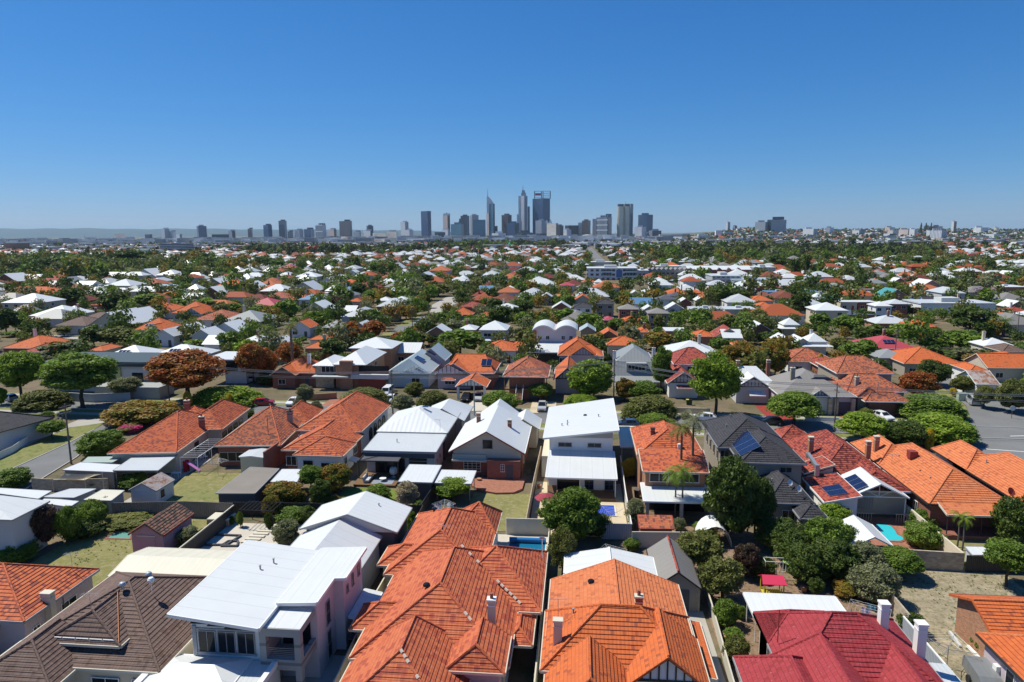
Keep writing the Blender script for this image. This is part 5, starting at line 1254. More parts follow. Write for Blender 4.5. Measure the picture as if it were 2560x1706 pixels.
# pergola frame beside M1
x0, y0 = -58.6, 92; t = thing('pergola', 'bare white steel pergola frame beside the long orange-red house', 'pergola', x0, y0, R(4))
b = MB()
for s in (0, 2.6):
    b.bar((s, 0, 2.5), (s, 9, 2.5), .05)
    for yy in (0, 4.5, 9): b.bar((s, yy, 0), (s, yy, 2.5), .05)
for k in range(10): b.bar((0, k, 2.58), (2.6, k, 2.58), .035)
b.build('frame', M['trimw'], t)
x, y = q('B1', 1620, 860); t = thing('garden_table', 'small white table on the concrete path', 'table', x, y); b = MB(); b.box(-.6, .6, -.35, .35, .72, .76); b.build('table_top', M['trimw'], t)
for xx in (-.5, .5):
    for yy in (-.28, .28): b = MB(); b.bar((xx, yy, 0), (xx, yy, .72), .025); b.build('leg', M['trimw'], t)
# patio furniture on the deck of the white extension house
x, y = q('B2', 1190, 890); t = thing('outdoor_rug', 'patterned blue-grey rug on the timber deck', 'rug', -27.4, 90.6, 0, None, .285)
b = MB(); b.box(-1.5, 1.5, -1.1, 1.1, 0, .02); b.build('rug', wall_mat('patterned_rug', (.30, .33, .40), boards=.3, dirt=.5), t)
t = thing('outdoor_sofa', 'pale grey sofa on the rug under the dark pergola', 'sofa', -29.7, 90.7, R(90), None, .29); b = MB(); b.box(-1, 1, -.4, .4, .1, .42); b.build('seat', M['w_lgrey'], t); b = MB(); b.box(-1, 1, .3, .45, .42, .85); b.build('backrest', M['w_lgrey'], t)
t = thing('egg_chair', 'round pale wicker chair on the timber deck', 'chair', -26.4, 92.4, 0, None, .29); b = MB(); b.lathe([(.3, 0), (.3, .05), (.05, .1), (.05, .35), (.45, .5), (.62, .9), (.5, 1.4), (.2, 1.6)], 0, 0, None, 12); b.build('basket', M['w_lgrey'], t)
t = thing('coffee_table', 'low round white table on the patterned rug', 'table', -27.5, 90.7, 0, None, .31); b = MB(); b.lathe([(.05, 0), (.05, .38), (.5, .38), (.5, .42), (.001, .42)], 0, 0, None, 14); b.build('table_top', M['trimw'], t)
for k, (tt, xx, yy, kd, lab) in enumerate((('B4', 900, 1160, 'chair', 'white plastic chair at the left under the gabled patio'), ('B4', 1120, 1165, 'chair', 'white plastic chair at the right under the gabled patio'), ('B4', 1700, 1290, 'chair', 'garden chair on the brick verandah of the long orange house'), ('B1', 1850, 700, 'chair', 'white garden chair nearer the shade pergola'),
     ('B1', 1890, 690, 'chair', 'white garden chair right beside the other on the path'), ('B2', 1180, 1085, 'pot', 'terracotta pot in the hedge corner of the small lawn'), ('B2', 2050, 900, 'pot', 'round pot standing on the brick terrace'), ('B3', 250, 960, 'pot', 'terracotta pot on the cream side path'), ('B3', 275, 1040, 'pot', 'second pot along the cream side path'),
     ('B3', 1150, 1040, 'bin', 'dark bin beside the orange brick wall'), ('A2', 900, 1250, 'bin', 'black bin in the shaded alley by the modern house'), ('A3', 1950, 1180, 'pot', 'pale pot on the bare earth by the shrubs'), ('B1', 2060, 690, 'bin', 'blue barbecue cover under the brick house verandah'), ('A4', 330, 730, 'pot', 'blue ball-shaped pot on the bare earth'))):
    X_, Y_ = q(tt, xx, yy); t = thing({'chair': 'garden_chair', 'pot': 'plant_pot', 'bin': 'bin'}[kd], lab, kd, X_, Y_, .3*k)
    if kd == 'chair':
        b = MB(); b.box(-.25, .25, -.25, .25, .4, .45); b.build('seat', M['trimw'], t); b = MB(); b.box(-.25, .25, .22, .27, .45, .95); b.build('backrest', M['trimw'], t)
        for sx in (-.22, .22):
            for sy in (-.22, .22): b = MB(); b.bar((sx, sy, 0), (sx, sy, .4), .025); b.build('leg', M['trimw'], t)
    elif kd == 'pot': b = MB(); b.lathe([(.22, 0), (.34, .5), (.36, .5), (.001, .46)], 0, 0, None, 12); b.build('pot', M['w_brick2'], t)
    else: b = MB(); b.hexa([(-.25, -.3, 0), (.25, -.3, 0), (.25, .3, 0), (-.25, .3, 0)], [(-.32, -.38, 1), (.32, -.38, 1), (.32, .38, 1), (-.32, .38, 1)]); b.build('body', M['black'], t); b = MB(); b.box(-.34, .34, -.4, .42, 1.0, 1.07); b.build('lid', M['w_dark'], t)
# items by the right edge house
t = thing('trailer', 'grey enclosed box trailer with two coiled hoses on its end', 'trailer', 31.4, 51.6, R(-8))
b = MB(); prof = [(-1.9, .55), (-1.9, 1.25), (-1.35, 1.6), (1.35, 1.6), (1.6, 1.3), (1.6, .55)]
for (a, c) in ((-.78, .78),):
    L0 = [(a, y_, z_) for y_, z_ in prof]; R0 = [(c, y_, z_) for y_, z_ in prof]
    b.poly(L0); b.poly(R0[::-1])
    for i in range(6): j = (i+1) % 6; b.poly([L0[j], L0[i], R0[i], R0[j]])
b.build('body', metal_mat('trailer_grey', (.20, .21, .22), .4, rib=.8), t)
for sx in (-.85, .85): b = MB(); b.bar((sx-.09, 0, .36), (sx+.09, 0, .36), .36, None, 16); w_ = b.build('wheel', M['rubber'], t)
b = MB(); b.box(-.7, .7, 1.0, 1.0, .5, .5); b.bar((-.6, -1.9, .5), (0, -3.0, .5), .04); b.bar((.6, -1.9, .5), (0, -3.0, .5), .04); b.build('drawbar', M['steel'], t)
for sx in (-.32, .32):
    b = MB()
    for k in range(12): a0, a1 = k*.5236, (k+1)*.5236; b.bar((sx+.2*math.cos(a0), -1.97, .95+.24*math.sin(a0)), (sx+.2*math.cos(a1), -1.97, .95+.24*math.sin(a1)), .035)
    b.build('coiled_hose', mat('tan_hose', (.42, .26, .10), .7) if sx < 0 else bpy.data.materials['tan_hose'], t)
t = thing('water_drum', 'pale round drum in front of the grey trailer', 'drum', *q('A4', 1955, 1530)); b = MB(); b.lathe([(.28, 0), (.29, .4), (.28, .8), (.20, .84), (.001, .84)], 0, 0, None, 14); b.build('barrel', M['wgrey'], t)
for lab, a, c, m in (('pale green plastic panel leaning by the brick wall', ('A4', 1730, 1010), ('A4', 1830, 1110), 'palegreen'), ('long pale beam lying across the brick edging', ('A4', 1670, 1115), ('A4', 1770, 1250), 'wgrey'), ('white pipe lying beside the orange tiled house', ('A4', 1835, 1245), ('A4', 1975, 1390), 'trimw')):
    A_, C_ = q(*a), q(*c); b = MB(); b.bar((0, 0, .12), (C_[0]-A_[0], C_[1]-A_[1], .12), .14 if m != 'palegreen' else .3); tag(b.build('building_material', M[m], None, (*A_, 0)), lab, 'scrap')
t = thing('cactus', 'tall pale cactus columns growing against the brick wall', 'cactus', *q('A4', 1880, 1190)); r = random.Random(3); cm = mat('cactus_green', (.22, .27, .12), .7)
for k in range(8): b = MB(); b.bar((0, 0, 0), (r.uniform(-.15, .15), r.uniform(-.1, .1), r.uniform(1.2, 2.3)), .08, None, 7); b.build('stem', cm, t, (r.uniform(-.45, .45), r.uniform(-.4, .4), 0))
r = random.Random(9)
for k, (xx, yy) in enumerate(((1900, 1260), (1945, 1310), (1985, 1240))):
    t = thing('potted_plant', ('terracotta pot with small plant nearest the white pipe', 'terracotta pot in the middle of three beside the cactus', 'terracotta pot with bushy plant by the mauve wall')[k], 'pot plant', *q('A4', xx, yy)); b = MB(); b.lathe([(.2, 0), (.3, .45), (.33, .45), (.001, .42)], 0, 0, None, 12); b.build('pot', M['w_brick2'], t)
    c = bpy.data.objects.new('foliage', CR['round_s'][0]); COL.objects.link(c); c.parent = t; c.location = (0, 0, .4); c.scale = (.8, .8, .7); c.material_slots[0].link = 'OBJECT'; c.material_slots[0].material = L['green']
# white dome tent seen through the olive trees
x, y = q('A3', 1860, 300); t = thing('dome_shelter', 'white arched garden shelter half hidden by olive trees', 'shelter', x, y+1); b = MB()
for i in range(10):
    a0, a1 = math.pi*i/10, math.pi*(i+1)/10; b.hexa([(1.8*math.cos(a0), -1.6, 2.4*math.sin(a0)), (1.8*math.cos(a0), 1.6, 2.4*math.sin(a0)), (1.8*math.cos(a1), 1.6, 2.4*math.sin(a1)), (1.8*math.cos(a1), -1.6, 2.4*math.sin(a1))], [(1.75*math.cos(a0), -1.6, 2.35*math.sin(a0)), (1.75*math.cos(a0), 1.6, 2.35*math.sin(a0)), (1.75*math.cos(a1), 1.6, 2.35*math.sin(a1)), (1.75*math.cos(a1), -1.6, 2.35*math.sin(a1))])
b.build('cover', M['trimw'], t)

# ================================================================ VEHICLES
def car(tile_pt, rz, col, label, kind='hatch', name='parked_car', L0=4.4):
    x, y = q(*tile_pt); t = thing(name, label, 'van' if kind == 'van' else 'ute' if kind == 'ute' else 'car', x, y, rz)
    pm = bpy.data.materials.get('car_paint_'+col) or mat('car_paint_'+col, {'white': (.72, .73, .74), 'silver': (.42, .43, .45), 'red': (.30, .012, .02), 'dark': (.02, .022, .028), 'blue': (.04, .07, .14), 'gold': (.35, .30, .22)}[col], .22, .0, .6)
    hw = .88; hl = L0/2
    if kind == 'van': st = [(-hl, .45, .95, .95, .7), (-hl+.12, .3, 1.15, 1.75, .74), (-hl+.6, .25, 1.15, 1.95, .76), (hl-.9, .25, 1.1, 1.95, .76), (hl-.35, .25, 1.0, 1.2, .8), (hl, .4, .8, .8, .75)]
    elif kind == 'ute': st = [(-hl, .45, 1.0, 1.0, .8), (-hl+.1, .3, 1.0, 1.0, .84), (-hl+1.6, .25, 1.02, 1.03, .84), (-hl+1.75, .25, 1.02, 1.68, .66), (hl-2.0, .25, 1.0, 1.72, .66), (hl-1.15, .25, .98, 1.02, .8), (hl-.15, .3, .85, .9, .8), (hl, .4, .7, .72, .74)]
    else: st = [(-hl, .45, .8, .82, .72), (-hl+.15, .28, .92, 1.0, .78), (-hl+.75, .25, .95, 1.42, .62), (-hl+1.3, .25, .95, 1.48, .62), (hl-1.9, .25, .92, 1.46, .62), (hl-1.05, .25, .88, .98, .78), (hl-.15, .28, .72, .78, .76), (hl, .38, .6, .62, .7)]
    b = MB(); secs = []
    for (yy, zb, zm, zt, wt_) in st:
        w2 = hw if yy not in (st[0][0], st[-1][0]) else hw*.92; ww = max(wt_, .3) if zt > zm+.1 else w2*.95
        secs.append([Vector((-w2, yy, zb)), Vector((-w2*1.0, yy, zm)), Vector((-ww, yy, zt)), Vector((ww, yy, zt)), Vector((w2, yy, zm)), Vector((w2, yy, zb))])
    for s0, s1 in zip(secs[:-1], secs[1:]):
        for i in range(6): j = (i+1) % 6; b.poly([s0[i], s0[j], s1[j], s1[i]])
    b.poly(secs[0][::-1]); b.poly(secs[-1]); body = b.build('body', pm, t)
    g = MB()
    def inset(P4, k=.12, o=.012):
        c = sum(P4, Vector())/4; n = (P4[1]-P4[0]).cross(P4[3]-P4[0]).normalized()
        if n.dot(c-Vector((0, 0, .8))) < 0: n = -n
        g.poly([p.lerp(c, k)+n*o for p in P4])
    for s0, s1, a, d in zip(secs[:-1], secs[1:], st[:-1], st[1:]):
        if max(a[3]-a[2], d[3]-d[2]) > .3:
            if min(a[3]-a[2], d[3]-d[2]) > .3: inset([s0[1], s1[1], s1[2], s0[2]]); inset([s1[4], s0[4], s0[3], s1[3]])
            elif abs(a[3]-d[3]) > .25: inset([s0[2], s1[2], s1[3], s0[3]], .1)
    g.build('window', M['glass'], t)
    for sy in (-hl+.8, hl-.8):
        for sx in (-1, 1):
            w_ = MB(); w_.bar((sx*(hw-.17), sy, .33), (sx*(hw+.02), sy, .33), .33, None, 14); wo = w_.build('wheel', M['rubber'], t)
            w_ = MB(); w_.bar((sx*(hw+.0), sy, .33), (sx*(hw+.03), sy, .33), .2, None, 10); w_.build('rim', M['steel'], wo)
    for sx in (-1, 1):
        w_ = MB(); w_.box(sx*.6-.16, sx*.6+.16, hl-.06, hl+.012, .56, .68); w_.build('headlight', M['trimw'], t)
        w_ = MB(); w_.box(sx*.7-.1, sx*.7+.1, -hl-.012, -hl+.05, .62, .78); w_.build('tail_light', M['trimr'], t)
    w_ = MB(); w_.box(-.45, .45, hl-.02, hl+.01, .42, .54); w_.build('grille', M['black'], t)
    return t
car(('B2', 70, 195), R(-75), 'red', 'red hatchback on the brick driveway behind the mottled tile house', 'hatch')
car(('B2', 345, 190), R(180), 'white', 'white station wagon facing the street beside a small grey-green tree', 'hatch')
car(('B2', 1212, 100), R(180), 'white', 'white van parked near the blue-grey roofed house', 'van', L0=4.9)
car(('B2', 1240, 165), R(180), 'white', 'white hatchback just behind a power pole', 'hatch')
car(('B3', 278, 235), R(180), 'silver', 'silver ute parked on the sandy driveway facing the street', 'ute', L0=5.1)
car(('B3', 1062, 395), R(90), 'blue', 'dark blue car on the street behind the white carport roof', 'hatch')
car(('B3', 1770, 335), R(80), 'white', 'white sedan on the street under the bright green tree', 'hatch')
car(('B4', 25, 372), R(88), 'dark', 'black car parked by the kerb above the charcoal tiled roof', 'hatch')
car(('B4', 1050, 325), R(200), 'white', 'white car in the red driveway behind the umbrella tree', 'hatch')
car(('B4', 1885, 185), R(-15), 'silver', 'silver four-wheel drive parked on the side street verge', 'van')
car(('B2', 1930, 150), R(180), 'dark', 'black car in the left bay of the gabled carport', 'hatch')
car(('B2', 2050, 145), R(180), 'silver', 'silver car in the right bay of the gabled carport', 'hatch')
car(('B1', 95, 150), R(60), 'silver', 'silver car behind the clipped tree at the left edge', 'hatch')
car(('C4', 1180, 1050), R(100), 'white', 'white car beyond the hip-roofed brown brick house', 'hatch')
car(('C1', 2310, 1150), R(30), 'white', 'white car near the pale modern house and rust tree', 'hatch')

# ================================================================ POLES, WIRES
def pole(pt, h, label, arm=True, m='pole', rz=0, name='power_pole', lean=0):
    x, y = q(*pt); t = thing(name, label, 'pole', x, y, rz); b = MB(); b.bar((0, 0, -.1), (lean, 0, h), .15, None, 8, .10); b.build('pole', M[m], t)
    if arm:
        for zz in (h-.5, h-1.5):
            c = MB(); c.box(-1.1, 1.1, -.06, .06, zz, zz+.12)
            c.build('crossarm', M[m], t)
            for xx in (-.95, -.4, .4, .95): i_ = MB(); i_.lathe([(.05, 0), (.06, .1), (.03, .18), (.001, .19)], 0, 0, None, 6); i_.build('insulator', M['w_dark'], t, (xx, 0, zz+.12))
    return t, Vector((x, y, h))
_, p1 = pole(('B1', 655, 735), 9.6, 'leaning timber power pole on the verge of the left side street', rz=R(80))
_, p2 = pole(('C1', 1558, 1352), 9.2, 'timber power pole beneath the rust-red tree', rz=R(95))
_, p3 = pole(('C2', 1258, 1450), 8.8, 'timber power pole beside the small grey-green street tree', rz=R(90))
_, p4 = pole(('B3', 935, 150), 8.8, 'thin power pole above the high corner of the tilted white roof', rz=R(90))
_, p5 = pole(('B4', 608, 445), 8.8, 'power pole in front of the low white wall', rz=R(90))
pole(('B2', 2008, 290), 6.2, 'slim grey street light pole by the pale driveway', False, 'steel', name='street_light')
pole(('B4', 990, 275), 6.0, 'slim pale pole in front of the red-roofed brick house', False, 'steel', name='street_light')
pole(('C4', 1160, 1000), 9.5, 'dark timber pole in front of the pink-red roof', True, rz=R(20))
pole(('C2', 1440, 700), 9, 'timber pole beside the receding side street', True, rz=R(10))
pole(('C2', 1590, 655), 9, 'dark timber pole where the receding street meets a cross street', True, rz=R(90))
pole(('C4', 1190, 540), 9, 'dark pole by the far street with the flat white house', True, rz=R(90))
pole(('C4', 2285, 770), 9, 'power pole beside the date palm at the right edge', True, rz=R(90))
pole(('C1', 735, 700), 9, 'dark pole above the brown roof in the left middle', True, rz=R(90))
pole(('C1', 2228, 1160), 8.5, 'timber pole beside the pale modern house', True, rz=R(90))
pole(('C1', 1050, 215), 9, 'pole above the white roofs at the left', True, rz=R(90))
pole(('C2', 450, 345), 9, 'pole between grey and white hip roofs', True, rz=R(90))
def wire(a, b, sag, label, dy):
    w_ = MB(); n_ = 14; pts = []
    for i in range(n_+1):
        t_ = i/n_; p = a.lerp(b, t_); p.z -= sag*4*t_*(1-t_); pts.append((p.x-a.x, p.y-a.y+dy, p.z))
    w_.tube(pts, .034, None, 3); tag(w_.build('power_line', M['steel'], None, (a.x, a.y, 0)), label, 'cable', 'overhead power lines along the street')
off_l = p2+Vector((-52, 6, 0)); off_r = p5+Vector((70, -3, 0))
for k, (dy, dz) in enumerate(((-.9, -.4), (-.4, -.4), (.4, -.4), (.9, -.4), (-.6, -1.4), (.6, -1.4))):
    for i, (a, b) in enumerate(((off_l, p2), (p2, p3), (p3, p4), (p4, p5), (p5, off_r))):
        wire(a+Vector((0, 0, dz)), b+Vector((0, 0, dz)), 1.0, 'thin sagging overhead cable strung between street poles', dy)
t = thing('electrical_box', 'green utility box on the verge by the silver four-wheel drive', 'utility box', *q('B4', 1782, 152)); b = MB(); b.box(-.9, .9, -.5, .5, 0, 1.5); b.build('cabinet', M['palegreen'], t); b = MB(); b.box(-.95, .95, -.55, .55, 1.5, 1.58); b.build('lid', M['palegreen'], t)
t = thing('road_sign', 'round white sign on a wooden post by the dry verge', 'sign', *q('B4', 2238, 318)); b = MB(); b.bar((0, 0, 0), (0, 0, 2.2), .06); b.build('post', M['wood'], t); b = MB(); b.bar((0, -.07, 2.0), (0, -.10, 2.0), .5, None, 18); b.build('sign_face', M['wgrey'], t)
for i, (tt, xx, yy) in enumerate((('B3', 1615, 190), ('B3', 1640, 192))):
    t = thing('wheelie_bin', ('green bin with yellow lid beside the stone wall', 'green bin with dark lid next to the yellow-lidded bin')[i], 'bin', *q(tt, xx, yy)); b = MB(); b.hexa([(-.25, -.3, 0), (.25, -.3, 0), (.25, .3, 0), (-.25, .3, 0)], [(-.32, -.38, 1), (.32, -.38, 1), (.32, .38, 1), (-.32, .38, 1)]); b.build('body', mat('bin_green', (.02, .07, .03), .5) if not i else bpy.data.materials['bin_green'], t); b = MB(); b.box(-.34, .34, -.4, .42, 1.0, 1.07); b.build('lid', yl if not i else M['black'], t)

# ================================================================ STREETS AND HOUSES BEYOND
FOOT = []                                            # footprints already taken: x0, x1, y0, y1
def q2(t, pts): return [q(t, *p) for p in pts]
for nm, pts, m in (('road', q2('C2', [(1230, 705), (1560, 705), (1590, 640), (1590, 540), (1480, 560), (1300, 650)]), 'asphalt'), ('road', q2('C2', [(1600, 520), (1690, 525), (1880, 415), (1870, 375), (1750, 380), (1620, 450)]), 'conc'),
                   ('road', q2('C2', [(1960, 345), (2010, 345), (2090, 230), (2065, 228)]), 'conc'), ('road', q2('D3', [(800, 775), (915, 775), (735, 585), (692, 585)]), 'asphalt'), ('road', q2('C4', [(975, 610), (1310, 580), (1280, 525), (970, 525)]), 'asphalt'),
                   ('verge', q2('C2', [(1100, 785), (1250, 765), (1270, 705), (1180, 705)]), 'lawny'), ('verge', q2('C2', [(1280, 650), (1400, 640), (1540, 530), (1500, 525)]), 'verge'), ('path', q2('C1', [(430, 745), (770, 775), (760, 750), (430, 725)]), 'conc'),
                   ('path', q2('C2', [(60, 610), (330, 625), (330, 600), (60, 570)]), 'conc'), ('lawn', q2('C1', [(440, 770), (800, 790), (770, 772), (430, 748)]), 'lawn')):
    struct(nm, pts, M[m], .02+.004*len(nm)); xs = [p[0] for p in pts]; ys = [p[1] for p in pts]
    if nm == 'road' and max(ys)-min(ys) < 400: FOOT.append((min(xs), max(xs), min(ys), max(ys)))
for o_ in bpy.data.objects:
    if o_.type == 'EMPTY' and o_.get('category') in ('house', 'shed', 'garage', 'carport'):
        FOOT.append((o_.location.x-6, o_.location.x+6, o_.location.y-7, o_.location.y+7))
RC = {'W': ('white', 'white'), 'O': ('orange', 'orange'), 'o': ('orange2', 'pale orange'), 'R': ('redtl', 'red'), 'B': ('mott', 'red-brown'), 'C': ('pink', 'pink-red'), 'G': ('grey', 'grey'), 'g': ('wgrey', 'pale grey'), 'D': ('dgrey', 'dark grey'),
      'K': ('dark', 'charcoal'), 'U': ('blue', 'blue'), 'T': ('teal', 'teal'), 'Y': ('yellow', 'yellow'), 'N': ('brown', 'brown'), 'H': ('bluegrey', 'blue-grey'), 'A': ('rusty', 'rusty'), 'w': ('whitep', 'bright white'), 'J': ('taupe', 'taupe')}
KIND = {'h': 'hip-roofed house', 'p': 'verandah cottage', 'g': 'front-gabled house', 's': 'side-gabled house', 't': 'two-storey house', 'f': 'flat-roofed building', 'v': 'gabled bungalow'}
NH = []                                              # for automatic labels
rh = random.Random(77)
WALLS = ['w_white', 'w_cream', 'w_brick', 'w_lgrey', 'w_brick2', 'w_board', 'w_taupe', 'w_white']
def midhouse(xc, y0, wd, dp, kind, rc, wall=None, star=False, far=False, ze=None):
    rm, cw_ = RC[rc]; wall = wall or rh.choice(WALLS)
    h = thing('house' if kind != 'f' else 'building', '', 'house' if kind != 'f' else 'building', xc, y0+dp/2)
    a, b_ = -wd/2, wd/2; c, d = -dp/2, dp/2; ov = .4; gut = 'trimc' if rc in 'OoRBN' else 'trimg' if rc in 'GDKJ' else 'trimw'
    ze = ze or (5.7 if kind == 't' else 3.4); cap = rm if not far and rc in 'OoRBNK' else None; hw = min(wd, dp)/2; pit = .42
    if kind in 'ht': block(h, a, b_, c, d, ze, ze+hw*pit, rm, wall, 'y' if dp >= wd else 'x', ov=ov, gut=gut, cap=cap)
    elif kind == 'p':
        k = min(wd, dp)*.16; block(h, a+k, b_-k, c+k, d-k, ze+.5, ze+.5+(hw-k)*.75, rm, wall, 'y' if dp >= wd else 'x', ov=.1, gut=gut); block(h, a, b_, c, d, ze-.7, ze+.8, rm, wall, 'y' if dp >= wd else 'x', ov=1.6, gut=gut, walls=False)
    elif kind == 'g': block(h, a, b_, c, d, ze, ze+wd/2*.62, rm, wall, 'y', 0, 0, ov=ov, gut=gut, cap=cap)
    elif kind == 's': block(h, a, b_, c, d, ze, ze+dp/2*.5, rm, wall, 'x', 0, 0, ov=ov, gut=gut, cap=cap)
    elif kind == 'v':
        block(h, a, b_, c+2, d, ze, ze+hw*.6, rm, wall, 'y' if dp >= wd else 'x', ov=ov, gut=gut, cap=cap); s = rh.choice((-1, 1)); g0, g1 = (a, a+wd*.58) if s < 0 else (b_-wd*.58, b_)
        block(h, g0, g1, c, c+dp*.5, ze-.15, ze-.15+wd*.29*.62, rm, wall, 'y', 0, 0, ov=ov, gut=gut, cap=cap)
        if not far: gable_trim(h, g0+.7, g1-.7, c+ov, ze+.1, ze-.25+wd*.29*.62, 'trimd' if rc in 'WOoRBC' else 'trimw', 6)
    elif kind == 'f':
        ze = ze if ze != 3.4 else 3.6
        b = MB(); b.box(a, b_, c, d, 0, ze); b.build('wall', M[wall], h); b = MB(); b.box(a-.1, b_+.1, c-.1, d+.1, ze+.01, ze+.22); b.build('roof', M[rm], h)
        if wd > 8: b = MB(); b.box(-1, 1.2, -1, .8, ze+.23, ze+1.2); b.build('plant_box', M['wgrey'], h)
    fy = c+(ov if kind != 'f' else 0)+(1.6-ov if kind == 'p' else 0)+(2 if kind == 'v' else 0)
    for lv in ((1.6, 4.3) if ze > 5 else (1.6,)):
        n_ = max(2, int(wd/(4.2 if not far else 6)))
        for i in range(n_):
            u = a+wd*(i+.5)/n_; fyy = c+ov if kind == 'v' and (g0 < u < g1) else fy
            if lv < 2 and i == n_//2 and not far: door(h, 'F', fyy, u, 1.0, 2.1, 0, rh.choice(('w_dark', 'wood', 'trimr')))
            else: window(h, 'F', fyy, u, lv, min(1.7, wd/n_*.5), 1.2, n=2, fm=M['trimw'])
        if not far: window(h, 'R', b_-(ov if kind != 'p' else 1.6), 0, lv, 1.3, 1.1, n=2); window(h, 'L', a+(ov if kind != 'p' else 1.6), 0, lv, 1.3, 1.1, n=2)
    if kind in 'hpv' and rh.random() < .5: chimney(h, rh.uniform(a*.5, b_*.5), rh.uniform(-1, 2), ze+.3, ze+hw*pit+1.6, .7, .6, rh.choice(('w_brick', 'w_cream', 'w_white')), rh.random() < .5)
    if star:
        W2 = wd*.26
        if kind in 'hpvst': e_ = Vector((0, 1, pit)).normalized(); solar_panel(h, (-W2*.6, c+dp*.16, ze+dp*.16*pit+.25), (1, 0, 0), e_, max(2, int(W2)), 1 if not far else 1, 1.0, 1.6)
        else: solar_panel(h, (-W2*.6, -1, ze+.4), (1, 0, 0), (0, 1, .2), 3, 1)
    FOOT.append((xc-wd/2, xc+wd/2, y0, y0+dp)); NH.append((h, kind, rc, star, xc, y0)); return h
def mh(t, xl, xr, ye, kind, rc, dp=None, wall=None, star=False, ze=None):
    z = ze or (5.7 if kind == 't' else 3.4)
    x0, y0 = q(t, xl, ye, z); x1, y1 = q(t, xr, ye, z); wd = abs(x1-x0); dp = dp or min(17, max(8.5, wd*rh.uniform(.85, 1.15)))
    return midhouse((x0+x1)/2, (y0+y1)/2, wd, dp, kind, rc, wall, star, far=y0 > 330, ze=ze)
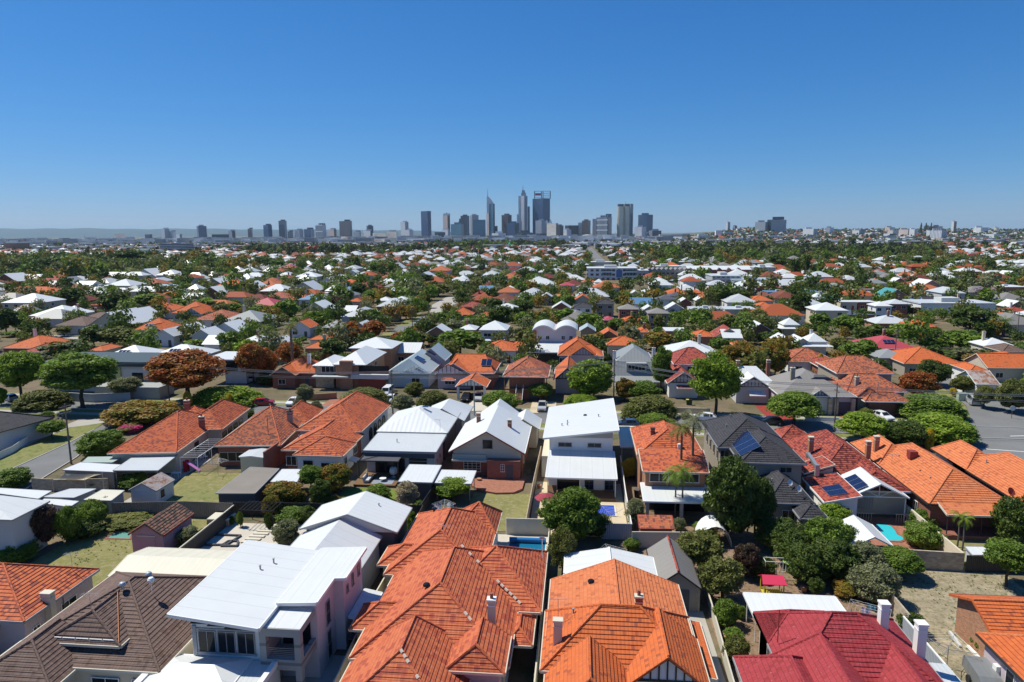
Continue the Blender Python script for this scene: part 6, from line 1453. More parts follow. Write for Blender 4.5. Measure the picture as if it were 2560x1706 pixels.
# tile, then left, right, eave row, kind + roof (+ * solar)
HD = {'C1': """0 360 432 tW;60 250 515 vG;255 620 552 hW;540 710 522 pW;0 400 850 oh;190 480 885 hR;490 800 640 hN;660 1010 600 hN;800 1180 640 gW;1040 1340 590 gW*;1180 1500 690 vO*;1240 1560 505 hO;1540 1850 532 vO;1760 2130 590 hB;2010 2400 605 hG;1400 1600 740 gg;1540 1790 715 gW;1740 1960 745 gW;1930 2200 700 gW;1850 2020 815 sW;2200 2400 790 hW;1340 1820 935 hw*;870 1330 950 hw*;800 950 872 hO;820 970 452 hO;360 580 405 hJ;100 460 352 hO;-60 150 235 gW;120 330 225 sg;220 560 260 hR;340 530 182 hR;480 650 255 gG*;640 820 290 sW;700 960 292 fW;950 1200 275 tg;1200 1460 262 hB;1340 1650 285 fH;1070 1290 325 hG;1420 1610 372 hO;1430 1640 190 hO;1220 1430 190 gW;900 1100 205 sW;740 930 168 pW;940 1030 100 pW;1060 1290 135 fW;1610 1880 222 pW*;1850 2070 278 gW*;1660 1840 322 pW;1640 1830 400 sW;1830 2040 352 gW*;1950 2230 282 hO;2190 2400 305 gW;1840 1990 192 pW;2140 2320 222 pW*;2070 2230 146 pW;2210 2353 152 pW;1990 2150 196 hR;1660 1790 176 hR;1540 1660 136 hR;1610 1750 86 pW;1970 2130 82 pW;2010 2150 126 hC;1760 1930 142 pW;1360 1500 132 pW""",
'C2': """0 210 312 hO;30 200 240 hB;190 320 205 hR;50 290 388 hB;-110 190 462 hC;270 500 405 hO;380 590 402 tU;520 690 392 hG;420 660 502 gW;300 530 240 pW;350 560 192 tW*;310 560 322 gg;550 750 262 gW;590 770 332 pW;740 940 262 hO*;750 910 322 hU;840 960 420 hO;1100 1240 412 hW;1190 1430 432 hW;1100 1290 530 hR;1150 1330 352 pW;1100 1255 212 hB;1260 1410 212 hR;1110 1310 272 pW;1290 1420 252 pW;1430 1650 222 gW;990 1130 332 hB;200 350 112 tC;180 320 162 hC;20 160 152 pW;400 520 82 pW;560 720 132 pW;810 945 172 gW;640 760 172 pW;1190 1360 122 gg;1555 1630 152 gY;1700 1830 202 hO;1820 1965 222 pW;1970 2060 162 hO;2060 2170 186 pW;2170 2320 252 gW;2255 2400 322 vW;1970 2130 372 vR;2050 2190 312 sU;1870 2090 470 hR;1780 1980 546 vO;2050 2170 556 hO;2200 2400 482 hW;890 1010 652 gW;580 820 660 hG;300 500 662 gO;480 700 770 hO;430 680 850 hO;800 910 512 sW;1560 1760 712 gW;1860 2020 680 hW;80 260 822 gW;2080 2400 870 hO;1270 1500 890 sW;120 540 1090 vO""",
'C3': """1415 1610 702 fW;-40 110 850 hO;800 980 742 gO;870 1190 822 hO;1160 1260 702 hO;620 770 692 gH;1020 1200 602 hO;840 940 592 hC;565 735 412 gO;565 740 472 tK;770 945 442 tK;980 1170 492 tJ;1200 1330 502 gW;1250 1450 530 tJ;1415 1590 492 gW;365 540 482 gW;240 390 392 gW;20 155 402 gW;280 410 292 gW;440 570 272 tC;590 720 292 tJ;590 710 332 vO;640 770 242 hO;740 860 252 pW;415 560 372 hO;150 260 232 hC;1200 1300 332 tW;1330 1510 402 tD;1440 1600 370 hD;1080 1300 442 sU;1070 1200 362 gW;1260 1380 382 gW;1410 1640 352 hO;1530 1660 432 gW;1690 1780 412 gW;1640 1770 342 hO;2200 2400 412 hO;2270 2400 462 hO;1650 1940 500 fg;1960 2250 500 fg;1820 2000 552 fG;1680 1870 742 hO;1870 2120 742 gR;1940 2120 755 sW;2170 2400 692 gW*;2060 2170 842 hO;1450 1900 905 hw;100 300 60 hW;390 560 70 hW;560 720 60 hG;90 220 120 hO;1380 1560 95 hO""",
'C4': """120 340 652 pW;90 250 790 gW;240 400 805 gW;330 600 812 pW;180 640 975 hB;950 1390 855 hC*;1020 1310 940 hG;1260 1790 992 hO;1000 1340 622 hg;1300 1560 652 hO;2000 2290 832 hW;2160 2400 882 hN;2150 2400 962 hO;2030 2500 1032 sO;1920 2130 1182 sA;1860 2040 1062 hO;2090 2400 602 hO;2230 2400 512 hR;2210 2400 470 gW*;560 980 552 fD;440 740 502 tW;990 1150 462 tW;1120 1300 442 tg;1060 1310 382 gT;1300 1430 428 hU;1450 1680 432 sK;830 1000 432 fW;670 820 432 fW;520 680 402 hT;410 550 392 pW;0 240 342 fU;250 500 342 fU;40 160 372 hC;1430 1670 352 fY;1160 1290 322 hN;900 1160 322 fN;1680 1860 432 hO;2110 2400 292 fW;1370 1640 302 gW*;700 960 342 fW;920 1060 288 hO;610 710 288 hO;1280 1440 262 hR;1230 1370 176 hO;1370 1460 166 hO;550 640 182 hO;570 660 212 hD;940 1040 222 hO;1100 1240 192 pW;1150 1280 242 gW;1470 1580 192 pW;1290 1440 217 pW;1630 1780 217 pW;1700 1800 267 hO;2010 2200 252 hO;1640 1800 112 pW;1820 1940 152 gW;2120 2290 112 pW;2160 2340 192 gW;480 640 152 gW;790 900 162 hD;970 1080 127 pW;75 270 272 sg;-40 170 242 fg;60 260 302 fC;2110 2250 152 hR"""}
for t_, s_ in HD.items():
    for e in s_.split(';'):
        a = e.split(); k = a[3]; 
        if k[0] == 'o': k = 'h'+'O'+k[2:]
        mh(t_, int(a[0]), int(a[1]), int(a[2]), k[0], k[1], star=k.endswith('*'))
# ---- the row facing the street, each with its own shape
def blk(h, t, xl, xr, ye, ze, rise, dep, rc, wall, axis='y', e0=None, e1=None, **k):
    x0, y0 = q(t, xl, ye, ze); x1, y1 = q(t, xr, ye, ze); ox, oy = h.location.x, h.location.y; y0 = (y0+y1)/2
    block(h, x0-ox, x1-ox, y0-oy, y0+dep-oy, ze, ze+rise, RC[rc][0], wall, axis, e0, e1, gut='trimw', cap=RC[rc][0] if rc in 'OoRBNK' else None, **k)
    FOOT.append((x0, x1, y0, y0+dep)); return x0-ox, x1-ox, y0-oy
def own(t, x, y, label, z=0): X, Y = q(t, x, y, z); return thing('house', label, 'house', X, Y)
h = own('C2', 900, 1000, 'cream brick two-storey house with white hip roofs and glazed balcony', 5.7)
a, b_, y = blk(h, 'C2', 700, 1010, 1000, 5.7, 2.3, 17, 'W', 'w_brick2', 'y', 5, 4); blk(h, 'C2', 515, 720, 1010, 5.3, 1.3, 10, 'W', 'w_tan', 'y', 2.5, 2.5); blk(h, 'C2', 850, 1250, 850, 5.7, 2.2, 11, 'W', 'w_brick2', 'y')
b = MB(); b.box(-.5, 8.2, y-1.0, y+.3, 2.6, 3.6); b.build('balcony', M['w_lgrey'], h); b = MB(); b.poly([(1.0, y+.33, 3.4), (8, y+.33, 3.4), (8, y+.33, 5.4), (1, y+.33, 5.4)]); b.build('balcony_glass', M['glass'], h); b = MB(); b.box(1.0, 7.2, y-.2, y+.35, 0, 2.3); b.build('garage_door', M['trimr'], h)
b = MB(); b.box(-3.2, -.3, y-.6, y+.5, 0, 6.6); b.build('brick_tower', M['w_brick2'], h); b = MB(); b.box(-9.5, -1, y-1.6, y+.3, 2.9, 3.15); b.build('awning', M['wgrey'], h); window(h, 'F', y+.8, -6, 4.4, 4, 1.6, n=4); window(h, 'R', b_-.42, y+5, 4.3, 1.5, 1.2); window(h, 'R', b_-.42, y+9, 4.3, 1.5, 1.2)
h = own('C2', 1400, 1080, 'pale blue-grey gabled house with four dark rooftop solar panels', 3.4)
a, b_, y = blk(h, 'C2', 1190, 1600, 1080, 3.4, 3.2, 15, 'H', 'w_blue', 'y', 1.5, 0); blk(h, 'C2', 1390, 1600, 1085, 3.2, 1.8, 6, 'H', 'w_blue', 'y', 0, 0); blk(h, 'C2', 1480, 1740, 960, 4.2, 3.0, 9, 'H', 'w_blue', 'y', 0, 0)
gable_trim(h, b_-6.6, b_-.6, y+.3, 3.5, 5.0, 'trimw', 8); window(h, 'F', y+.38, b_-3.4, 1.6, 2, 1.3); solar_panel(h, (b_-2.6, y+4, 5.2), (0, 1, 0), (-.8, 0, .42), 2, 1, 1.6, 2.2); solar_panel(h, (b_-1.2, y+11, 5.4), (0, 1, 0), (-.8, 0, .42), 2, 1, 2.2, 2.4)
h = own('C2', 1900, 1080, 'orange tiled bungalow with twin black-and-white gables and gabled carport', 3.4)
a, b_, y = blk(h, 'C2', 1730, 2190, 1080, 3.6, 3.2, 14, 'O', 'w_brick', 'x', 1.5, 3); blk(h, 'C2', 1645, 1985, 1090, 3.4, 2.6, 8, 'O', 'w_mauve', 'y', 0, 0); c0, c1, yc = blk(h, 'C2', 1830, 2120, 1205, 2.8, 1.7, 7, 'O', 'w_white', 'y', 0, 0, walls=False)
gable_trim(h, a-3.2, a+5.4, y-.6, 3.6, 5.7, 'trimd', 9, fill='w_white'); gable_trim(h, c0+.4, c1-.4, yc+.3, 2.9, 4.3, 'trimd', 8, fill='w_white'); solar_panel(h, (4, y+2.4, 4.9), (1, 0, 0), (0, 1, .55), 2, 1, 1.2, 2.4); window(h, 'F', y+.0, a+1.2, 1.7, 2.4, 1.4, n=3)
b = MB()
for x_ in (c0+.5, c1-.5): b.box(x_-.25, x_+.25, yc+.4, yc+.9, 0, 2.7)
b.build('carport_pier', M['w_white'], h); blk(h, 'C2', 1700, 1825, 1145, 2.7, .4, 1.5, 'O', 'w_white', 'x', walls=False)
h = own('C3', 130, 1110, 'rust-tiled raised house with verandah and long front stairs', 5.4)
a, b_, y = blk(h, 'C3', -90, 335, 1112, 5.2, 2.9, 13, 'B', 'w_brick', 'y', 5.5, 4, ov=1.3)
b = MB()
for x_ in (a+.4, a+4, a+8, b_-.4): b.bar((x_, y+.4, 0), (x_, y+.4, 5.0), .09)
b.box(a+.3, b_-.3, y+.3, y+1.4, 2.2, 2.5); b.build('verandah', M['wood'], h)
for k in range(11): b = MB(); b.box(a+3, a+4.3, y-3.2+k*.32, y-2.8+k*.32, k*.22, k*.22+.2); b.build('stair_tread', M['w_brick2'], h)
b = MB(); b.bar((a+2.95, y-3.2, 1), (a+2.95, y+.4, 3.4), .05); b.bar((a+4.4, y-3.2, 1), (a+4.4, y+.4, 3.4), .05); b.build('handrail', M['trimw'], h); b = MB(); b.box(a+5.6, b_-1.5, y+1.2, y+1.28, .1, 2.0); b.build('garage_door', M['w_dark'], h)
h = own('C3', 400, 800, 'pair of white barrel-roofed townhouses with pink-grey walls and red end panel', 6)
x0, y0 = q('C3', 190, 810, 3.0); x1, _ = q('C3', 600, 800, 3.0); ox, oy = h.location.x, h.location.y; x0 -= ox; x1 -= ox; y0 -= oy; xm = (x0+x1)/2
b = MB(); b.box(x0+.3, x1-.3, y0, y0+12, 0, 7.3); b.build('wall', M['w_mauve'], h)
for s0, s1 in ((x0-.1, xm-.15), (xm+.15, x1+.1)):
    b = MB()
    for i in range(12):
        f = lambda u: 7.2+1.45*math.sin(math.pi*u)**.8
        u0, u1 = i/12, (i+1)/12; xa, xb = s0+(s1-s0)*u0, s0+(s1-s0)*u1
        b.hexa([(xa, y0-.7, f(u0)-.35), (xb, y0-.7, f(u1)-.35), (xb, y0+12.5, f(u1)-.35), (xa, y0+12.5, f(u0)-.35)], [(xa, y0-.7, f(u0)), (xb, y0-.7, f(u1)), (xb, y0+12.5, f(u1)), (xa, y0+12.5, f(u0))])
    b.build('barrel_roof', M['whitep'], h); b = MB(); b.poly([(s0+.4, y0-.02, 7)]+[(s0+(s1-s0)*i/12, y0-.02, 6.9+1.45*math.sin(math.pi*i/12)**.8) for i in range(1, 12)]+[(s1-.4, y0-.02, 7)][::1]); b.build('arched_wall', M['w_mauve'], h)
    for u in (.35, .7): window(h, 'F', y0, s0+(s1-s0)*u, 4.9, 1.1, 1.2)
b = MB(); b.box(x0-.1, x0+1.1, y0-.1, y0+2, 0, 7.0); b.build('red_panel', mat('deep_red_render', (.35, .03, .02), .8), h)
S0, S1 = (q('C3', 150, 885, 2.9), q('C3', 440, 868, 2.9)); skillion(h, [(S0[0]-ox, S0[1]-oy, 2.9), (S1[0]-ox, S0[1]-oy, 2.9), (x1-2.5, y0, 3.5), (x0, y0, 3.5)], 'whitep', name='lower_roof'); FOOT.append((x0+ox, x1+ox, y0+oy-10, y0+oy+12))
h = own('C3', 620, 960, 'orange tiled split-level bungalow with dark half-timbered gables', 5.4)
a, b_, y = blk(h, 'C3', 420, 780, 915, 5.4, 3.3, 13, 'O', 'w_mauve', 'y', 3, 4); blk(h, 'C3', 540, 840, 920, 5.0, 2.2, 8, 'O', 'w_mauve', 'x', 1, 3); c0, c1, yc = blk(h, 'C3', 380, 640, 1140, 3.2, 2.8, 14, 'O', 'w_mauve', 'y', 0, 0)
gable_trim(h, c0+.6, c1-.6, yc+.3, 3.4, 5.5, 'trimd', 7, fill='w_mauve'); gable_trim(h, a+3.3, a+9, y-.1, 5.5, 7.4, 'trimd', 8, fill='w_mauve')
for xx in (a+1.4, a+10): window(h, 'F', y-.35+.4, xx, 4.2, 2, 1.1, n=3)
h = own('C3', 1130, 980, 'grey two-storey house with mansard upper storey and row of dormer windows', 5)
x0, y0 = q('C3', 960, 980, 5.9); x1, _ = q('C3', 1300, 980, 5.9); ox, oy = h.location.x, h.location.y; x0 -= ox; x1 -= ox; y0 -= oy
block(h, x0, x1, y0, y0+12, 6.2, 9.0, 'grey', 'w_lgrey', 'y', 3.2, 4, ov=.3); FOOT.append((x0+ox, x1+ox, y0+oy-4, y0+oy+12))
b = MB(); b.hexa([(x0-.7, y0-2.2, 3.2), (x1+.7, y0-2.2, 3.2), (x1+.2, y0+.3, 3.2), (x0-.2, y0+.3, 3.2)], [(x0, y0-.1, 6.1), (x1, y0-.1, 6.1), (x1, y0+.3, 6.1), (x0, y0+.3, 6.1)]); b.build('mansard_face', M['grey'], h)
b = MB(); b.box(-2.4, 2.1, y0-1.6, y0+.2, 3.5, 6.05); b.build('dormer', M['w_grey'], h); window(h, 'F', y0-1.62, -.15, 5.1, 3.8, 1.2, n=5); skillion(h, [(x0-.8, y0-5.2, 2.6), (x1+.8, y0-5.2, 2.6), (x1+.8, y0-2.0, 3.3), (x0-.8, y0-2.0, 3.3)], 'grey', 'trimg', name='verandah_roof')
b = MB(); b.box(x0-.2, x1+.2, y0-2.1, y0+12, 0, 3.15); b.build('wall', M['w_lgrey'], h); chimney(h, x0-.3, y0+3, 3, 8, .7, .7, 'w_white'); chimney(h, x1+.4, y0+4, 3, 8.6, .7, .7, 'w_white')
h = own('C3', 1640, 1000, 'crimson tiled two-storey house with white side walls and timbered gable', 5.8)
a, b_, y = blk(h, 'C3', 1490, 1880, 1000, 5.8, 2.8, 13, 'R', 'w_white', 'x', 4, 4); c0, c1, yc = blk(h, 'C3', 1430, 1730, 1175, 3.2, 2.6, 13, 'R', 'w_white', 'y', 0, 0); gable_trim(h, c0+.5, c1-.5, yc+.3, 3.4, 5.3, 'trimd', 8, fill='w_mauve')
for xx in (a+4, b_-3): window(h, 'F', y+.4, xx, 4.7, 1.9, 1.1, n=3)
skillion(h, [(c0+2, yc-1, 2.4), (c1-1, yc-1, 2.4), (c1-1, yc+.4, 2.8), (c0+2, yc+.4, 2.8)], 'redtl', name='window_hood')
h = own('C4', 0, 1210, 'bright white metal bungalow with black timbered gable and two brick chimneys', 3.4)
a, b_, y = blk(h, 'C3', 2070, 2440, 1190, 3.6, 2.9, 12, 'w', 'w_brick', 'x', 0, 3); c0, c1, yc = blk(h, 'C3', 2050, 2390, 1215, 3.3, 2.4, 7, 'w', 'w_lgrey', 'y', 0, 0); gable_trim(h, c0+.6, c1-.6, yc+.3, 3.5, 5.2, 'trimd', 9, fill='w_lgrey')
chimney(h, a+1.4, y+6, 4, 7.6, .7, .7, 'w_brick'); chimney(h, a+8, y+7, 4, 7.6, .7, .7, 'w_brick'); skillion(h, [(c0+3, yc-.9, 1.9), (c0+6, yc-.9, 1.9), (c0+6, yc+.4, 2.6), (c0+3, yc+.4, 2.6)], 'whitep', name='canvas_awning')
h = own('C4', 450, 1290, 'taupe roofed hip house with gablet, stone porch piers and brick chimney', 3.5)
a, b_, y = blk(h, 'C4', 115, 810, 1290, 3.6, 3.6, 15, 'J', 'w_mauve', 'y', 8, 5); c0, c1, yc = blk(h, 'C4', 370, 590, 1305, 3.3, 1.6, 6, 'J', 'w_lgrey', 'y', 0, 0); gable_trim(h, c0+.4, c1-.4, yc+.3, 3.4, 4.6, 'trimd', 7, fill='w_lgrey')
chimney(h, a+4, y+6, 4, 7.9, .8, .8, 'w_taupe'); b = MB()
for x_ in (c0+.5, c1-.3, b_-3.7, b_-.6): b.box(x_-.35, x_+.35, yc-.1, yc+.6, 0, 3.2)
b.build('stone_pier', M['w_stone'], h); b = MB(); b.box(c1+.1, b_-4.2, y+1.2, y+1.3, 0, 2.6); b.box(b_-3.2, b_-1, y+.35, y+.42, 0, 2.4); b.build('garage_door', M['w_dark'], h); window(h, 'F', y+.4, c0-1.5, 1.7, 2.2, 1.3, n=3)
b = MB(); b.hexa([(-.5, y+5.0, 5.6), (5.0, y+5.0, 5.6), (3.8, y+6.5, 5.6), (.6, y+6.5, 5.6)], [(1.0, y+5.1, 6.3), (3.4, y+5.1, 6.3), (3.2, y+6.5, 6.5), (1.2, y+6.5, 6.5)]); b.build('gablet', M['w_dark'], h)
h = own('C4', 900, 1080, 'two-storey house of mottled red tiles with cream upper wall above a tiled lower wing', 5.8)
a, b_, y = blk(h, 'C4', 640, 1160, 1082, 5.8, 2.6, 13, 'B', 'w_taupe', 'x', 4, 4); blk(h, 'C4', 525, 700, 1052, 3.4, 1.4, 12, 'R', 'w_brick', 'y'); c0, c1, yc = blk(h, 'C4', 730, 1275, 1250, 3.6, 2.4, 12, 'B', 'w_taupe', 'x', 3.5, 4)
blk(h, 'C4', 820, 1060, 1300, 3.3, 1.8, 8, 'B', 'w_taupe', 'y', 1, 0); blk(h, 'C4', 900, 1310, 1342, 2.9, 1.3, 5, 'B', 'w_brick', 'x', 2, 2.2, ov=1.2); chimney(h, c0+2.4, yc+1.5, 3, 6.2, .7, .7, 'w_taupe')
for xx in (a+5, b_-3): window(h, 'F', y+.4, xx, 4.6, 1.5, 1.1)
h = own('C1', 1150, 1330, 'modern grey corner house with dark blue parapet and olive-yellow wall panel', 0)
x0, y0 = q('C1', 420, 1005, 6.0); x1, _ = q('C1', 1370, 1015, 6.0); ox, oy = h.location.x, h.location.y; x0 -= ox; x1 -= ox; y0 -= oy; FOOT.append((x0+ox, x1+ox, y0+oy, y0+oy+12))
b = MB(); b.box(x0, x1, y0, y0+12, 0, 5.9); b.build('wall', M['w_lgrey'], h); b = MB(); b.box(x0-.2, x1+.2, y0-.25, y0+12.2, 5.92, 7.0); b.build('parapet', mat('slate_blue_parapet', (.045, .07, .085), .6), h)
b = MB(); b.box(x1-10.5, x1-6.6, y0-.5, y0, .1, 5.6); b.build('coloured_panel', M['w_yell'], h); window(h, 'F', y0-.52, x1-8.4, 3.6, 1.3, .8, n=1, fm=M['trimd']); window(h, 'F', y0, x1-2.8, 3.4, 2.6, 2.2, n=2, rows=2, fm=M['trimd']); window(h, 'F', y0, x0+9, 3.6, 3, 1.2, n=3, fm=M['trimd'])
b = MB(); b.box(x1-9, x1+6, y0-6, y0-.6, 0, 2.6); b.build('garage_wing', M['w_grey'], h)
h = own('C1', 2170, 1000, 'pale modern box house with dark glazed balcony behind the rust-red tree', 5.6)
x0, y0 = q('C1', 2060, 960, 5.6); x1, _ = q('C1', 2260, 960, 5.6); ox, oy = h.location.x, h.location.y; x0 -= ox; x1 -= ox; y0 -= oy; FOOT.append((x0+ox-6, x1+ox, y0+oy, y0+oy+10))
b = MB(); b.box(x0, x1, y0, y0+10, 0, 5.7); b.build('wall', M['w_lgrey'], h); b = MB(); b.box(x0-5, x1+.3, y0-.8, y0+10.2, 5.72, 5.95); b.build('roof', M['whitep'], h); b = MB(); b.box(x0+.3, x1-2, y0-.06, y0-.01, 3, 5.4); b.build('balcony_glass', M['glass'], h)
h = own('C2', 2180, 740, 'grey square house with white pyramid roof and full-width upper window', 5.6)
a, b_, y = blk(h, 'C2', 2050, 2305, 682, 5.6, 2.3, 11, 'W', 'w_grey', 'x'); window(h, 'F', y+.45, (a+b_)/2, 4.0, 6, 1.1, n=5); skillion(h, [(a+.5, y-2, 2.6), (b_-.5, y-2, 2.6), (b_-.5, y+.4, 3), (a+.5, y+.4, 3)], 'whitep', name='lower_roof')
# ---- larger buildings around the shopping street
M['f_white'] = facade_mat('white_facade', (.66, .67, .68), (.03, .04, .06), 3.2, 4, .5, .55); M['f_glassb'] = facade_mat('banded_glass_facade', (.60, .62, .63), (.02, .05, .07), 3.3, 2.2, .66, .92)
M['f_brick'] = facade_mat('brick_facade', (.24, .11, .07), (.03, .04, .05), 3, 3.5, .45, .4); M['f_grey'] = facade_mat('grey_facade', (.36, .37, .39), (.03, .04, .05), 3.2, 3, .5, .6)
def bigbox(t, xl, xr, yt, yb, dep, m, label, roof='wgrey', extra=None):
    x0, y0 = q(t, xl, yb); x1, _ = q(t, xr, yb); _, zt = Zat(*px(t, (xl+xr)/2, yt), y0); h = thing('building', label, 'building', (x0+x1)/2, y0); w2 = (x1-x0)/2
    b = MB(); b.box(-w2, w2, 0, dep, 0, zt, bottom=False); b.build('wall', M[m], h); b = MB(); b.box(-w2-.3, w2+.3, -.3, dep+.3, zt+.01, zt+.5); b.build('roof', M[roof], h)
    b = MB(); b.box(-w2*.3, w2*.2, dep*.3, dep*.7, zt+.51, zt+2.2); b.build('plant_room', M['w_lgrey'], h); FOOT.append((x0, x1, y0-3, y0+dep)); return h, w2, zt
h, w2, zt = bigbox('C3', 690, 1150, 118, 222, 22, 'f_white', 'white four-level apartment block with blue panel and glazed balconies on the shopping street', 'whitep')
b = MB(); b.box(w2*.17, w2*.4, -.4, -.02, 2, zt-1); b.build('coloured_panel', mat('mid_blue_panel', (.08, .17, .36), .5), h); b = MB(); b.box(-w2*.4, -w2*.02, -.3, -.02, 2, zt-.6); b.box(w2*.5, w2*.98, -.3, -.02, 2, zt-.6); b.build('balcony_glazing', M['f_glassb'], h)
for k in range(9):
    x0_, yb_ = q('C3', 1265+k*42, 212); hh = thing('terrace_house', 'narrow grey gabled terrace house, number %d in the row from the left' % (k+1), 'terrace house', x0_, yb_, 0, 'grey gabled terrace row beside the apartment block'); hh['label'] = ['leftmost', 'second', 'third', 'fourth', 'middle', 'sixth', 'seventh', 'eighth', 'rightmost'][k]+' narrow grey gabled house in the terrace row beside the apartment block'; block(hh, -2.9, 2.9, 0, 12, 6, 8.4, 'taupe', 'w_taupe', 'y', 0, 0, ov=.05, gut='trimw'); window(hh, 'F', .0, 0, 4.2, 2, 1.6)
for k in range(6):
    x0_, yb_ = q('C3', 1680+k*88, 205); hh = thing('terrace_house', '', 'terrace house', x0_, yb_, 0, 'brick terrace row with white roofs'); hh['label'] = ['leftmost', 'second', 'third', 'fourth', 'fifth', 'rightmost'][k]+' brick gabled house in the white-roofed terrace row'; block(hh, -6, 6, 0, 14, 6.5, 9.2, 'white', 'w_brick', 'x', 0, 0, ov=.05); block(hh, -5.6, -1, -.8, 5, 6.2, 8.0, 'dgrey', 'w_brick', 'y', 0, 0, ov=.1); window(hh, 'F', -.8, -3.3, 4.6, 2, 1.5)
bigbox('C3', 1840, 2100, 190, 295, 24, 'f_grey', 'pale grey-blue office block with dark undercroft near the service station', 'H' if 0 else 'wgrey'); bigbox('C3', 2030, 2420, 225, 305, 20, 'f_white', 'long white two-level building with small square windows', 'bluegrey')
bigbox('C3', 290, 640, 130, 175, 18, 'w_lgrey', 'long low pale shop building left of the apartment block', 'grey'); bigbox('C3', 990, 1190, 70, 105, 18, 'w_lgrey', 'pale grey hall above the apartment block', 'grey'); bigbox('C3', 1640, 1830, 205, 240, 8, 'w_blue', 'blue walled shop beneath the brick terraces', 'blue')
bigbox('C4', 1400, 2070, 445, 545, 16, 'w_white', 'long white modern house with flat roof on the right', 'wgrey'); bigbox('C4', -10, 60, 100, 130, 12, 'f_brick', 'small brick flats at far right centre', 'white')
bigbox('D1', 1475, 1690, 550, 640, 30, 'f_glassb', 'dark glass office block in front of the far left towers', 'dgrey'); bigbox('D1', 1180, 1410, 610, 668, 25, 'w_white', 'long white warehouse among the trees at left', 'whitep'); bigbox('D1', 40, 180, 545, 620, 25, 'f_brick', 'brown brick apartment block at the far left edge', 'wgrey')
for a_ in ((1150, 1255, 140, 222, 'f_grey', 'narrow grey flats joined to the right of the blue-panelled apartment block'), (1270, 1560, 100, 150, 'w_cream', 'cream shop row with pale roofs behind the grey terrace row'), (1900, 2200, 120, 165, 'f_white', 'long white commercial building behind the brick terraces'),
           (1160, 1640, 60, 92, 'w_lgrey', 'wide pale grey commercial shed farther behind the terraces'), (2220, 2420, 110, 190, 'f_grey', 'grey two-level block with white roof right of the brick terraces'), (660, 980, 60, 90, 'w_cream', 'low cream building left of the pale grey hall')): bigbox('C3', *a_[:4], 18, *a_[4:], 'whitep')
h, w2, zt = bigbox('C3', 1440, 1830, 233, 243, 9, 'steelf', 'long green service station canopy', 'palegreen'); h.children[0].scale.z = .4
h, w2, zt = bigbox('D2', 470, 590, 600, 655, 14, 'w_brick2', 'orange brick building with red domes among the trees', 'redtl')
for dx in (-w2*.7, 0, w2*.7):
    b = MB(); b.lathe([(3.2, zt), (3.6, zt+2), (2.6, zt+4.6), (.001, zt+5.8)], dx, 5, None, 12); b.build('dome', mat('red_dome', (.45, .08, .05), .6) if dx < 0 else bpy.data.materials['red_dome'], h, smooth=True)
x, y = q('D2', 2320, 580); h = thing('pavilion', 'bright green peaked roof below the tall stepped tower', 'pavilion', x, y); b = MB(); b.hexa([(-14, 0, 5), (14, 0, 5), (14, 14, 5), (-14, 14, 5)], [(-2, 6, 11), (2, 6, 11), (2, 8, 11), (-2, 8, 11)]); b.build('roof', mat('jade_green_roof', (.03, .42, .28), .5), h); b = MB(); b.box(-12, 12, 1, 13, 0, 5.0, bottom=False); b.build('wall', M['w_lgrey'], h)

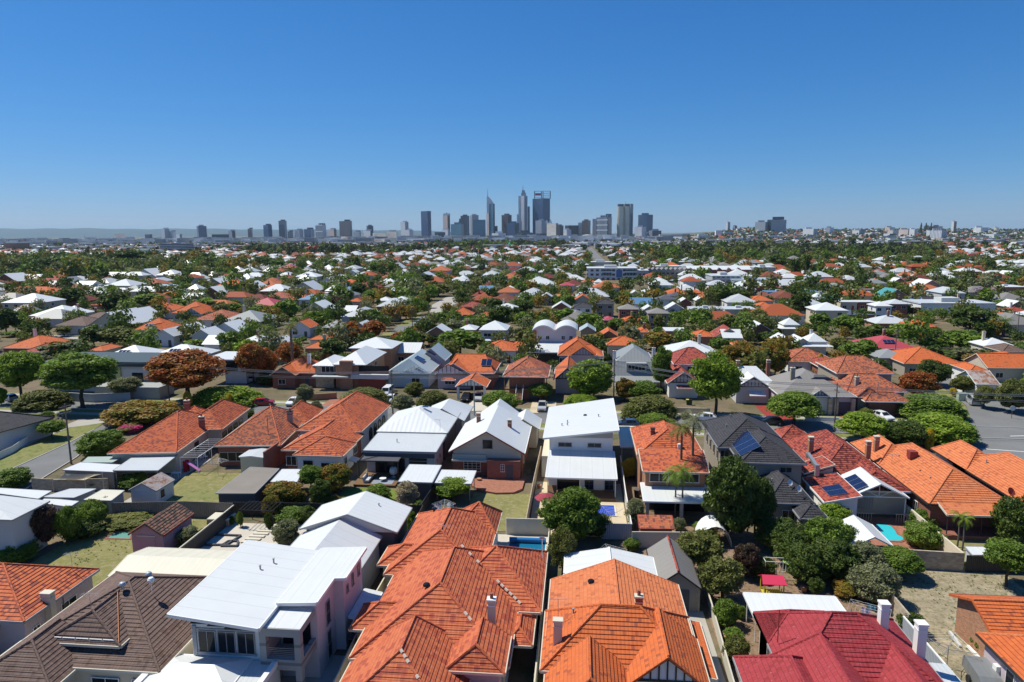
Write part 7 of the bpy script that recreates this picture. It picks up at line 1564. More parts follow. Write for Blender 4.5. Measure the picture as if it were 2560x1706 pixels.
# ================================================================ TREES AND SHRUBS, NEAR
# tile, centre, top row, foot row, width, kind + colour, clear trunk share | what it is
KC = {'g': 'green', 'b': 'bright', 'd': 'dark', 'o': 'olive', 'y': 'grey', 'r': 'rust', 'x': 'rustol', 'G': 'gold', 'p': 'purp', 'm': 'mauve', 'M': 'magenta', 's': 'silver'}
KK = {'r': 'round', 'f': 'flat', 'a': 'airy', 'c': 'cone', 'l': 'column'}
NT = """A1 180 300 480 360 rg 0|rounded green bush behind the mottled orange-red tiled house
B1 390 1090 1500 320 rp .1|tall dark purple-leaved tree next to the pale two-storey house
B1 640 1110 1460 250 ag .1|light green leafy tree between the purple tree and the yellow-green tree
B1 850 1070 1330 270 rg .1|yellow-green rounded tree by the tall corrugated fence
B1 990 1060 1230 160 rg 0|small green shrub at the left end of the corrugated fence
B1 740 1260 1440 330 rd 0|dark shrub in the shade at the foot of the green trees
B1 110 800 980 340 rg 0|spreading green bush by the road above the white shed roofs
B1 930 450 700 430 rg 0|big rounded green bush left of the long orange-red house
B1 1280 175 400 650 rx 0|wide rusty-olive hedge tree at the street corner
B1 1190 375 460 230 rM 0|magenta bougainvillea beside the rusty-olive hedge
B1 1170 330 430 250 rd 0|low dark green shrub behind the magenta bougainvillea
B1 485 335 505 240 rg .3|small rounded verge tree with slim trunk in front of the grey house
B1 445 250 400 140 ag .3|thin pale green sapling behind the small verge tree
B1 400 45 235 450 fo 0|dense clipped olive tree on the far side of the left intersection
B1 2080 20 230 640 fb 0|broad bright green clipped tree behind the long orange-red house
B1 1732 80 245 90 lG 0|golden columnar conifer nearer the left street corner
B1 2118 95 240 60 lG 0|slim golden conifer in front of the broad clipped tree
B1 2250 220 330 200 rd 0|low dark green shrub between two red tiled roofs
B1 890 860 970 170 ao 0|thin dry shrub under the cream shade sail
B1 1230 830 970 260 rg 0|leafy green shrubs under the grey patio roof
B1 1740 1320 1480 200 ry 0|dark glossy-leaved shrub in the spa courtyard
B1 1880 1330 1440 120 rg 0|small green shrub left of the spa tub
B1 2210 1180 1320 70 ag 0|spiky green plant at the pergola post
B1 2290 1035 1130 250 rg 0|low green shrub beside the long ribbed shed roof
B1 1200 1235 1330 520 ao 0|overgrown pale grass clump behind the pink garage
B2 460 10 210 170 ry .25|grey-green street tree beside the white station wagon
B2 400 140 240 120 ry 0|small grey-green bush in front of the white station wagon
B2 562 150 320 125 ry .1|upright grey-green tree between two orange roofs
B2 1000 20 195 420 fo .1|wide flat-topped olive street tree in front of the balcony house
B2 1350 95 270 250 ry .15|loose grey-green tree beside the power pole
B2 1630 45 235 290 fo .15|clipped olive-green street tree left of the pale driveway
B2 1460 -10 110 200 ro 0|rounded olive bush in front of the blue-grey house
B2 2230 75 280 340 rg .05|pair of dense green clipped trees above the gabled brick house
B2 505 745 990 230 rg .25|small green tree beside the white patio roof
B2 745 740 1010 300 rx .05|tall bushy rust-and-green tree in the backyard middle
B2 600 890 1150 220 rd 0|dark green rounded shrub below the rust-and-green tree
B2 240 900 1110 330 rx .2|spreading rusty-leaved tree in front of the white patio roof
B2 145 1015 1230 170 rx .1|rusty-leaved shrub at the left of the sandy garden
B2 380 995 1110 180 rx 0|low rusty-olive shrub in the sandy garden
B2 730 1030 1150 130 rx 0|small reddish shrub beside the washing frame
B2 1130 930 1110 240 rg 0|yellow-green feathery shrub on the little green lawn
B2 1060 1085 1160 380 rg 0|low green hedge along the fence behind the white gabled wing
B2 1390 905 1160 230 as 0|leafless silver-grey shrub in front of the dark walled shed
B2 1500 1075 1180 130 ag 0|spiky green plant at the foot of the silver-grey shrub
B2 1810 865 1060 350 rb .2|dense frangipani tree beside the brick terrace
B2 330 1150 1300 350 ag 0|sparse dark shrubs behind the spa pergola
B2 280 1270 1490 260 ry 0|large glossy-leaved shrub beside the white rear wing
B2 120 1190 1340 90 rd 0|dark potted shrub beside the pale courtyard steps
B2 470 1140 1290 190 rd 0|dark green shrub at the corner of the dark fence
B2 1425 1170 1290 100 ag 0|small green palm-like plant beside the terracotta house
B3 570 955 1440 530 rg .1|large leafy green tree in front of the tall white house
B3 730 1180 1440 330 rd 0|dark lower tree mass right of the large leafy tree
B3 460 1310 1760 270 ao .1|drooping yellow-olive tree beside the cream wall
B3 1085 690 880 170 rG 0|golden-leaved shrub left of the orange tiled brick house
B3 1130 1050 1320 190 ay .1|loose grey-green shrub behind the cream pool terrace
B3 1535 1235 1370 140 ry 0|round silver-green bush beside the little red shed
B3 2010 660 1420 560 rd .08|very large dark green tree below the solar array
B3 2230 830 1400 320 rd .1|dark green tree at the right side of the very large tree
B3 1740 1280 1380 170 rg 0|low bright green shrub at the foot of the very large tree
B3 1270 95 330 470 fo 0|big dense clipped street tree right of the tilted white roof
B3 1310 270 400 330 fg 0|dense dark clipped tree above the orange roof with palms
B3 640 95 220 320 fb 0|rounded bright clipped tree behind the tilted white roof
B3 270 -10 150 220 rg .2|small rounded green tree beside the silver ute
B3 1870 -270 290 480 rb .25|tall bright green round tree with dark trunk by the limestone wall
B3 1590 260 330 110 ay 0|spiky green plant behind the two garden palms
A3 1095 250 370 145 rg 0|small round shrub by the grey yard wall
A3 1720 180 570 430 ao .25|airy grey-olive tree beside the old garage
A3 1930 430 820 460 ao .15|wide airy olive shrub above the driveway wall
A3 1800 150 320 260 ao .1|thin olive tree left of the white dome shelter
A3 1960 810 1090 240 rg 0|green leafy shrub along the driveway wall with yellow flowers
A3 2040 1080 1230 200 ag 0|spiky mid-green shrub along the driveway wall
A3 2050 1150 1420 260 ro 0|yellow-olive shrub beside the crimson roof
A3 2110 870 1000 100 rg 0|small yellow-green shrub on the bare earth
A3 2150 300 600 260 rp .1|dark purple shrub right of the airy olive tree
B4 235 45 380 470 fg .35|spreading green street tree with bare trunk before the taupe roof
B4 870 245 530 460 fb .35|bright green umbrella-shaped street tree with dark trunk
B4 1490 75 300 530 fg .1|large dense clipped tree left of the side street
B4 1570 255 520 620 fb .2|widest umbrella-shaped street tree at the right intersection
B4 1260 345 600 390 rd .05|dark leafy tree in front of the umbrella-shaped pair
B4 1478 420 610 75 lG 0|slender yellow conifer under the widest umbrella tree
B4 570 1100 1340 380 ab .1|frangipani tree with white blossom left of the patio
B4 900 215 310 180 fo 0|low clipped olive bush beside the white car in the red driveway
B4 1400 1165 1340 230 rg 0|light green shrub by the pool paving
B4 1420 1300 1540 370 rg 0|large rounded green shrub behind the tan block wall
B4 2240 1050 1500 400 rd .05|very dark rounded tree at the right edge
B4 20 1060 1250 100 rg 0|small shrub at the corner of the charcoal roof
A4 150 80 420 400 rd .05|dark green tree mass behind the climbing frame
A4 520 60 470 420 rg .1|mid-green upper tree left of the white pool shelter
A4 350 300 640 420 rd .1|dark tree with bare trunk directly right of the climbing frame
A4 600 280 620 480 rd .1|large shaded tree in the middle of the dark clump
A4 850 320 650 420 ry 0|glossy dark shrub tree in front of the tan block wall
A4 980 500 890 430 ry 0|speckled glossy shrub beside the rotary clothesline
A4 720 640 790 290 rx 0|low reddish-green shrub above the washing
A4 440 600 780 160 ad .15|slim dark tree between the play yard and the clump
A4 250 190 520 420 rd .05|dark rounded tree filling the centre of the clump above the climbing frame
A4 700 150 440 380 rd .05|dark green tree at the top right of the clump by the pool shelter
A3 2290 420 640 260 rd .05|dark shrubby tree left of the climbing frame
A4 30 90 380 330 rd .05|dark green tree at the left of the clump behind the playhouse
A4 1190 320 590 400 fg .4|small umbrella-shaped tree on the vacant lot
A4 2190 260 690 430 rg .4|rounded tree with forked trunk on the right of the vacant lot
A4 1310 930 1150 260 ad 0|unkempt dark shrub between the two white chimneys
A4 2010 1220 1330 110 rg 0|small shrub against the mauve wall
A1 30 1400 1560 300 rd 0|dark shrub in the bottom left corner
B1 2130 1290 1300 60 rd 0|tiny dark shrub in the spa courtyard
A2 1420 60 300 90 rg 0|green climber on the cream capped wall
C1 200 870 1330 430 rb .3|tall round green tree at the left edge beyond the street
C1 765 905 1400 620 rg .35|big rounded street tree with forked trunk before the dark parapet
C1 1170 1110 1310 270 ry .2|small grey-green tree in front of the dark parapet house
C1 1740 860 1330 700 rr .3|large spreading rust-red tree beside the modern grey house
C1 2330 790 1170 290 rr .2|second rust-red tree right of the pale modern house
C1 10 1210 1370 130 rb .1|green tree cut by the left edge near the intersection
C1 600 780 960 480 ad .2|broad dark tree with lilac blossom behind the street trees
C1 400 880 1000 300 ry .1|grey-green tree behind the tall round green tree
C3 710 960 1310 440 rb .1|bright round yellow-green tree before the orange split-level house
C3 1370 840 1250 200 rg .2|dense green tree between the grey mansard house and the crimson house
C3 1200 1150 1330 330 rg .1|leafy green street shrub below the grey mansard house
C3 1040 1130 1330 200 rx .1|reddish-olive tree in front of the grey mansard house
C2 1880 670 930 400 rg .2|large rounded dark green tree behind the gabled orange bungalow
C2 860 610 850 300 rr .2|rust-red tree at the corner of the receding street, left one
C2 1090 590 780 220 rr .2|rust-red rounded tree at the corner of the receding street, right one
C2 1470 635 700 170 fr .1|flat-clipped rust-red tree by the street corner
C2 1330 690 770 190 fr .1|low clipped rust-red tree nearer the street corner
C2 1100 1020 1200 110 rb 0|pale green shrub beside the blue-grey house
C2 700 760 950 260 rd .1|dark green tree behind the balcony house
C2 90 840 1140 230 rr .2|rust tree left of the fan palm
C2 310 800 1010 270 ar .2|airy rust tree behind the fan palm
C2 400 1020 1160 200 rG .05|yellow-green shrub at the foot of the fan palm
C2 120 1070 1190 260 rd 0|dark shrub left of the fan palm
C2 460 1010 1150 80 cp 0|dark pointed tree right of the fan palm
C4 1850 470 720 400 rd .15|very large dark rounded tree left of the date palm
C4 1800 680 870 360 rg .1|bright green tree in front of the very large dark tree
C4 1210 610 740 290 fg .15|clipped green street tree behind the pink-red roof
C4 1480 640 740 240 fg .35|umbrella-shaped tree right of the clipped street tree
C4 930 620 810 310 rd .1|dark green tree left of the pink-red roof
C4 840 760 990 350 rg .1|rounded olive-green tree beside the mottled orange hip roof
C4 670 740 900 200 ro .1|upright olive tree left of the rounded olive-green tree
C4 475 905 1110 100 cG 0|golden-green conifer between the taupe roof and orange roof
C4 497 745 830 40 cG 0|thin golden conifer before the twin white roofs
C4 1370 1050 1330 320 rr .15|rust-leaved tree beside the two-storey mottled red house
C4 1500 950 1190 280 rd .1|dark green tree in front of the orange hip roof
C4 1490 850 930 500 fd 0|long dark hedge tree behind the orange hip roof
C4 1810 840 960 280 ay .1|grey mimosa-like tree right of the orange hip roof
C4 1980 1190 1400 200 ro .2|olive tree beside the silver four-wheel drive
C4 2240 1130 1440 330 ro .15|drooping olive tree at the right edge by the dry verge
C4 1790 1100 1290 230 ro .3|round tree with thick trunk by the green gate
C4 60 780 1130 230 rx .15|bushy rust-olive tree left of the taupe roof
C3 2120 800 1070 400 rx .15|broad rust-olive tree behind the bright white bungalow
C3 1940 850 1040 220 rg .1|grey-green bush beside the white gabled roof
C4 2150 560 740 1 rd 0|"""
def place_tree(t, cx, yt, yb, w_, kk, c0, lab, group=None, auto=None):
    X, Y = q(t, cx, yb); ox, oy, sc = TO[t]; fx, fy = px(t, cx, yb); _, _, d = proj(X, Y, 0); wd = w_/sc/F_PX*d
    if c0 < .06: 
        l = math.hypot(X, Y); X, Y = X+X/l*wd*.3, Y+Y/l*wd*.3
    _, zt = Zat(*px(t, cx, yt), Y); H_ = max(1.0, min(zt, 22))
    det = Y < 175; col = KC[kk[1]]; k = KK[kk[0]]
    if c0 < .06 and Y < 260: o = bush(X, Y, wd, H_, col, lab, 'conifer' if k in ('cone', 'column') else 'shrub' if H_ < 3.6 else 'tree', group, {'cone': 'conifer', 'column': 'conifer'}.get(k, 'shrub' if H_ < 3.6 else 'tree'), k, det)
    else: o = tree(X, Y, wd, H_, c0, k, col, lab, 'tree', group, det=det)
    TREES.append((X, Y, wd/2)); return o
TREES = []
for ln in NT.split('\n'):
    d_, lab = ln.split('|'); a = d_.split()
    if int(a[4]) > 5: place_tree(a[0], int(a[1]), int(a[2]), int(a[3]), int(a[4]), a[5], float(a[6]), lab)
def palm_at(t, cx, yt, yb, fr, lab, z0=0, **k):
    X, Y = q(t, cx, yb, z0); _, zt = Zat(*px(t, cx, yt), Y); palm(X, Y, zt-fr*.35, fr, label=lab, **k)
palm_at('B3', 1555, 350, 668, 2.6, 'left palm of the taller pair by the orange tiled brick house', 6.2, col='olive'); palm_at('B3', 1660, 255, 645, 2.8, 'right and taller palm of the pair by the orange tiled brick house', 6.2, col='grey')
palm_at('B3', 1495, 780, 1245, 2.2, 'left slender palm in front of the white patio roof', tr=.1, col='green'); palm_at('B3', 1558, 740, 1250, 2.4, 'right slender palm in front of the white patio roof', tr=.1, col='green')
palm_at('B4', 1740, 1170, 1500, 1.5, 'left yellowish palm on the lawn behind the pool wall', tr=.08, col='bright', nf=14); palm_at('B4', 1785, 1200, 1530, 1.5, 'right yellowish palm on the lawn behind the pool wall', tr=.08, col='bright', nf=14)
palm_at('C2', 345, 620, 1160, 2.6, 'tall fan palm with thick skirted trunk in front of the rust trees', tr=.35, col='olive', nf=46, droop=.7); palm_at('C4', 2160, 570, 740, 3.4, 'stout date palm near the right edge', tr=.45, col='green', nf=50, droop=.8)
palm_at('C4', 2100, 235, 330, 3, 'fan palm in front of the long white two-level building', tr=.3, nf=30)

# ================================================================ TREES BEYOND, placed in the gaps
MT = {'C1': '1060 320 530 260 rd;650 280 480 250 rd;2120 690 900 260 rg;870 640 840 260 rd;1130 650 840 350 ro;350 560 750 260 ao;60 480 710 220 rd;200 540 700 160 rg;1360 340 480 260 rg;1620 380 490 250 fg;1900 390 520 260 rg;2140 430 535 230 rg;1450 450 610 200 ro;2190 560 680 150 rp;1620 715 810 230 rx;1790 770 870 230 rg;450 0 170 290 ad;200 20 170 330 ad;780 0 150 330 ao;1180 -80 110 320 ad;1820 -60 60 260 ad;1440 -20 90 200 ao;900 315 370 170 ro;820 310 360 140 rg;1460 215 260 160 rd;300 240 330 250 fg;60 250 360 180 rd;1900 80 130 180 rg;2070 190 240 130 fg;1830 255 310 110 rd;2260 290 350 150 rg;1280 620 730 200 ro;590 640 740 180 ao;750 480 560 120 ro;860 490 550 180 ao;1300 510 590 150 rg;130 690 740 200 rg;1660 140 200 90 rg;1760 590 640 160 rd;1250 490 600 130 rd;1270 690 800 140 ro;520 40 160 160 rd;2330 370 450 180 rg',
'C2': '290 395 600 240 rg;60 450 580 260 rg;540 490 640 230 fg;760 480 610 170 rd;1060 490 630 200 rg;900 500 620 120 rd;1200 545 640 110 rg;1380 440 580 170 rx;1500 360 490 130 rx;1560 350 480 120 rd;1690 520 640 190 rg;1830 570 740 200 ay;2010 560 670 280 rg;2250 460 690 240 rd;2170 300 460 150 rd;1980 540 620 130 rg;930 10 160 110 cd;1110 45 190 170 rg;1170 60 190 90 rr;740 370 470 150 rp;800 360 460 110 rd;700 320 400 110 fd;540 300 380 130 fg;950 250 390 150 rd;1060 310 430 170 rg;1140 330 420 130 ad;1330 310 420 160 rr;1250 60 180 100 rg;1300 110 190 130 ad;1500 90 180 130 rg;1560 160 280 220 ad;1810 90 180 130 rg;1930 130 210 130 rg;2090 330 420 120 rd;2200 380 500 160 rd;1680 260 370 230 ro;1850 240 340 170 ro;1930 330 400 130 rr;2010 200 270 90 rx;2300 220 280 130 rg;2290 350 420 140 fg;300 250 350 130 ry;120 300 350 120 rg;660 200 260 90 rg;530 80 150 90 rd;600 40 110 120 rd;860 0 100 120 ro;420 20 110 80 rd;70 0 110 180 rd;190 30 130 160 rg;1060 130 220 120 ao;850 170 240 130 rg;300 130 210 110 ro;350 140 210 80 rd;640 640 740 170 rd;1240 740 820 150 ad;1480 700 830 240 ro;1620 730 810 150 ad;2250 640 740 100 ro;80 640 720 140 ro;730 650 740 60 rd;1000 620 730 170 rg;430 740 800 90 rg;1770 450 510 90 rg;2130 440 520 80 rd;1240 230 330 70 rg;990 180 260 120 rg;1420 130 200 100 rg;2050 240 290 60 rx;2210 130 190 90 rg;1130 390 480 50 rd;620 430 500 70 rd',
'C3': '330 480 650 220 rx;470 470 650 230 rg;700 510 690 230 rg;1350 530 700 130 ao;1240 550 660 170 rg;1520 510 650 180 rg;1730 490 690 220 rg;1990 540 690 220 ro;2250 500 660 210 ro;960 570 680 190 rg;1080 630 880 220 ay;1340 700 860 300 rx;760 700 840 260 rx;870 760 900 220 rd;1000 340 470 140 rd;880 240 380 150 rd;1930 280 460 220 rd;2080 300 460 200 rd;1830 300 440 160 rd;2150 420 480 170 rg;1700 330 390 100 rg;520 350 480 120 rg;400 360 460 90 rd;130 400 560 190 ad;190 500 640 130 ao;90 650 860 170 ao;70 480 560 90 rd;30 460 600 70 rd;710 320 390 90 rd;1110 400 470 110 rg;1380 440 510 110 ao;2090 460 540 130 ap;2330 700 820 200 rd;1900 740 900 170 rg;2000 760 860 120 rg;200 240 340 140 rg;410 180 240 90 rg;230 160 220 130 rg;130 170 230 110 rg;330 140 210 130 ad;570 170 220 130 ro;450 140 200 90 ay;1110 210 260 90 rg;1250 200 260 110 ro;1630 150 200 70 rg;880 890 1080 90 rd;1830 880 1010 130 ry;2330 830 970 160 rx;60 90 130 160 rG;300 40 110 180 ad;1850 870 1000 110 ad;1940 950 1060 90 rd;1680 560 650 90 rd;1600 700 780 110 ao;640 560 640 90 rg',
'C4': '300 330 570 180 rd;230 380 540 110 rd;60 430 600 200 rg;480 520 690 200 rg;730 540 720 260 rg;870 490 610 200 rd;370 620 720 200 rd;170 640 720 220 fg;60 690 800 140 rd;1280 430 560 110 ad;1350 470 560 130 rp;1460 500 590 110 rg;850 390 480 130 ao;1450 340 400 190 ro;2170 400 510 190 rg;2210 490 550 250 fg;2250 320 410 200 rd;1990 280 400 230 am;1750 340 400 200 rg;1970 380 440 170 rg;2040 590 700 130 ay;2220 780 850 160 ay;2030 850 960 260 fo;1910 900 1010 220 rx;2230 990 1130 150 rg;1880 990 1080 130 rg;1780 970 1100 130 rx;650 290 370 110 rd;830 250 320 130 rg;1090 190 280 110 ro;1590 170 280 100 rd;1220 70 150 120 rb;240 0 210 140 ad;350 -40 220 90 ad;430 60 210 110 ao;730 90 220 130 ad;490 160 250 110 ao;290 180 250 100 rg;60 -10 130 190 rd;1740 110 200 130 rg;1860 150 260 130 ad;1930 170 250 110 ad;2050 150 220 120 rg;1890 75 120 80 rG;900 80 130 170 ad;1130 0 80 220 ad;1390 0 100 260 ad;1550 10 110 230 ad;1790 0 90 220 ad;1330 130 160 80 rd;1010 700 780 90 rd;1480 760 850 200 rg;1600 760 860 180 rg;1270 640 730 130 fd;1650 690 760 90 rd;760 910 990 150 rg;1620 1000 1100 110 rG;300 1060 1140 60 rd;140 1050 1150 90 ad;930 1400 1440 60 rg;1700 1210 1290 70 rG'}
MLAB = []
for t_, s_ in MT.items():
    for e in s_.split(';'):
        a = e.split(); c0 = .05 if a[4][0] == 'f' else .12
        o = place_tree(t_, int(a[0]), int(a[1]), int(a[2]), int(a[3]), a[4], c0+.02, '~'); MLAB.append((o, a[4], o.location.x, o.location.y))
# a few more, only where nothing stands, to close the canopy between the houses
cells = {}
def cell(x, y): return int(x//14), int(y//14)
for f in FOOT:
    for i in range(int(f[0]//14), int(f[1]//14)+1):
        for j in range(int(f[2]//14), int(f[3]//14)+1): cells.setdefault((i, j), []).append(f)
roadA, roadB = q('D3', 850, 775), q('D3', 712, 585)
def free(x, y, pad):
    ci, cj = cell(x, y)
    for i in (-1, 0, 1):
        for j in (-1, 0, 1):
            for f in cells.get((ci+i, cj+j), ()):
                if f[0]-pad < x < f[1]+pad and f[2]-pad < y < f[3]+pad: return False
    t = (y-roadA[1])/(roadB[1]-roadA[1])
    if -.3 < t < 1.2 and abs(x-(roadA[0]+(roadB[0]-roadA[0])*t)) < 13+pad: return False
    return True
def hill(x, y):                                      # rising ground far to the right
    s = lambda a, b, v: max(0, min(1, (v-a)/(b-a)))**2*(3-2*max(0, min(1, (v-a)/(b-a))))
    r = x/max(y, 1); k = s(.12, .26, r)*s(1900, 4300, y)*(1-.25*s(.5, .75, r)) ; k2 = math.exp(-((r-.235)/.045)**2)*s(2300, 3400, y)*.5
    return 40*k*(.86+.14*math.sin(x/330.)*math.cos(y/410.))+42*k2
rt = random.Random(5); cand = 0
for _ in range(6000):
    if len(MLAB)+len(TREES)*0 >= 262: break
    y = 140+rt.random()**.8*250; x = y*rt.uniform(-.88, .68)-.02*y
    if y < 150 or not free(x, y, 1.5) or any((x-a)**2+(y-b)**2 < (c+2.5)**2 for a, b, c in TREES): continue
    px_, py_, d = proj(x, y, 0)
    if not (-60 < px_ < 2620): continue
    wd = rt.uniform(4, 7); kk = rt.choice(('rg', 'rg', 'rd', 'ro', 'ao', 'ad', 'fg', 'rb', 'ry', 'rx')); o = tree(x, y, wd, wd*rt.uniform(.75, 1.15), .12, KK[kk[0]], KC[kk[1]], '~', 'tree', det=False)
    TREES.append((x, y, wd/2)); MLAB.append((o, kk, x, y))

# ---- labels for the many houses and trees of the middle distance
ORD = ['first', 'second', 'third', 'fourth', 'fifth', 'sixth', 'seventh', 'eighth', 'ninth', 'tenth', 'eleventh', 'twelfth', 'thirteenth', 'fourteenth', 'fifteenth', 'sixteenth', 'seventeenth', 'eighteenth', 'nineteenth', 'twentieth']
def nth(i): return ORD[i] if i < 20 else ('twenty-' if i < 29 else 'thirty-' if i < 39 else 'forty-')+ORD[(i-20) % 10] if i not in (29, 39) else 'thirtieth' if i == 29 else 'fortieth'
def band(y): return ('just beyond the street', 'one block past the street', 'in the middle distance', 'far back before the shops', 'in the farthest rows')[0 if y < 185 else 1 if y < 240 else 2 if y < 330 else 3 if y < 450 else 4]
COLW = {'g': 'green', 'b': 'bright green', 'd': 'dark green', 'o': 'olive', 'y': 'grey-green', 'r': 'rust-red', 'x': 'rusty olive', 'G': 'golden', 'p': 'dark purple', 'm': 'lilac-flowering'}
KW = {'r': 'rounded', 'f': 'flat-topped', 'a': 'loose airy', 'c': 'pointed', 'l': 'columnar'}
grp = {}
for h, k, rc, st, x, y in NH: grp.setdefault((RC[rc][1]+(' roofed' if k in 'tf' else ' metal' if rc in 'WwGgDHUTYCAJ' else ' tiled')+' '+{'t': 'two-storey house', 'f': 'flat building', 'h': 'hip-roofed house', 'p': 'verandah cottage', 'g': 'front-gabled house', 's': 'side-gabled house', 'v': 'gabled bungalow'}[k]+(' with solar panels' if st else ''), band(y)), []).append((x/y, h))
for o, kk, x, y in MLAB:
    n_ = min(NH, key=lambda e: (e[4]-x)**2+(e[5]+5-y)**2) if NH else None
    grp.setdefault((KW[kk[0]]+' '+COLW[kk[1]]+' tree by '+RC[n_[2]][1]+' roof', band(y)), []).append((x/y, o))
for (d_, bd_), L_l in grp.items():
    L_l.sort(key=lambda e: e[0]); n_ = len(L_l)
    for i, (_, o) in enumerate(L_l):
        o['label'] = d_+' '+bd_+('' if n_ == 1 else ', '+('leftmost' if i == 0 else 'rightmost' if i == n_-1 else nth(i)+' from left'))
        if o['category'] == 'house': o['group'] = 'houses of the suburb beyond the street'
        elif o['category'] == 'tree': o['group'] = 'trees among the houses beyond the street'

# ================================================================ SUBURB TO THE HORIZON (past counting)
rs = np.random.default_rng(3)
gt = MB()                                            # rolling hills on the right as one sheet
nx, ny = 40, 26; G_ = [[None]*(ny+1) for _ in range(nx+1)]
for i in range(nx+1):
    for j in range(ny+1):
        y = 1800+(9000-1800)*(j/ny)**1.5; x = y*(.06+.95*i/nx); G_[i][j] = (x, y, hill(x, min(y, 5200))*(1 if y < 5200 else max(.0, 1-(y-5200)/6000))-.4 if 0 < i < nx and 0 < j < ny else -2.)
for i in range(nx):
    for j in range(ny): gt.poly([G_[i][j], G_[i+1][j], G_[i+1][j+1], G_[i][j+1]], uv=[(0, 0)]*4)
tag(gt.build('hills', M['farground'], smooth=True), kind='structure')
rm_ = MB(); n_ = 60                                  # long blue range on the left, 24 km off
RNG = []
for i in range(n_+1):
    x = -24000+i/n_*21000; u = i/n_; hh = (310*(1-u)**.55+60)*(1+.05*math.sin(i*1.3)+.04*math.sin(i*.47+1))*(1 if u < .96 else .2)*min(1, (1-u)*8+.05)
    RNG.append((x, hh))
for (xa, ha), (xb, hb) in zip(RNG[:-1], RNG[1:]):
    pr_ = [(21000, 0), (22200, .55), (23600, .9), (24500, 1), (27500, .8), (31000, 0)]
    for (ya, fa), (yb, fb) in zip(pr_[:-1], pr_[1:]): rm_.poly([(xa, ya, ha*fa-1), (xb, ya, hb*fa-1), (xb, yb, hb*fb-1), (xa, yb, ha*fb-1)], uv=[(0, 0)]*4)
tag(rm_.build('far_hills', M['hillforest'], smooth=True), kind='structure')
def ground_z(x, y): return hill(x, y) if y > 1800 and x > .1*y else 0.
roofs = ['white', 'wgrey', 'white', 'wgrey', 'orange', 'redor', 'mott', 'grey', 'taupe', 'wgrey', 'redor', 'white', 'redtl', 'orange2']
hb_ = MB()
def farhouse(x, y, wd, dp, ze, rm, wm, flat=False, rz=0):
    z0 = ground_z(x, y); a, b, c, d = x-wd/2, x+wd/2, y, y+dp; zr = ze+min(wd, dp)*.24; U = [(0, 0)]*4
    w4 = [(a, c), (b, c), (b, d), (a, d)]
    for i in range(4): j = (i+1) % 4; hb_.poly([(*w4[i], z0), (*w4[j], z0), (*w4[j], z0+ze), (*w4[i], z0+ze)], M[wm], uv=[(0, 0), (wd, 0), (wd, ze), (0, ze)])
    o = .5; e = [(a-o, c-o, z0+ze), (b+o, c-o, z0+ze), (b+o, d+o, z0+ze), (a-o, d+o, z0+ze)]
    if flat: hb_.poly(e, M[rm], uv=U); return
    if wd < dp: r0, r1 = ((a+b)/2, c+wd*.42, z0+zr), ((a+b)/2, d-wd*.42, z0+zr); F = [[e[0], e[1], r0], [e[1], e[2], r1, r0], [e[2], e[3], r1], [e[3], e[0], r0, r1]]
    else: r0, r1 = (a+dp*.42, (c+d)/2, z0+zr), (b-dp*.42, (c+d)/2, z0+zr); F = [[e[0], e[1], r1, r0], [e[1], e[2], r1], [e[2], e[3], r0, r1], [e[3], e[0], r0]]
    for f in F: hb_.poly(f, M[rm], uv=U[:len(f)])
def wood(x, y):
    r = x/y; e = 60*math.sin(x/90.)+50*math.sin(y/70.+x/160.)
    return (.08 < r < .50 and 820 < y+e < 1450) or (r < -.50 and 480 < y+e < 900) or (-.22 < r < -.02 and 1500 < y+2*e < 2300) or (-.5 < r < -.2 and 1250 < y+2*e < 1700)
WOOD = wood
rf = random.Random(8); nfar = 0
def jit(y0, y1, sp): 
    y = y0
    while y < y1:
        s = sp(y); x = -.99*y
        while x < .70*y:
            yield x+rf.uniform(-.45, .45)*s, y+rf.uniform(-.45, .45)*s, s
            x += s
        y += s
for x, y, s in jit(250, 4600, lambda y: 16.8+max(0, y-500)*.0085):
    if y < 420 and rf.random() < .35: continue
    if (WOOD(x, y) and rf.random() < .75): continue
    if y > 1100 and rf.random() < .22+.15*(y > 2500) + (.25 if x > .22*y and y < 2600 and y > 1300 else 0): continue
    if not free(x, y, 7.5 if y < 900 else 4): continue
    big = y > 1500 and rf.random() < (.12 if y < 2500 else .08 if x > .13*y else .45)
    wd, dp = (rf.uniform(24, 60), rf.uniform(15, 40)) if big else (rf.uniform(10, 17), rf.uniform(10, 17)); rm = rf.choice(roofs) if not big else rf.choice(('white', 'wgrey', 'whitep'))
    farhouse(x, y, wd, dp, rf.uniform(6, 11)*(1 if y < 2500 or x > .2*y else rf.choice((1.2, 1.8, 2.6))) if big else (5.6 if rf.random() < .15 else 3.4), rm, rf.choice(('w_white', 'w_cream', 'w_brick', 'w_lgrey')) if not big else rf.choice(('f_white', 'w_white', 'f_grey')), big); nfar += 1
    if y < 900: FOOT.append((x-wd/2, x+wd/2, y, y+dp)); cells.setdefault(cell(x, y+dp/2), []).append(FOOT[-1])
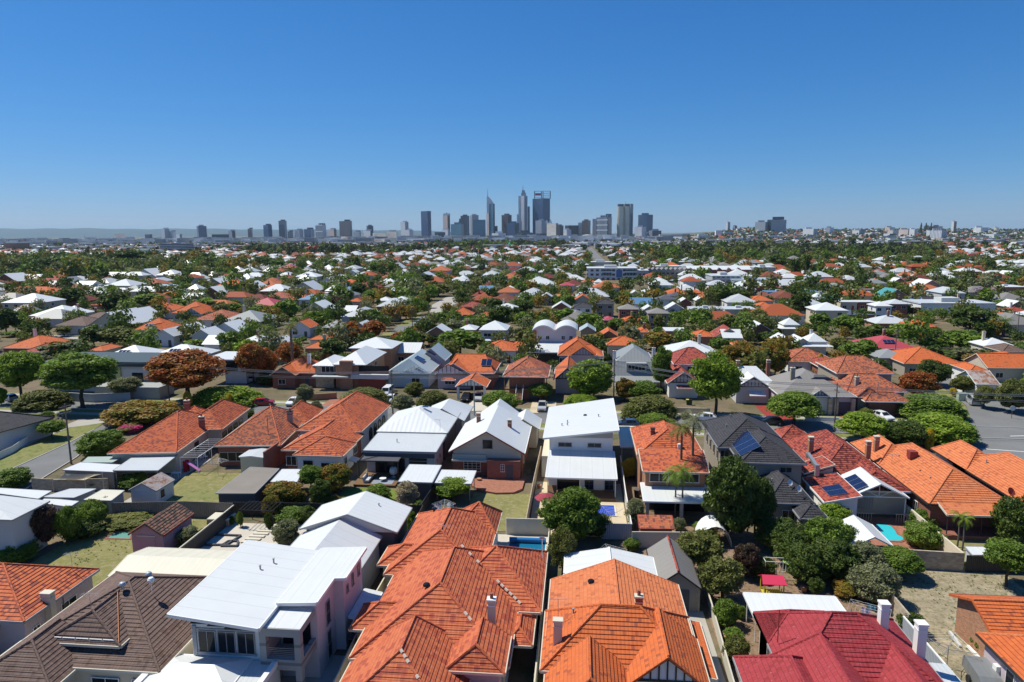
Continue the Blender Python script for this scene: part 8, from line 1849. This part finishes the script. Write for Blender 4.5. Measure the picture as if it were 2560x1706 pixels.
# weeds and tufts on bare ground
wv = random.Random(4); wb_ = MB()
for (x0, x1, y0, y1, n_) in ((29.5, 44, 42, 70, 900), (12.6, 29, 54, 76, 260), (-59, -43, 58, 78, 420), (84, 98, 122, 160, 160)):
    for _ in range(n_):
        x, y = wv.uniform(x0, x1), wv.uniform(y0, y1)
        if math.sin(x*.7+2)+math.cos(y*.55)+wv.uniform(-1, 1) < 0: continue
        for k in range(6):
            a = wv.random()*6.28; l_ = wv.uniform(.08, .22); wb_.poly([(x, y, 0), (x+.07*math.sin(a), y-.07*math.cos(a), 0), (x+math.cos(a)*l_, y+math.sin(a)*l_, l_*.9)], M['verge'] if _ % 3 else M['drygrass'], uv=[(0, 0)]*3)
tag(wb_.build('weeds', None), 'scattered dry weeds on the bare ground', 'weeds', kind='stuff')
tag(hb_.build('distant_suburb', None), 'mass of small white and orange roofs spreading to the city', 'houses', kind='stuff')
def forest(name, y0, y1, sp, leaves, lab, mats, seed, skip, hsc=1., fr=.9):
    r = np.random.default_rng(seed); rr = random.Random(seed); Cs = [[] for _ in mats]; Ns = [[] for _ in mats]; n = 0
    for x, y, s in jit(y0, y1, sp):
        if rr.random() < skip(x, y) or (y < 900 and not free(x, y, .5 if y < 230 else -1.2)): continue
        if y < 900 and y > 140 and any((x-a)**2+(y-b)**2 < (c+1.5)**2 for a, b, c in TREES if abs(a-x) < 9): continue
        if not free(x, y, -3): continue
        cl = rr.random() < .25; wd = rr.uniform(5, 9)*(1.5 if cl else 1)*hsc*(1+.0001*min(y, 2500))*(1.45 if wood(x, y) else 1); hh = wd*rr.uniform(.7, 1.15); z0 = ground_z(x, y); mi = rr.randrange(len(mats))
        d = rnd_dirs(leaves, r); k = 6; lob = rnd_dirs(k, r)*[.21, .21, .17]; c = lob[r.integers(0, k, leaves)]
        p = (c+d*(.17+.12*r.random((leaves, 1))))*[wd, wd, hh]+[x, y, z0+hh*.5]
        Cs[mi].append(p); Ns[mi].append(d+[0, 0, .3]); n += 1
        SZ[mi].append(np.full(leaves, wd*fr/math.sqrt(leaves)))
    return Cs, Ns
def forest_build(name, lab, args, colname, obj_mats):
    global SZ; SZ = [[] for _ in obj_mats]; Cs, Ns = forest(name, *args); C = np.concatenate([np.concatenate(c) for c in Cs]); Nn = np.concatenate([np.concatenate(c) for c in Ns]); S = np.concatenate([np.concatenate(s) for s in SZ])
    me = leaf_mesh(name, C, Nn/np.linalg.norm(Nn, axis=1, keepdims=True), S*1.75, np.random.default_rng(1), 1.2); me.materials.clear()
    idx = np.concatenate([np.full(sum(len(q_) for q_ in c), i) for i, c in enumerate(Cs)])
    for m_ in obj_mats: me.materials.append(L[m_])
    me.polygons.foreach_set('material_index', idx.astype(np.int32)); o = bpy.data.objects.new(name, me); COL.objects.link(o); tag(o, lab, 'trees', kind='stuff')
FM = ['green', 'dark', 'olive', 'dark', 'grey', 'green', 'rustol', 'olive']
SHOPS = lambda x, y: 0 < x/y < .30 and 395 < y < 700
forest_build('garden_trees', 'leafy garden trees crowded between the nearer houses', (165, 330, lambda y: 9.4, 460, '', FM, 23, lambda x, y: .30, .86), 'a', FM)
forest_build('suburb_trees', 'green canopy of garden trees filling the gaps between the houses', (330, 900, lambda y: 8.6+y*.004, 210, '', FM, 21, lambda x, y: .65 if SHOPS(x, y) else .20, .98), 'a', FM)
FM2 = ['farolive', 'fardark', 'olive', 'fardark', 'farolive', 'green']
forest_build('distant_woodland', 'dark band of distant trees in front of the city', (900, 4700, lambda y: 13+y*.005, 72, '', FM2, 22, lambda x, y: 0 if wood(x, y) else .42 if y < 1900 else .45 if y < 2500 else .15 if x > .13*y else .68, 1.0), 'a', FM2)

# ================================================================ CITY
def fm(n, *a, **k): M[n] = facade_mat('facade_'+n, *a, **k)
fm('cblue', (.055, .095, .18), (.015, .035, .10), 4, 3, .6, .8); fm('cdark', (.04, .05, .085), (.012, .018, .04), 4, 3, .5, .7); fm('cbrown', (.12, .09, .10), (.03, .03, .04), 60, 3.5, 1, .5)
fm('ccream', (.72, .66, .57), (.30, .26, .24), 4, 30, .45, 1); fm('cwhite', (.72, .73, .74), (.20, .23, .28), 4, 4, .5, .55); fm('cgrey', (.33, .36, .42), (.09, .11, .15), 4, 3, .5, .6)
fm('cteal', (.08, .18, .24), (.04, .10, .16), 4, 5, .6, .85); fm('cgrid', (.50, .54, .58), (.02, .04, .09), 26, 9, .82, .72); fm('cband', (.80, .75, .58), (.16, .15, .12), 5.5, 60, .42, 1); fm('cstripe', (.66, .67, .70), (.16, .18, .24), 80, 6, 1, .5)
fm('cbrick', (.30, .17, .12), (.06, .05, .06), 4, 5, .5, .5); fm('cpink', (.62, .50, .46), (.24, .20, .19), 4, 5, .5, .5); M['croof'] = mat('pale_roof_deck', (.30, .31, .33), .8); M['cwh'] = mat('white_concrete', (.66, .66, .66), .7); M['cst'] = mat('dark_steel', (.06, .08, .12), .5)
def T_(t, xl, xs, xr, yt, D, ml, mr, lab, top=None, dep=None, cat='tower', nm='tower'):
    """tower seen on two faces: left face xl..xs, right face xs..xr, roof row yt, D metres off"""
    (fxl, fy), (fxs, _), (fxr, _) = px(t, xl, yt), px(t, xs, yt), px(t, xr, yt)
    XL, zt = Zat(fxl, fy, D); XR, _ = Zat(fxr, fy, D)
    wl = max((fxs-fxl), .01)/F_PX*D; wr = max((fxr-fxs), .01)/F_PX*D; dl = wl*1.1 if wr > 3 else wl*.35 if wr > 1 else 0; XS, _ = Zat(fxs, fy, D-dl)
    cx = (XL+XR)/2; h = thing(nm, lab, cat, cx, D); z0 = ground_z(cx, D)-2
    Lp, Np, Rp = (XL-cx, 0), (XS-cx, -dl), (XR-cx, -dl+wr*(.8 if wr > wl*.4 else 3) if wr > 1 else 0)
    Bp = (Lp[0]+Rp[0]-Np[0], Lp[1]+Rp[1]-Np[1]); P4 = [Lp, Np, Rp, Bp] if wr > 1 else [(XL-cx, 0), (XR-cx, 0), (XR-cx, 28), (XL-cx, 28)]
    b = MB()
    for i in range(4):
        j = (i+1) % 4; ln = math.hypot(P4[j][0]-P4[i][0], P4[j][1]-P4[i][1])
        b.poly([(*P4[i], z0), (*P4[j], z0), (*P4[j], zt), (*P4[i], zt)], M[ml if i == 0 else mr], uv=[(0, 0), (ln, 0), (ln, zt), (0, zt)])
    b.build('wall', None, h); b = MB(); b.poly([(*p, zt) for p in P4]); b.build('roof', M['croof'], h)
    if top != 'none':
        W2 = (XR-XL)*.25; b = MB(); b.box(-W2, W2, 3, 12, zt, zt+(XR-XL)*.12+1); b.build('plant_room', M[ml], h)
    return h, zt, (XL-cx, XR-cx), z0
def mast(h, x, z, z1, r=.8, m='cst'): b = MB(); b.bar((x, 8, z), (x, 8, z1), r, None, 6, r*.3); return b.build('mast', M[m], h)
def zrow(t, x, y, D): return Zat(*px(t, x, y), D)[1]
def xrow(t, x, y, D): return Zat(*px(t, x, y), D)[0]
D = 3800
T_('E1', 235, 360, 437, 505, D, 'cblue', 'cblue', 'tall plain dark blue-grey slab tower standing alone left of the city centre', 'none')
h, zt, xx, z0 = T_('E1', 640, 725, 780, 585, D, 'cpink', 'cbrick', 'cream and brown tower with stepped pinnacled top'); b = MB(); b.box(xx[0]+2, xx[1]-4, 2, 14, zt, zrow('E1', 700, 545, D)); b.build('crown', M['cwh'], h); b = MB(); b.box(-4, 4, 3, 11, zt, zrow('E1', 740, 530, D)); b.build('pinnacle', M['cpink'], h)
T_('E1', 630, 730, 780, 840, D-60, 'cwhite', 'cwhite', 'white podium block at the foot of the cream and brown tower')
T_('E1', 490, 560, 680, 888, D-300, 'cdark', 'cdark', 'short rounded dark office block left of the cream and brown tower', 'none')
T_('E1', 785, 975, 1030, 742, D-100, 'cteal', 'cblue', 'broad teal glass office block with pale roof edge')
h, zt, xx, z0 = T_('E1', 965, 1080, 1125, 588, D, 'cdark', 'cblue', 'dark blue tower with stepped left shoulder'); b = MB(); x0 = xrow('E1', 928, 700, D)-h.location.x; b.box(x0, xx[0], 2, 20, 0, zrow('E1', 940, 690, D)); b.box(x0+3, xx[0], 3, 20, zrow('E1', 940, 690, D), zrow('E1', 940, 640, D)); b.build('shoulder', M['cdark'], h)
T_('E1', 1140, 1180, 1290, 575, D+40, 'cstripe', 'cgrey', 'grey-blue slab tower with white roof box'); T_('E1', 1190, 1425, 1432, 662, D-200, 'cteal', 'cblue', 'wide blue-green glass block with small red rooftop mark', 'none')
h, zt, xx, z0 = T_('E1', 1492, 1565, 1600, 372, D, 'cteal', 'cblue', 'slender glass tower with curved white fin and spire')
x0 = xrow('E1', 1448, 400, D)-h.location.x; b = MB(); zz = [zrow('E1', 1460, v, D) for v in (215, 240, 290, 372)]; xs_ = [xrow('E1', v, 300, D)-h.location.x for v in (1448, 1462, 1520, 1562)]
pf = [(xs_[0], z0), (xx[0]+.5, z0), (xx[0]+.5, zz[3]-.5), (xs_[3]+6, zz[3]-.5), (xs_[3], zz[2]-14), (xs_[2], zz[2]+4), (xs_[1], zz[0]), (xs_[0], zz[1])]
b.hexa([(a_, -3, c_) for a_, c_ in pf], [(a_, 3, c_) for a_, c_ in pf]); b.build('white_fin', M['cwh'], h); mast(h, xs_[0]+4, zz[1], zrow('E1', 1460, 80, D), 1.6)
T_('E1', 1440, 1485, 1505, 545, D-150, 'cpink', 'cbrown', 'thin brown-pink striped tower in front of the spired glass tower'); T_('E1', 1720, 1840, 1912, 575, D, 'cbrown', 'cdark', 'dark brown tower with vertical pale ribs')
T_('E1', 1815, 1960, 2050, 722, D-120, 'cblue', 'cdark', 'mid-height blue glass block beside the brown ribbed tower'); T_('E1', 1598, 1600, 1643, 780, D, 'cdark', 'cdark', 'short dark block right of the spired glass tower'); T_('E1', 1540, 1660, 1800, 910, D-260, 'cwhite', 'cwhite', 'low white block between the spired tower and brown ribbed tower')
h, zt, xx, z0 = T_('E1', 2072, 2135, 2197, 222, D, 'cstripe', 'cgrey', 'tallest stepped grey tower with crown and needle spire', 'none')
f = lambda a, c: (xrow('E1', a, 300, D)-h.location.x, zrow('E1', a, c, D))
for nm_, (xa, xb, y_) in {'left_wing': (2028, 2071, 222), 'left_step': (1998, 2027, 560), 'right_wing': (2198, 2235, 415)}.items(): b = MB(); b.box(f(xa, 0)[0], f(xb, 0)[0], 4, 26, z0, f(xa, y_)[1]); b.build(nm_, M['cwhite' if 'left' in nm_ else 'cblue'], h)
b = MB(); b.box(f(2080, 0)[0], f(2165, 0)[0], 3, 20, zt, f(0, 190)[1]); b.box(f(2093, 0)[0], f(2147, 0)[0], 5, 18, f(0, 190)[1], f(0, 145)[1]); b.build('crown', M['cgrey'], h); mast(h, f(2112, 0)[0], f(0, 146)[1], f(0, 55)[1], 2.)
T_('E1', 1990, 2200, 2295, 895, D-300, 'cdark', 'cblue', 'wide dark blue low block in front of the stepped grey tower')
h, zt, xx, z0 = T_('E2', 10, 190, 325, 268, D, 'cblue', 'cblue', 'broad dark blue tower with two steel crown frames and red sign', 'none')
f = lambda a, c: (xrow('E2', a, 300, D)-h.location.x, zrow('E2', a, c, D))
for a0, a1 in ((45, 168), (195, 325)):
    b = MB()
    for xa in (a0, a1): b.box(f(xa-7, 0)[0], f(xa+7, 0)[0], 4, 10, zt, f(0, 130)[1])
    for y_ in (132, 170, 205, 238): b.box(f(a0, 0)[0], f(a1, 0)[0], 5, 8, f(0, y_+4)[1], f(0, y_-3)[1])
    b.build('crown_frame', M['cst'], h)
b = MB(); b.box(f(58, 0)[0], f(158, 0)[0], 2, 4, f(0, 206)[1], f(0, 174)[1]); b.build('sign_panel', mat('red_sign', (.28, .04, .07), .5), h)
for a0 in (96, 160): b = MB(); b.box(f(a0, 0)[0], f(a0+24, 0)[0], -26, -20, f(0, 632)[1], f(0, 262)[1]); b.build('white_stripe', M['cwh'], h)
T_('E2', 62, 170, 258, 655, D-200, 'cgrey', 'cgrey', 'grey mid-height tower in front of the crown-framed tower'); T_('E2', -180, 20, 20, 880, D-500, 'cdark', 'cdark', 'low dark block with pale mullions left of the cream shell-topped tower', 'none'); T_('E2', 20, 160, 262, 885, D-520, 'cdark', 'cdark', 'low dark office slab below the grey mid-height tower', 'none')
h, zt, xx, z0 = T_('E2', 262, 428, 470, 705, D-400, 'ccream', 'cbrown', 'cream tower with slotted side and pale shell-shaped roof fins', 'none')
for k, (a, c) in enumerate(((330, 635), (385, 620))): b = MB(); X0 = xrow('E2', a, 600, D)-h.location.x; zb_ = zt+.5; b.poly([(X0-9, 3, zb_), (X0+7, 3, zb_), (X0-2+k*2, 5, zrow('E2', a, c, D-400))]); b.poly([(X0+7, 3, zb_), (X0+7, 14, zb_), (X0-2+k*2, 5, zrow('E2', a, c, D-400))]); b.poly([(X0-9, 14, zb_), (X0-9, 3, zb_), (X0-2+k*2, 5, zrow('E2', a, c, D-400))]); b.build('roof_shell', M['cwh'], h)
T_('E2', 440, 500, 562, 742, D-200, 'cbrown', 'cdark', 'brown-mauve block right of the cream shell-topped tower'); T_('E2', 588, 690, 830, 742, D, 'cbrown', 'cbrown', 'maroon-brown flat-topped office block', 'none'); T_('E2', 558, 620, 700, 815, D-300, 'cwhite', 'cstripe', 'white apartment tower with arched roofline')
T_('E2', 822, 888, 892, 690, D+20, 'cwhite', 'cgrey', 'narrow white slab beside the brown-topped tower', 'none'); T_('E2', 892, 1010, 1045, 655, D, 'cbrown', 'cdark', 'brown tower with pale cap beside the narrow white slab'); T_('E2', 1080, 1165, 1172, 625, D+200, 'cpink', 'cpink', 'pink-tan tower half hidden behind the gridded tower', 'none')
h, zt, xx, z0 = T_('E2', 1150, 1350, 1425, 600, D-100, 'cgrid', 'cblue', 'dark glass tower with white grid frames'); b = MB(); b.box(xx[1]-32, xx[1]-2, 4, 24, zt, zrow('E2', 1390, 535, D-100)); b.build('right_crown', M['cblue'], h)
h, zt, xx, z0 = T_('E2', 1640, 1762, 1806, 360, D-60, 'cgrey', 'cdark', 'cream banded tower of two rounded lobes with a mast', 'none')
for a, r_ in ((1580, 62), (1702, 54)):
    b = MB(); cx_, r2 = xrow('E2', a, 500, D-90)-h.location.x, r_/7.13/F_PX*D; z1 = zrow('E2', a, 402, D-90); n_ = 20
    for i in range(n_): a0, a1 = 6.283*i/n_, 6.283*(i+1)/n_; b.poly([(cx_+r2*math.cos(a0), -22+r2*math.sin(a0), z0), (cx_+r2*math.cos(a1), -22+r2*math.sin(a1), z0), (cx_+r2*math.cos(a1), -22+r2*math.sin(a1), z1), (cx_+r2*math.cos(a0), -22+r2*math.sin(a0), z1)], uv=[(i*3, 0), (i*3+3, 0), (i*3+3, z1), (i*3, z1)])
    b.build('lobe', M['cband'], h); b = MB(); b.lathe([(r2, z1), (r2*.85, z1+.1), (r2*.85, z1+12), (.01, z1+12.1)], cx_, -22, None, 16); b.build('lobe_top', M['cdark'], h)
mast(h, xrow('E2', 1655, 300, D)-h.location.x, zt, zrow('E2', 1655, 300, D-60), 1.)
T_('E2', 1895, 2060, 2145, 555, D, 'cblue', 'cblue', 'dark blue flat tower at the right of the twin-lobed tower'); T_('E2', 1832, 1960, 2030, 770, D-250, 'cstripe', 'cstripe', 'white-ribbed apartment slab before the dark blue flat tower'); T_('E2', 2082, 2145, 2316, 835, D-250, 'cgrey', 'cdark', 'low grey and dark glass block at the right end of the centre'); T_('E2', 2032, 2060, 2080, 872, D-260, 'cwhite', 'cdark', 'small white striped block left of the low grey glass block')
h, zt, xx, z0 = T_('E2', 1455, 1500, 1525, 950, D-500, 'cwhite', 'cgrey', 'small white church with pointed spire', 'none', cat='church', nm='church'); b = MB(); b.hexa([(-7, -2, zt), (7, -2, zt), (7, 12, zt), (-7, 12, zt)], [(-1, 4, zrow('E2', 1480, 868, D-500)), (1, 4, zrow('E2', 1480, 868, D-500)), (1, 6, zrow('E2', 1480, 868, D-500)), (-1, 6, zrow('E2', 1480, 868, D-500))]); b.build('spire', M['cwh'], h)
h, zt, xx, z0 = T_('E2', 1690, 1850, 1950, 985, D-700, 'cbrick', 'cbrick', 'long low building with orange roofs under the twin-lobed tower', 'none', cat='building', nm='building'); b = MB(); b.hexa([(xx[0]-3, -20, zt), (xx[1]+3, -20, zt), (xx[1]+3, 25, zt), (xx[0]-3, 25, zt)], [(xx[0]+18, 0, zt+9), (xx[1]-18, 0, zt+9), (xx[1]-18, 6, zt+9), (xx[0]+18, 6, zt+9)]); b.build('orange_roof', M['orange'], h)
h, zt, xx, z0 = T_('E2', 905, 1020, 1062, 960, D-600, 'cblue', 'cblue', 'blue curved entertainment hall with white dish roof', 'none', cat='hall', nm='hall'); b = MB(); b.lathe([(xx[1]*.8, zt), (xx[1]*1.25, zt+12), (.01, zt+14)], 0, 10, None, 20); b.build('dish_roof', M['cwh'], h)
TL = """D1 1478 1510 1555 415 3500 cwhite cgrey|white apartment tower, tallest of the far left cluster
D1 1555 1590 1620 438 3500 cgrey cwhite|grey-white block joined to the far left white apartment tower
D1 1615 1650 1680 462 3400 cwhite cgrey|shorter white block at the right of the far left cluster
D1 1805 1820 1880 388 3600 cgrey cblue|dark blue glass tower standing alone at left
D1 1330 1375 1410 465 3300 cdark cblue|short dark block left of the far left cluster
D1 1050 1150 1195 462 3600 cpink cbrick|wide tan building near the left hills
D1 1915 1945 2070 465 3000 cwhite cdark|wide dark box building with white left side
D1 2098 2130 2165 432 3900 cgrey cbrown|small brown-grey tower between dark box and twin towers
D1 2275 2310 2330 412 3900 cbrown cgrey|small brown tower at the left of the blue pair
D1 195 215 240 508 2600 cbrick cbrick|slim brown brick flats at the far left
D1 2080 2140 2180 497 3000 cwhite cgrey|low white block right of the wide dark box
D2 65 110 152 380 3900 cblue cblue|blue-grey tower, left of the separated pair
D2 205 260 280 340 3900 cdark cblue|dark tower with notched top, right of the separated pair
D2 440 500 545 418 3000 cblue cgrey|glass block immediately left of the white gridded block
D2 545 610 655 378 2900 cgrid cstripe|white gridded dark-glass block, nearest of the left group
D2 660 715 750 420 3500 cpink cbrick|tan and brown block right of the white gridded block
D2 785 880 886 343 3800 cdark cbrown|dark brown rectangular tower between city groups
D2 895 950 975 440 3600 cgrey cgrey|low grey block right of the dark brown rectangular tower
D2 985 1050 1078 432 3300 cwhite cblue|white and blue low block with lime green neighbour
D2 1015 1030 1072 385 3500 cteal cdark|lime and dark glass block behind the white and blue block
D2 1085 1190 1200 455 3200 ccream ccream|wide cream hospital block, left half
D2 1200 1290 1310 440 3200 ccream cwhite|wide cream hospital block, right half with red plant
D2 1328 1370 1405 352 3700 cwhite cgrey|pale grey residential tower left of the dark slab tower
D2 1366 1410 1450 425 3500 cwhite cstripe|shorter white block before the pale grey residential tower
D2 290 330 350 437 3700 cdark cgrey|small dark block between the pair and the glass block
D2 355 400 440 425 3700 cgrey cgrey|low pale block behind the left gridded group
D2 780 840 890 485 2700 cpink cpink|tan low building below the dark brown rectangular tower
D2 850 990 1070 500 2700 ccream cwhite|long cream low building in front of the hospital
D2 1080 1180 1300 505 2600 ccream ccream|stepped cream low building above the tree belt
D2 1410 1540 1665 505 2700 cwhite cstripe|row of white apartment blocks at the foot of the dark slab
D2 2170 2230 2290 470 3300 cwhite cgrey|small white block behind the tree belt near the spired tower
D3 1966 1985 2006 352 3900 cwhite cgrey|slim white tower on the wooded ridge
D3 2030 2050 2068 385 3900 cgrey cdark|small grey box beside the slim ridge tower
D3 2236 2330 2353 352 3300 cgrey cdark|dark horizontally banded hospital wing on the ridge
D3 1456 1560 1600 487 2900 cwhite cwhite|white low block left of the wide cream slab
D3 1645 1800 1822 480 2900 ccream cwhite|wide cream window-gridded slab before the ridge
D3 1935 2000 2040 455 3000 cdark cgrey|dark low block at the foot of the ridge
D3 2050 2150 2240 485 2800 cwhite cpink|white and pink low offices at the ridge foot
D3 2130 2300 2353 548 2200 cblue cwhite|long blue low building under the ridge
D3 2060 2180 2320 580 1900 cwhite cwhite|white low hall before the long blue building
D4 -5 30 202 330 3300 cdark cgrey|massive dark grey hospital block on the skyline
D4 322 420 435 415 3000 cwhite cgrey|white framed office block right of the massive hospital block
D4 370 440 466 468 2700 cblue cwhite|blue and white office block on the right slope
D4 110 200 240 484 2600 cbrick cbrick|orange brick building on the right slope
D4 890 950 1000 450 2900 cwhite cwhite|stepped white apartment building on the right slope
D4 775 840 885 428 3100 cwhite cgrey|pale terraced apartment building on the right slope
D4 1062 1120 1160 458 2700 cwhite cblue|white and dark paired block, front one
D4 1100 1150 1190 428 3000 ccream cwhite|cream block behind the white and dark pair
D4 1203 1290 1300 420 2900 cpink cpink|wide pinkish residential block on the ridge
D4 1300 1350 1368 418 2850 cwhite cgrey|white-edged block joined to the pinkish residential block
D4 1458 1490 1500 430 2800 cwhite cwhite|narrow white wing left of the big white ribbed block
D4 1492 1600 1625 428 2500 cstripe cgrey|big white ribbed apartment block at far right
D4 1688 1712 1730 345 3400 cwhite cbrick|tall thin white tower with red-brown stripe at far right
D4 1432 1480 1500 392 3500 cbrown cbrown|brown block with three pointed pines at far right
D4 1512 1560 1592 390 3500 cbrown cpink|brown block left of the tall thin white tower
D4 1075 1120 1160 400 3400 cpink ccream|tan block on the skyline right of centre ridge
D4 530 570 600 402 3400 cgrey cwhite|small pale block on the skyline near the hospital
D4 1745 1900 2120 572 1700 cwhite cwhite|very long pale shed roof hall at far right
D4 1980 2080 2140 462 2700 cwhite cwhite|white warehouse on the far right slope
D4 2078 2100 2122 402 3300 ccream ccream|small cream building near the right skyline
D4 1890 1960 2000 402 3300 cwhite cwhite|long white building near the right skyline
D4 640 760 880 510 2500 cwhite cblue|long blue-white office block at mid right
D4 450 560 630 505 2500 cwhite cwhite|low white office block left of the long blue-white block
D4 1185 1260 1350 485 2500 cwhite cwhite|low white blocks below the pinkish residential block
D4 1750 1850 1920 515 2300 cwhite cwhite|white warehouse with flat roof at the right"""
for ln in TL.split('\n'):
    d_, lab = ln.split('|'); a = d_.split(); v = [int(k) for k in a[1:6]]
    T_(a[0], v[0], v[1], v[2], v[3], v[4], a[6], a[7], lab, 'none' if v[3] > 440 else None, cat='building' if v[3] > 440 else 'tower', nm='building' if v[3] > 440 else 'tower')
for i, xx_ in enumerate((1410, 1455, 1503)):
    X = xrow('D4', xx_, 380, 3450); z0 = ground_z(X, 3450); tree(X, 3450, 14, zrow('D4', xx_, 358, 3450)-z0, .05, 'cone', 'dark', ('left', 'middle', 'right')[i]+' of three pointed pines on the right skyline', det=False, z=z0)
x, y = Zat(*px('D1', 780, 500), 3600)[0], 3600; h = thing('stadium_light', 'white curved pylon far off at left', 'pylon', x, y); b = MB(); b.tube([(0, 0, 0), (-2, 0, 25), (1, 0, zrow('D1', 780, 455, 3600))], 2.5, None, 6, 1.); b.build('mast', M['cwh'], h)
# ---- haze
b = MB(); b.box(-60000, 60000, -2900, 50000, -1.2, 480.); hz = b.build('haze'); hz.data.materials.clear(); hm = bpy.data.materials.new('haze'); hm.use_nodes = True; t = hm.node_tree; t.nodes.clear()
o = t.nodes.new('ShaderNodeOutputMaterial'); v = t.nodes.new('ShaderNodeVolumePrincipled'); v.inputs['Color'].default_value = (.60, .83, 1.0, 1); v.inputs['Density'].default_value = .00003; v.inputs['Anisotropy'].default_value = .1
t.links.new(v.outputs[0], o.inputs['Volume']); hz.data.materials.append(hm); tag(hz, 'thin blue haze over the city and hills', 'haze', kind='stuff')

# ---- separate pieces become parts of their own
def split_loose(o):
    me = o.data; vs = [tuple(round(c, 3) for c in v.co) for v in me.vertices]; par = {}
    def find(a):
        while par.setdefault(a, a) != a: a = par[a]
        return a
    for p in me.polygons:
        r_ = find(vs[p.vertices[0]])
        for i in p.vertices: par[find(vs[i])] = r_; r_ = find(r_)
    gs = {}
    for p in me.polygons: gs.setdefault(find(vs[p.vertices[0]]), []).append(p)
    if len(gs) < 2: return
    for ps in gs.values():
        b = MB()
        for p in ps: b.poly([tuple(me.vertices[i].co) for i in p.vertices])
        n_ = b.build(o.name.split('.')[0], me.materials[0], o.parent); n_.location = o.location
    bpy.data.objects.remove(o)
for o in list(bpy.data.objects):
    if o.type == 'MESH' and o.parent and (o.name.split('.')[0] in ('post', 'patio_post', 'patio_pier', 'verandah_post', 'stone_pier', 'carport_pier', 'ridge_mortar', 'verge_tiles', 'glass_door', 'garage_door') or (o.name.startswith('window') and o.parent.name.startswith('parked_car'))): split_loose(o)
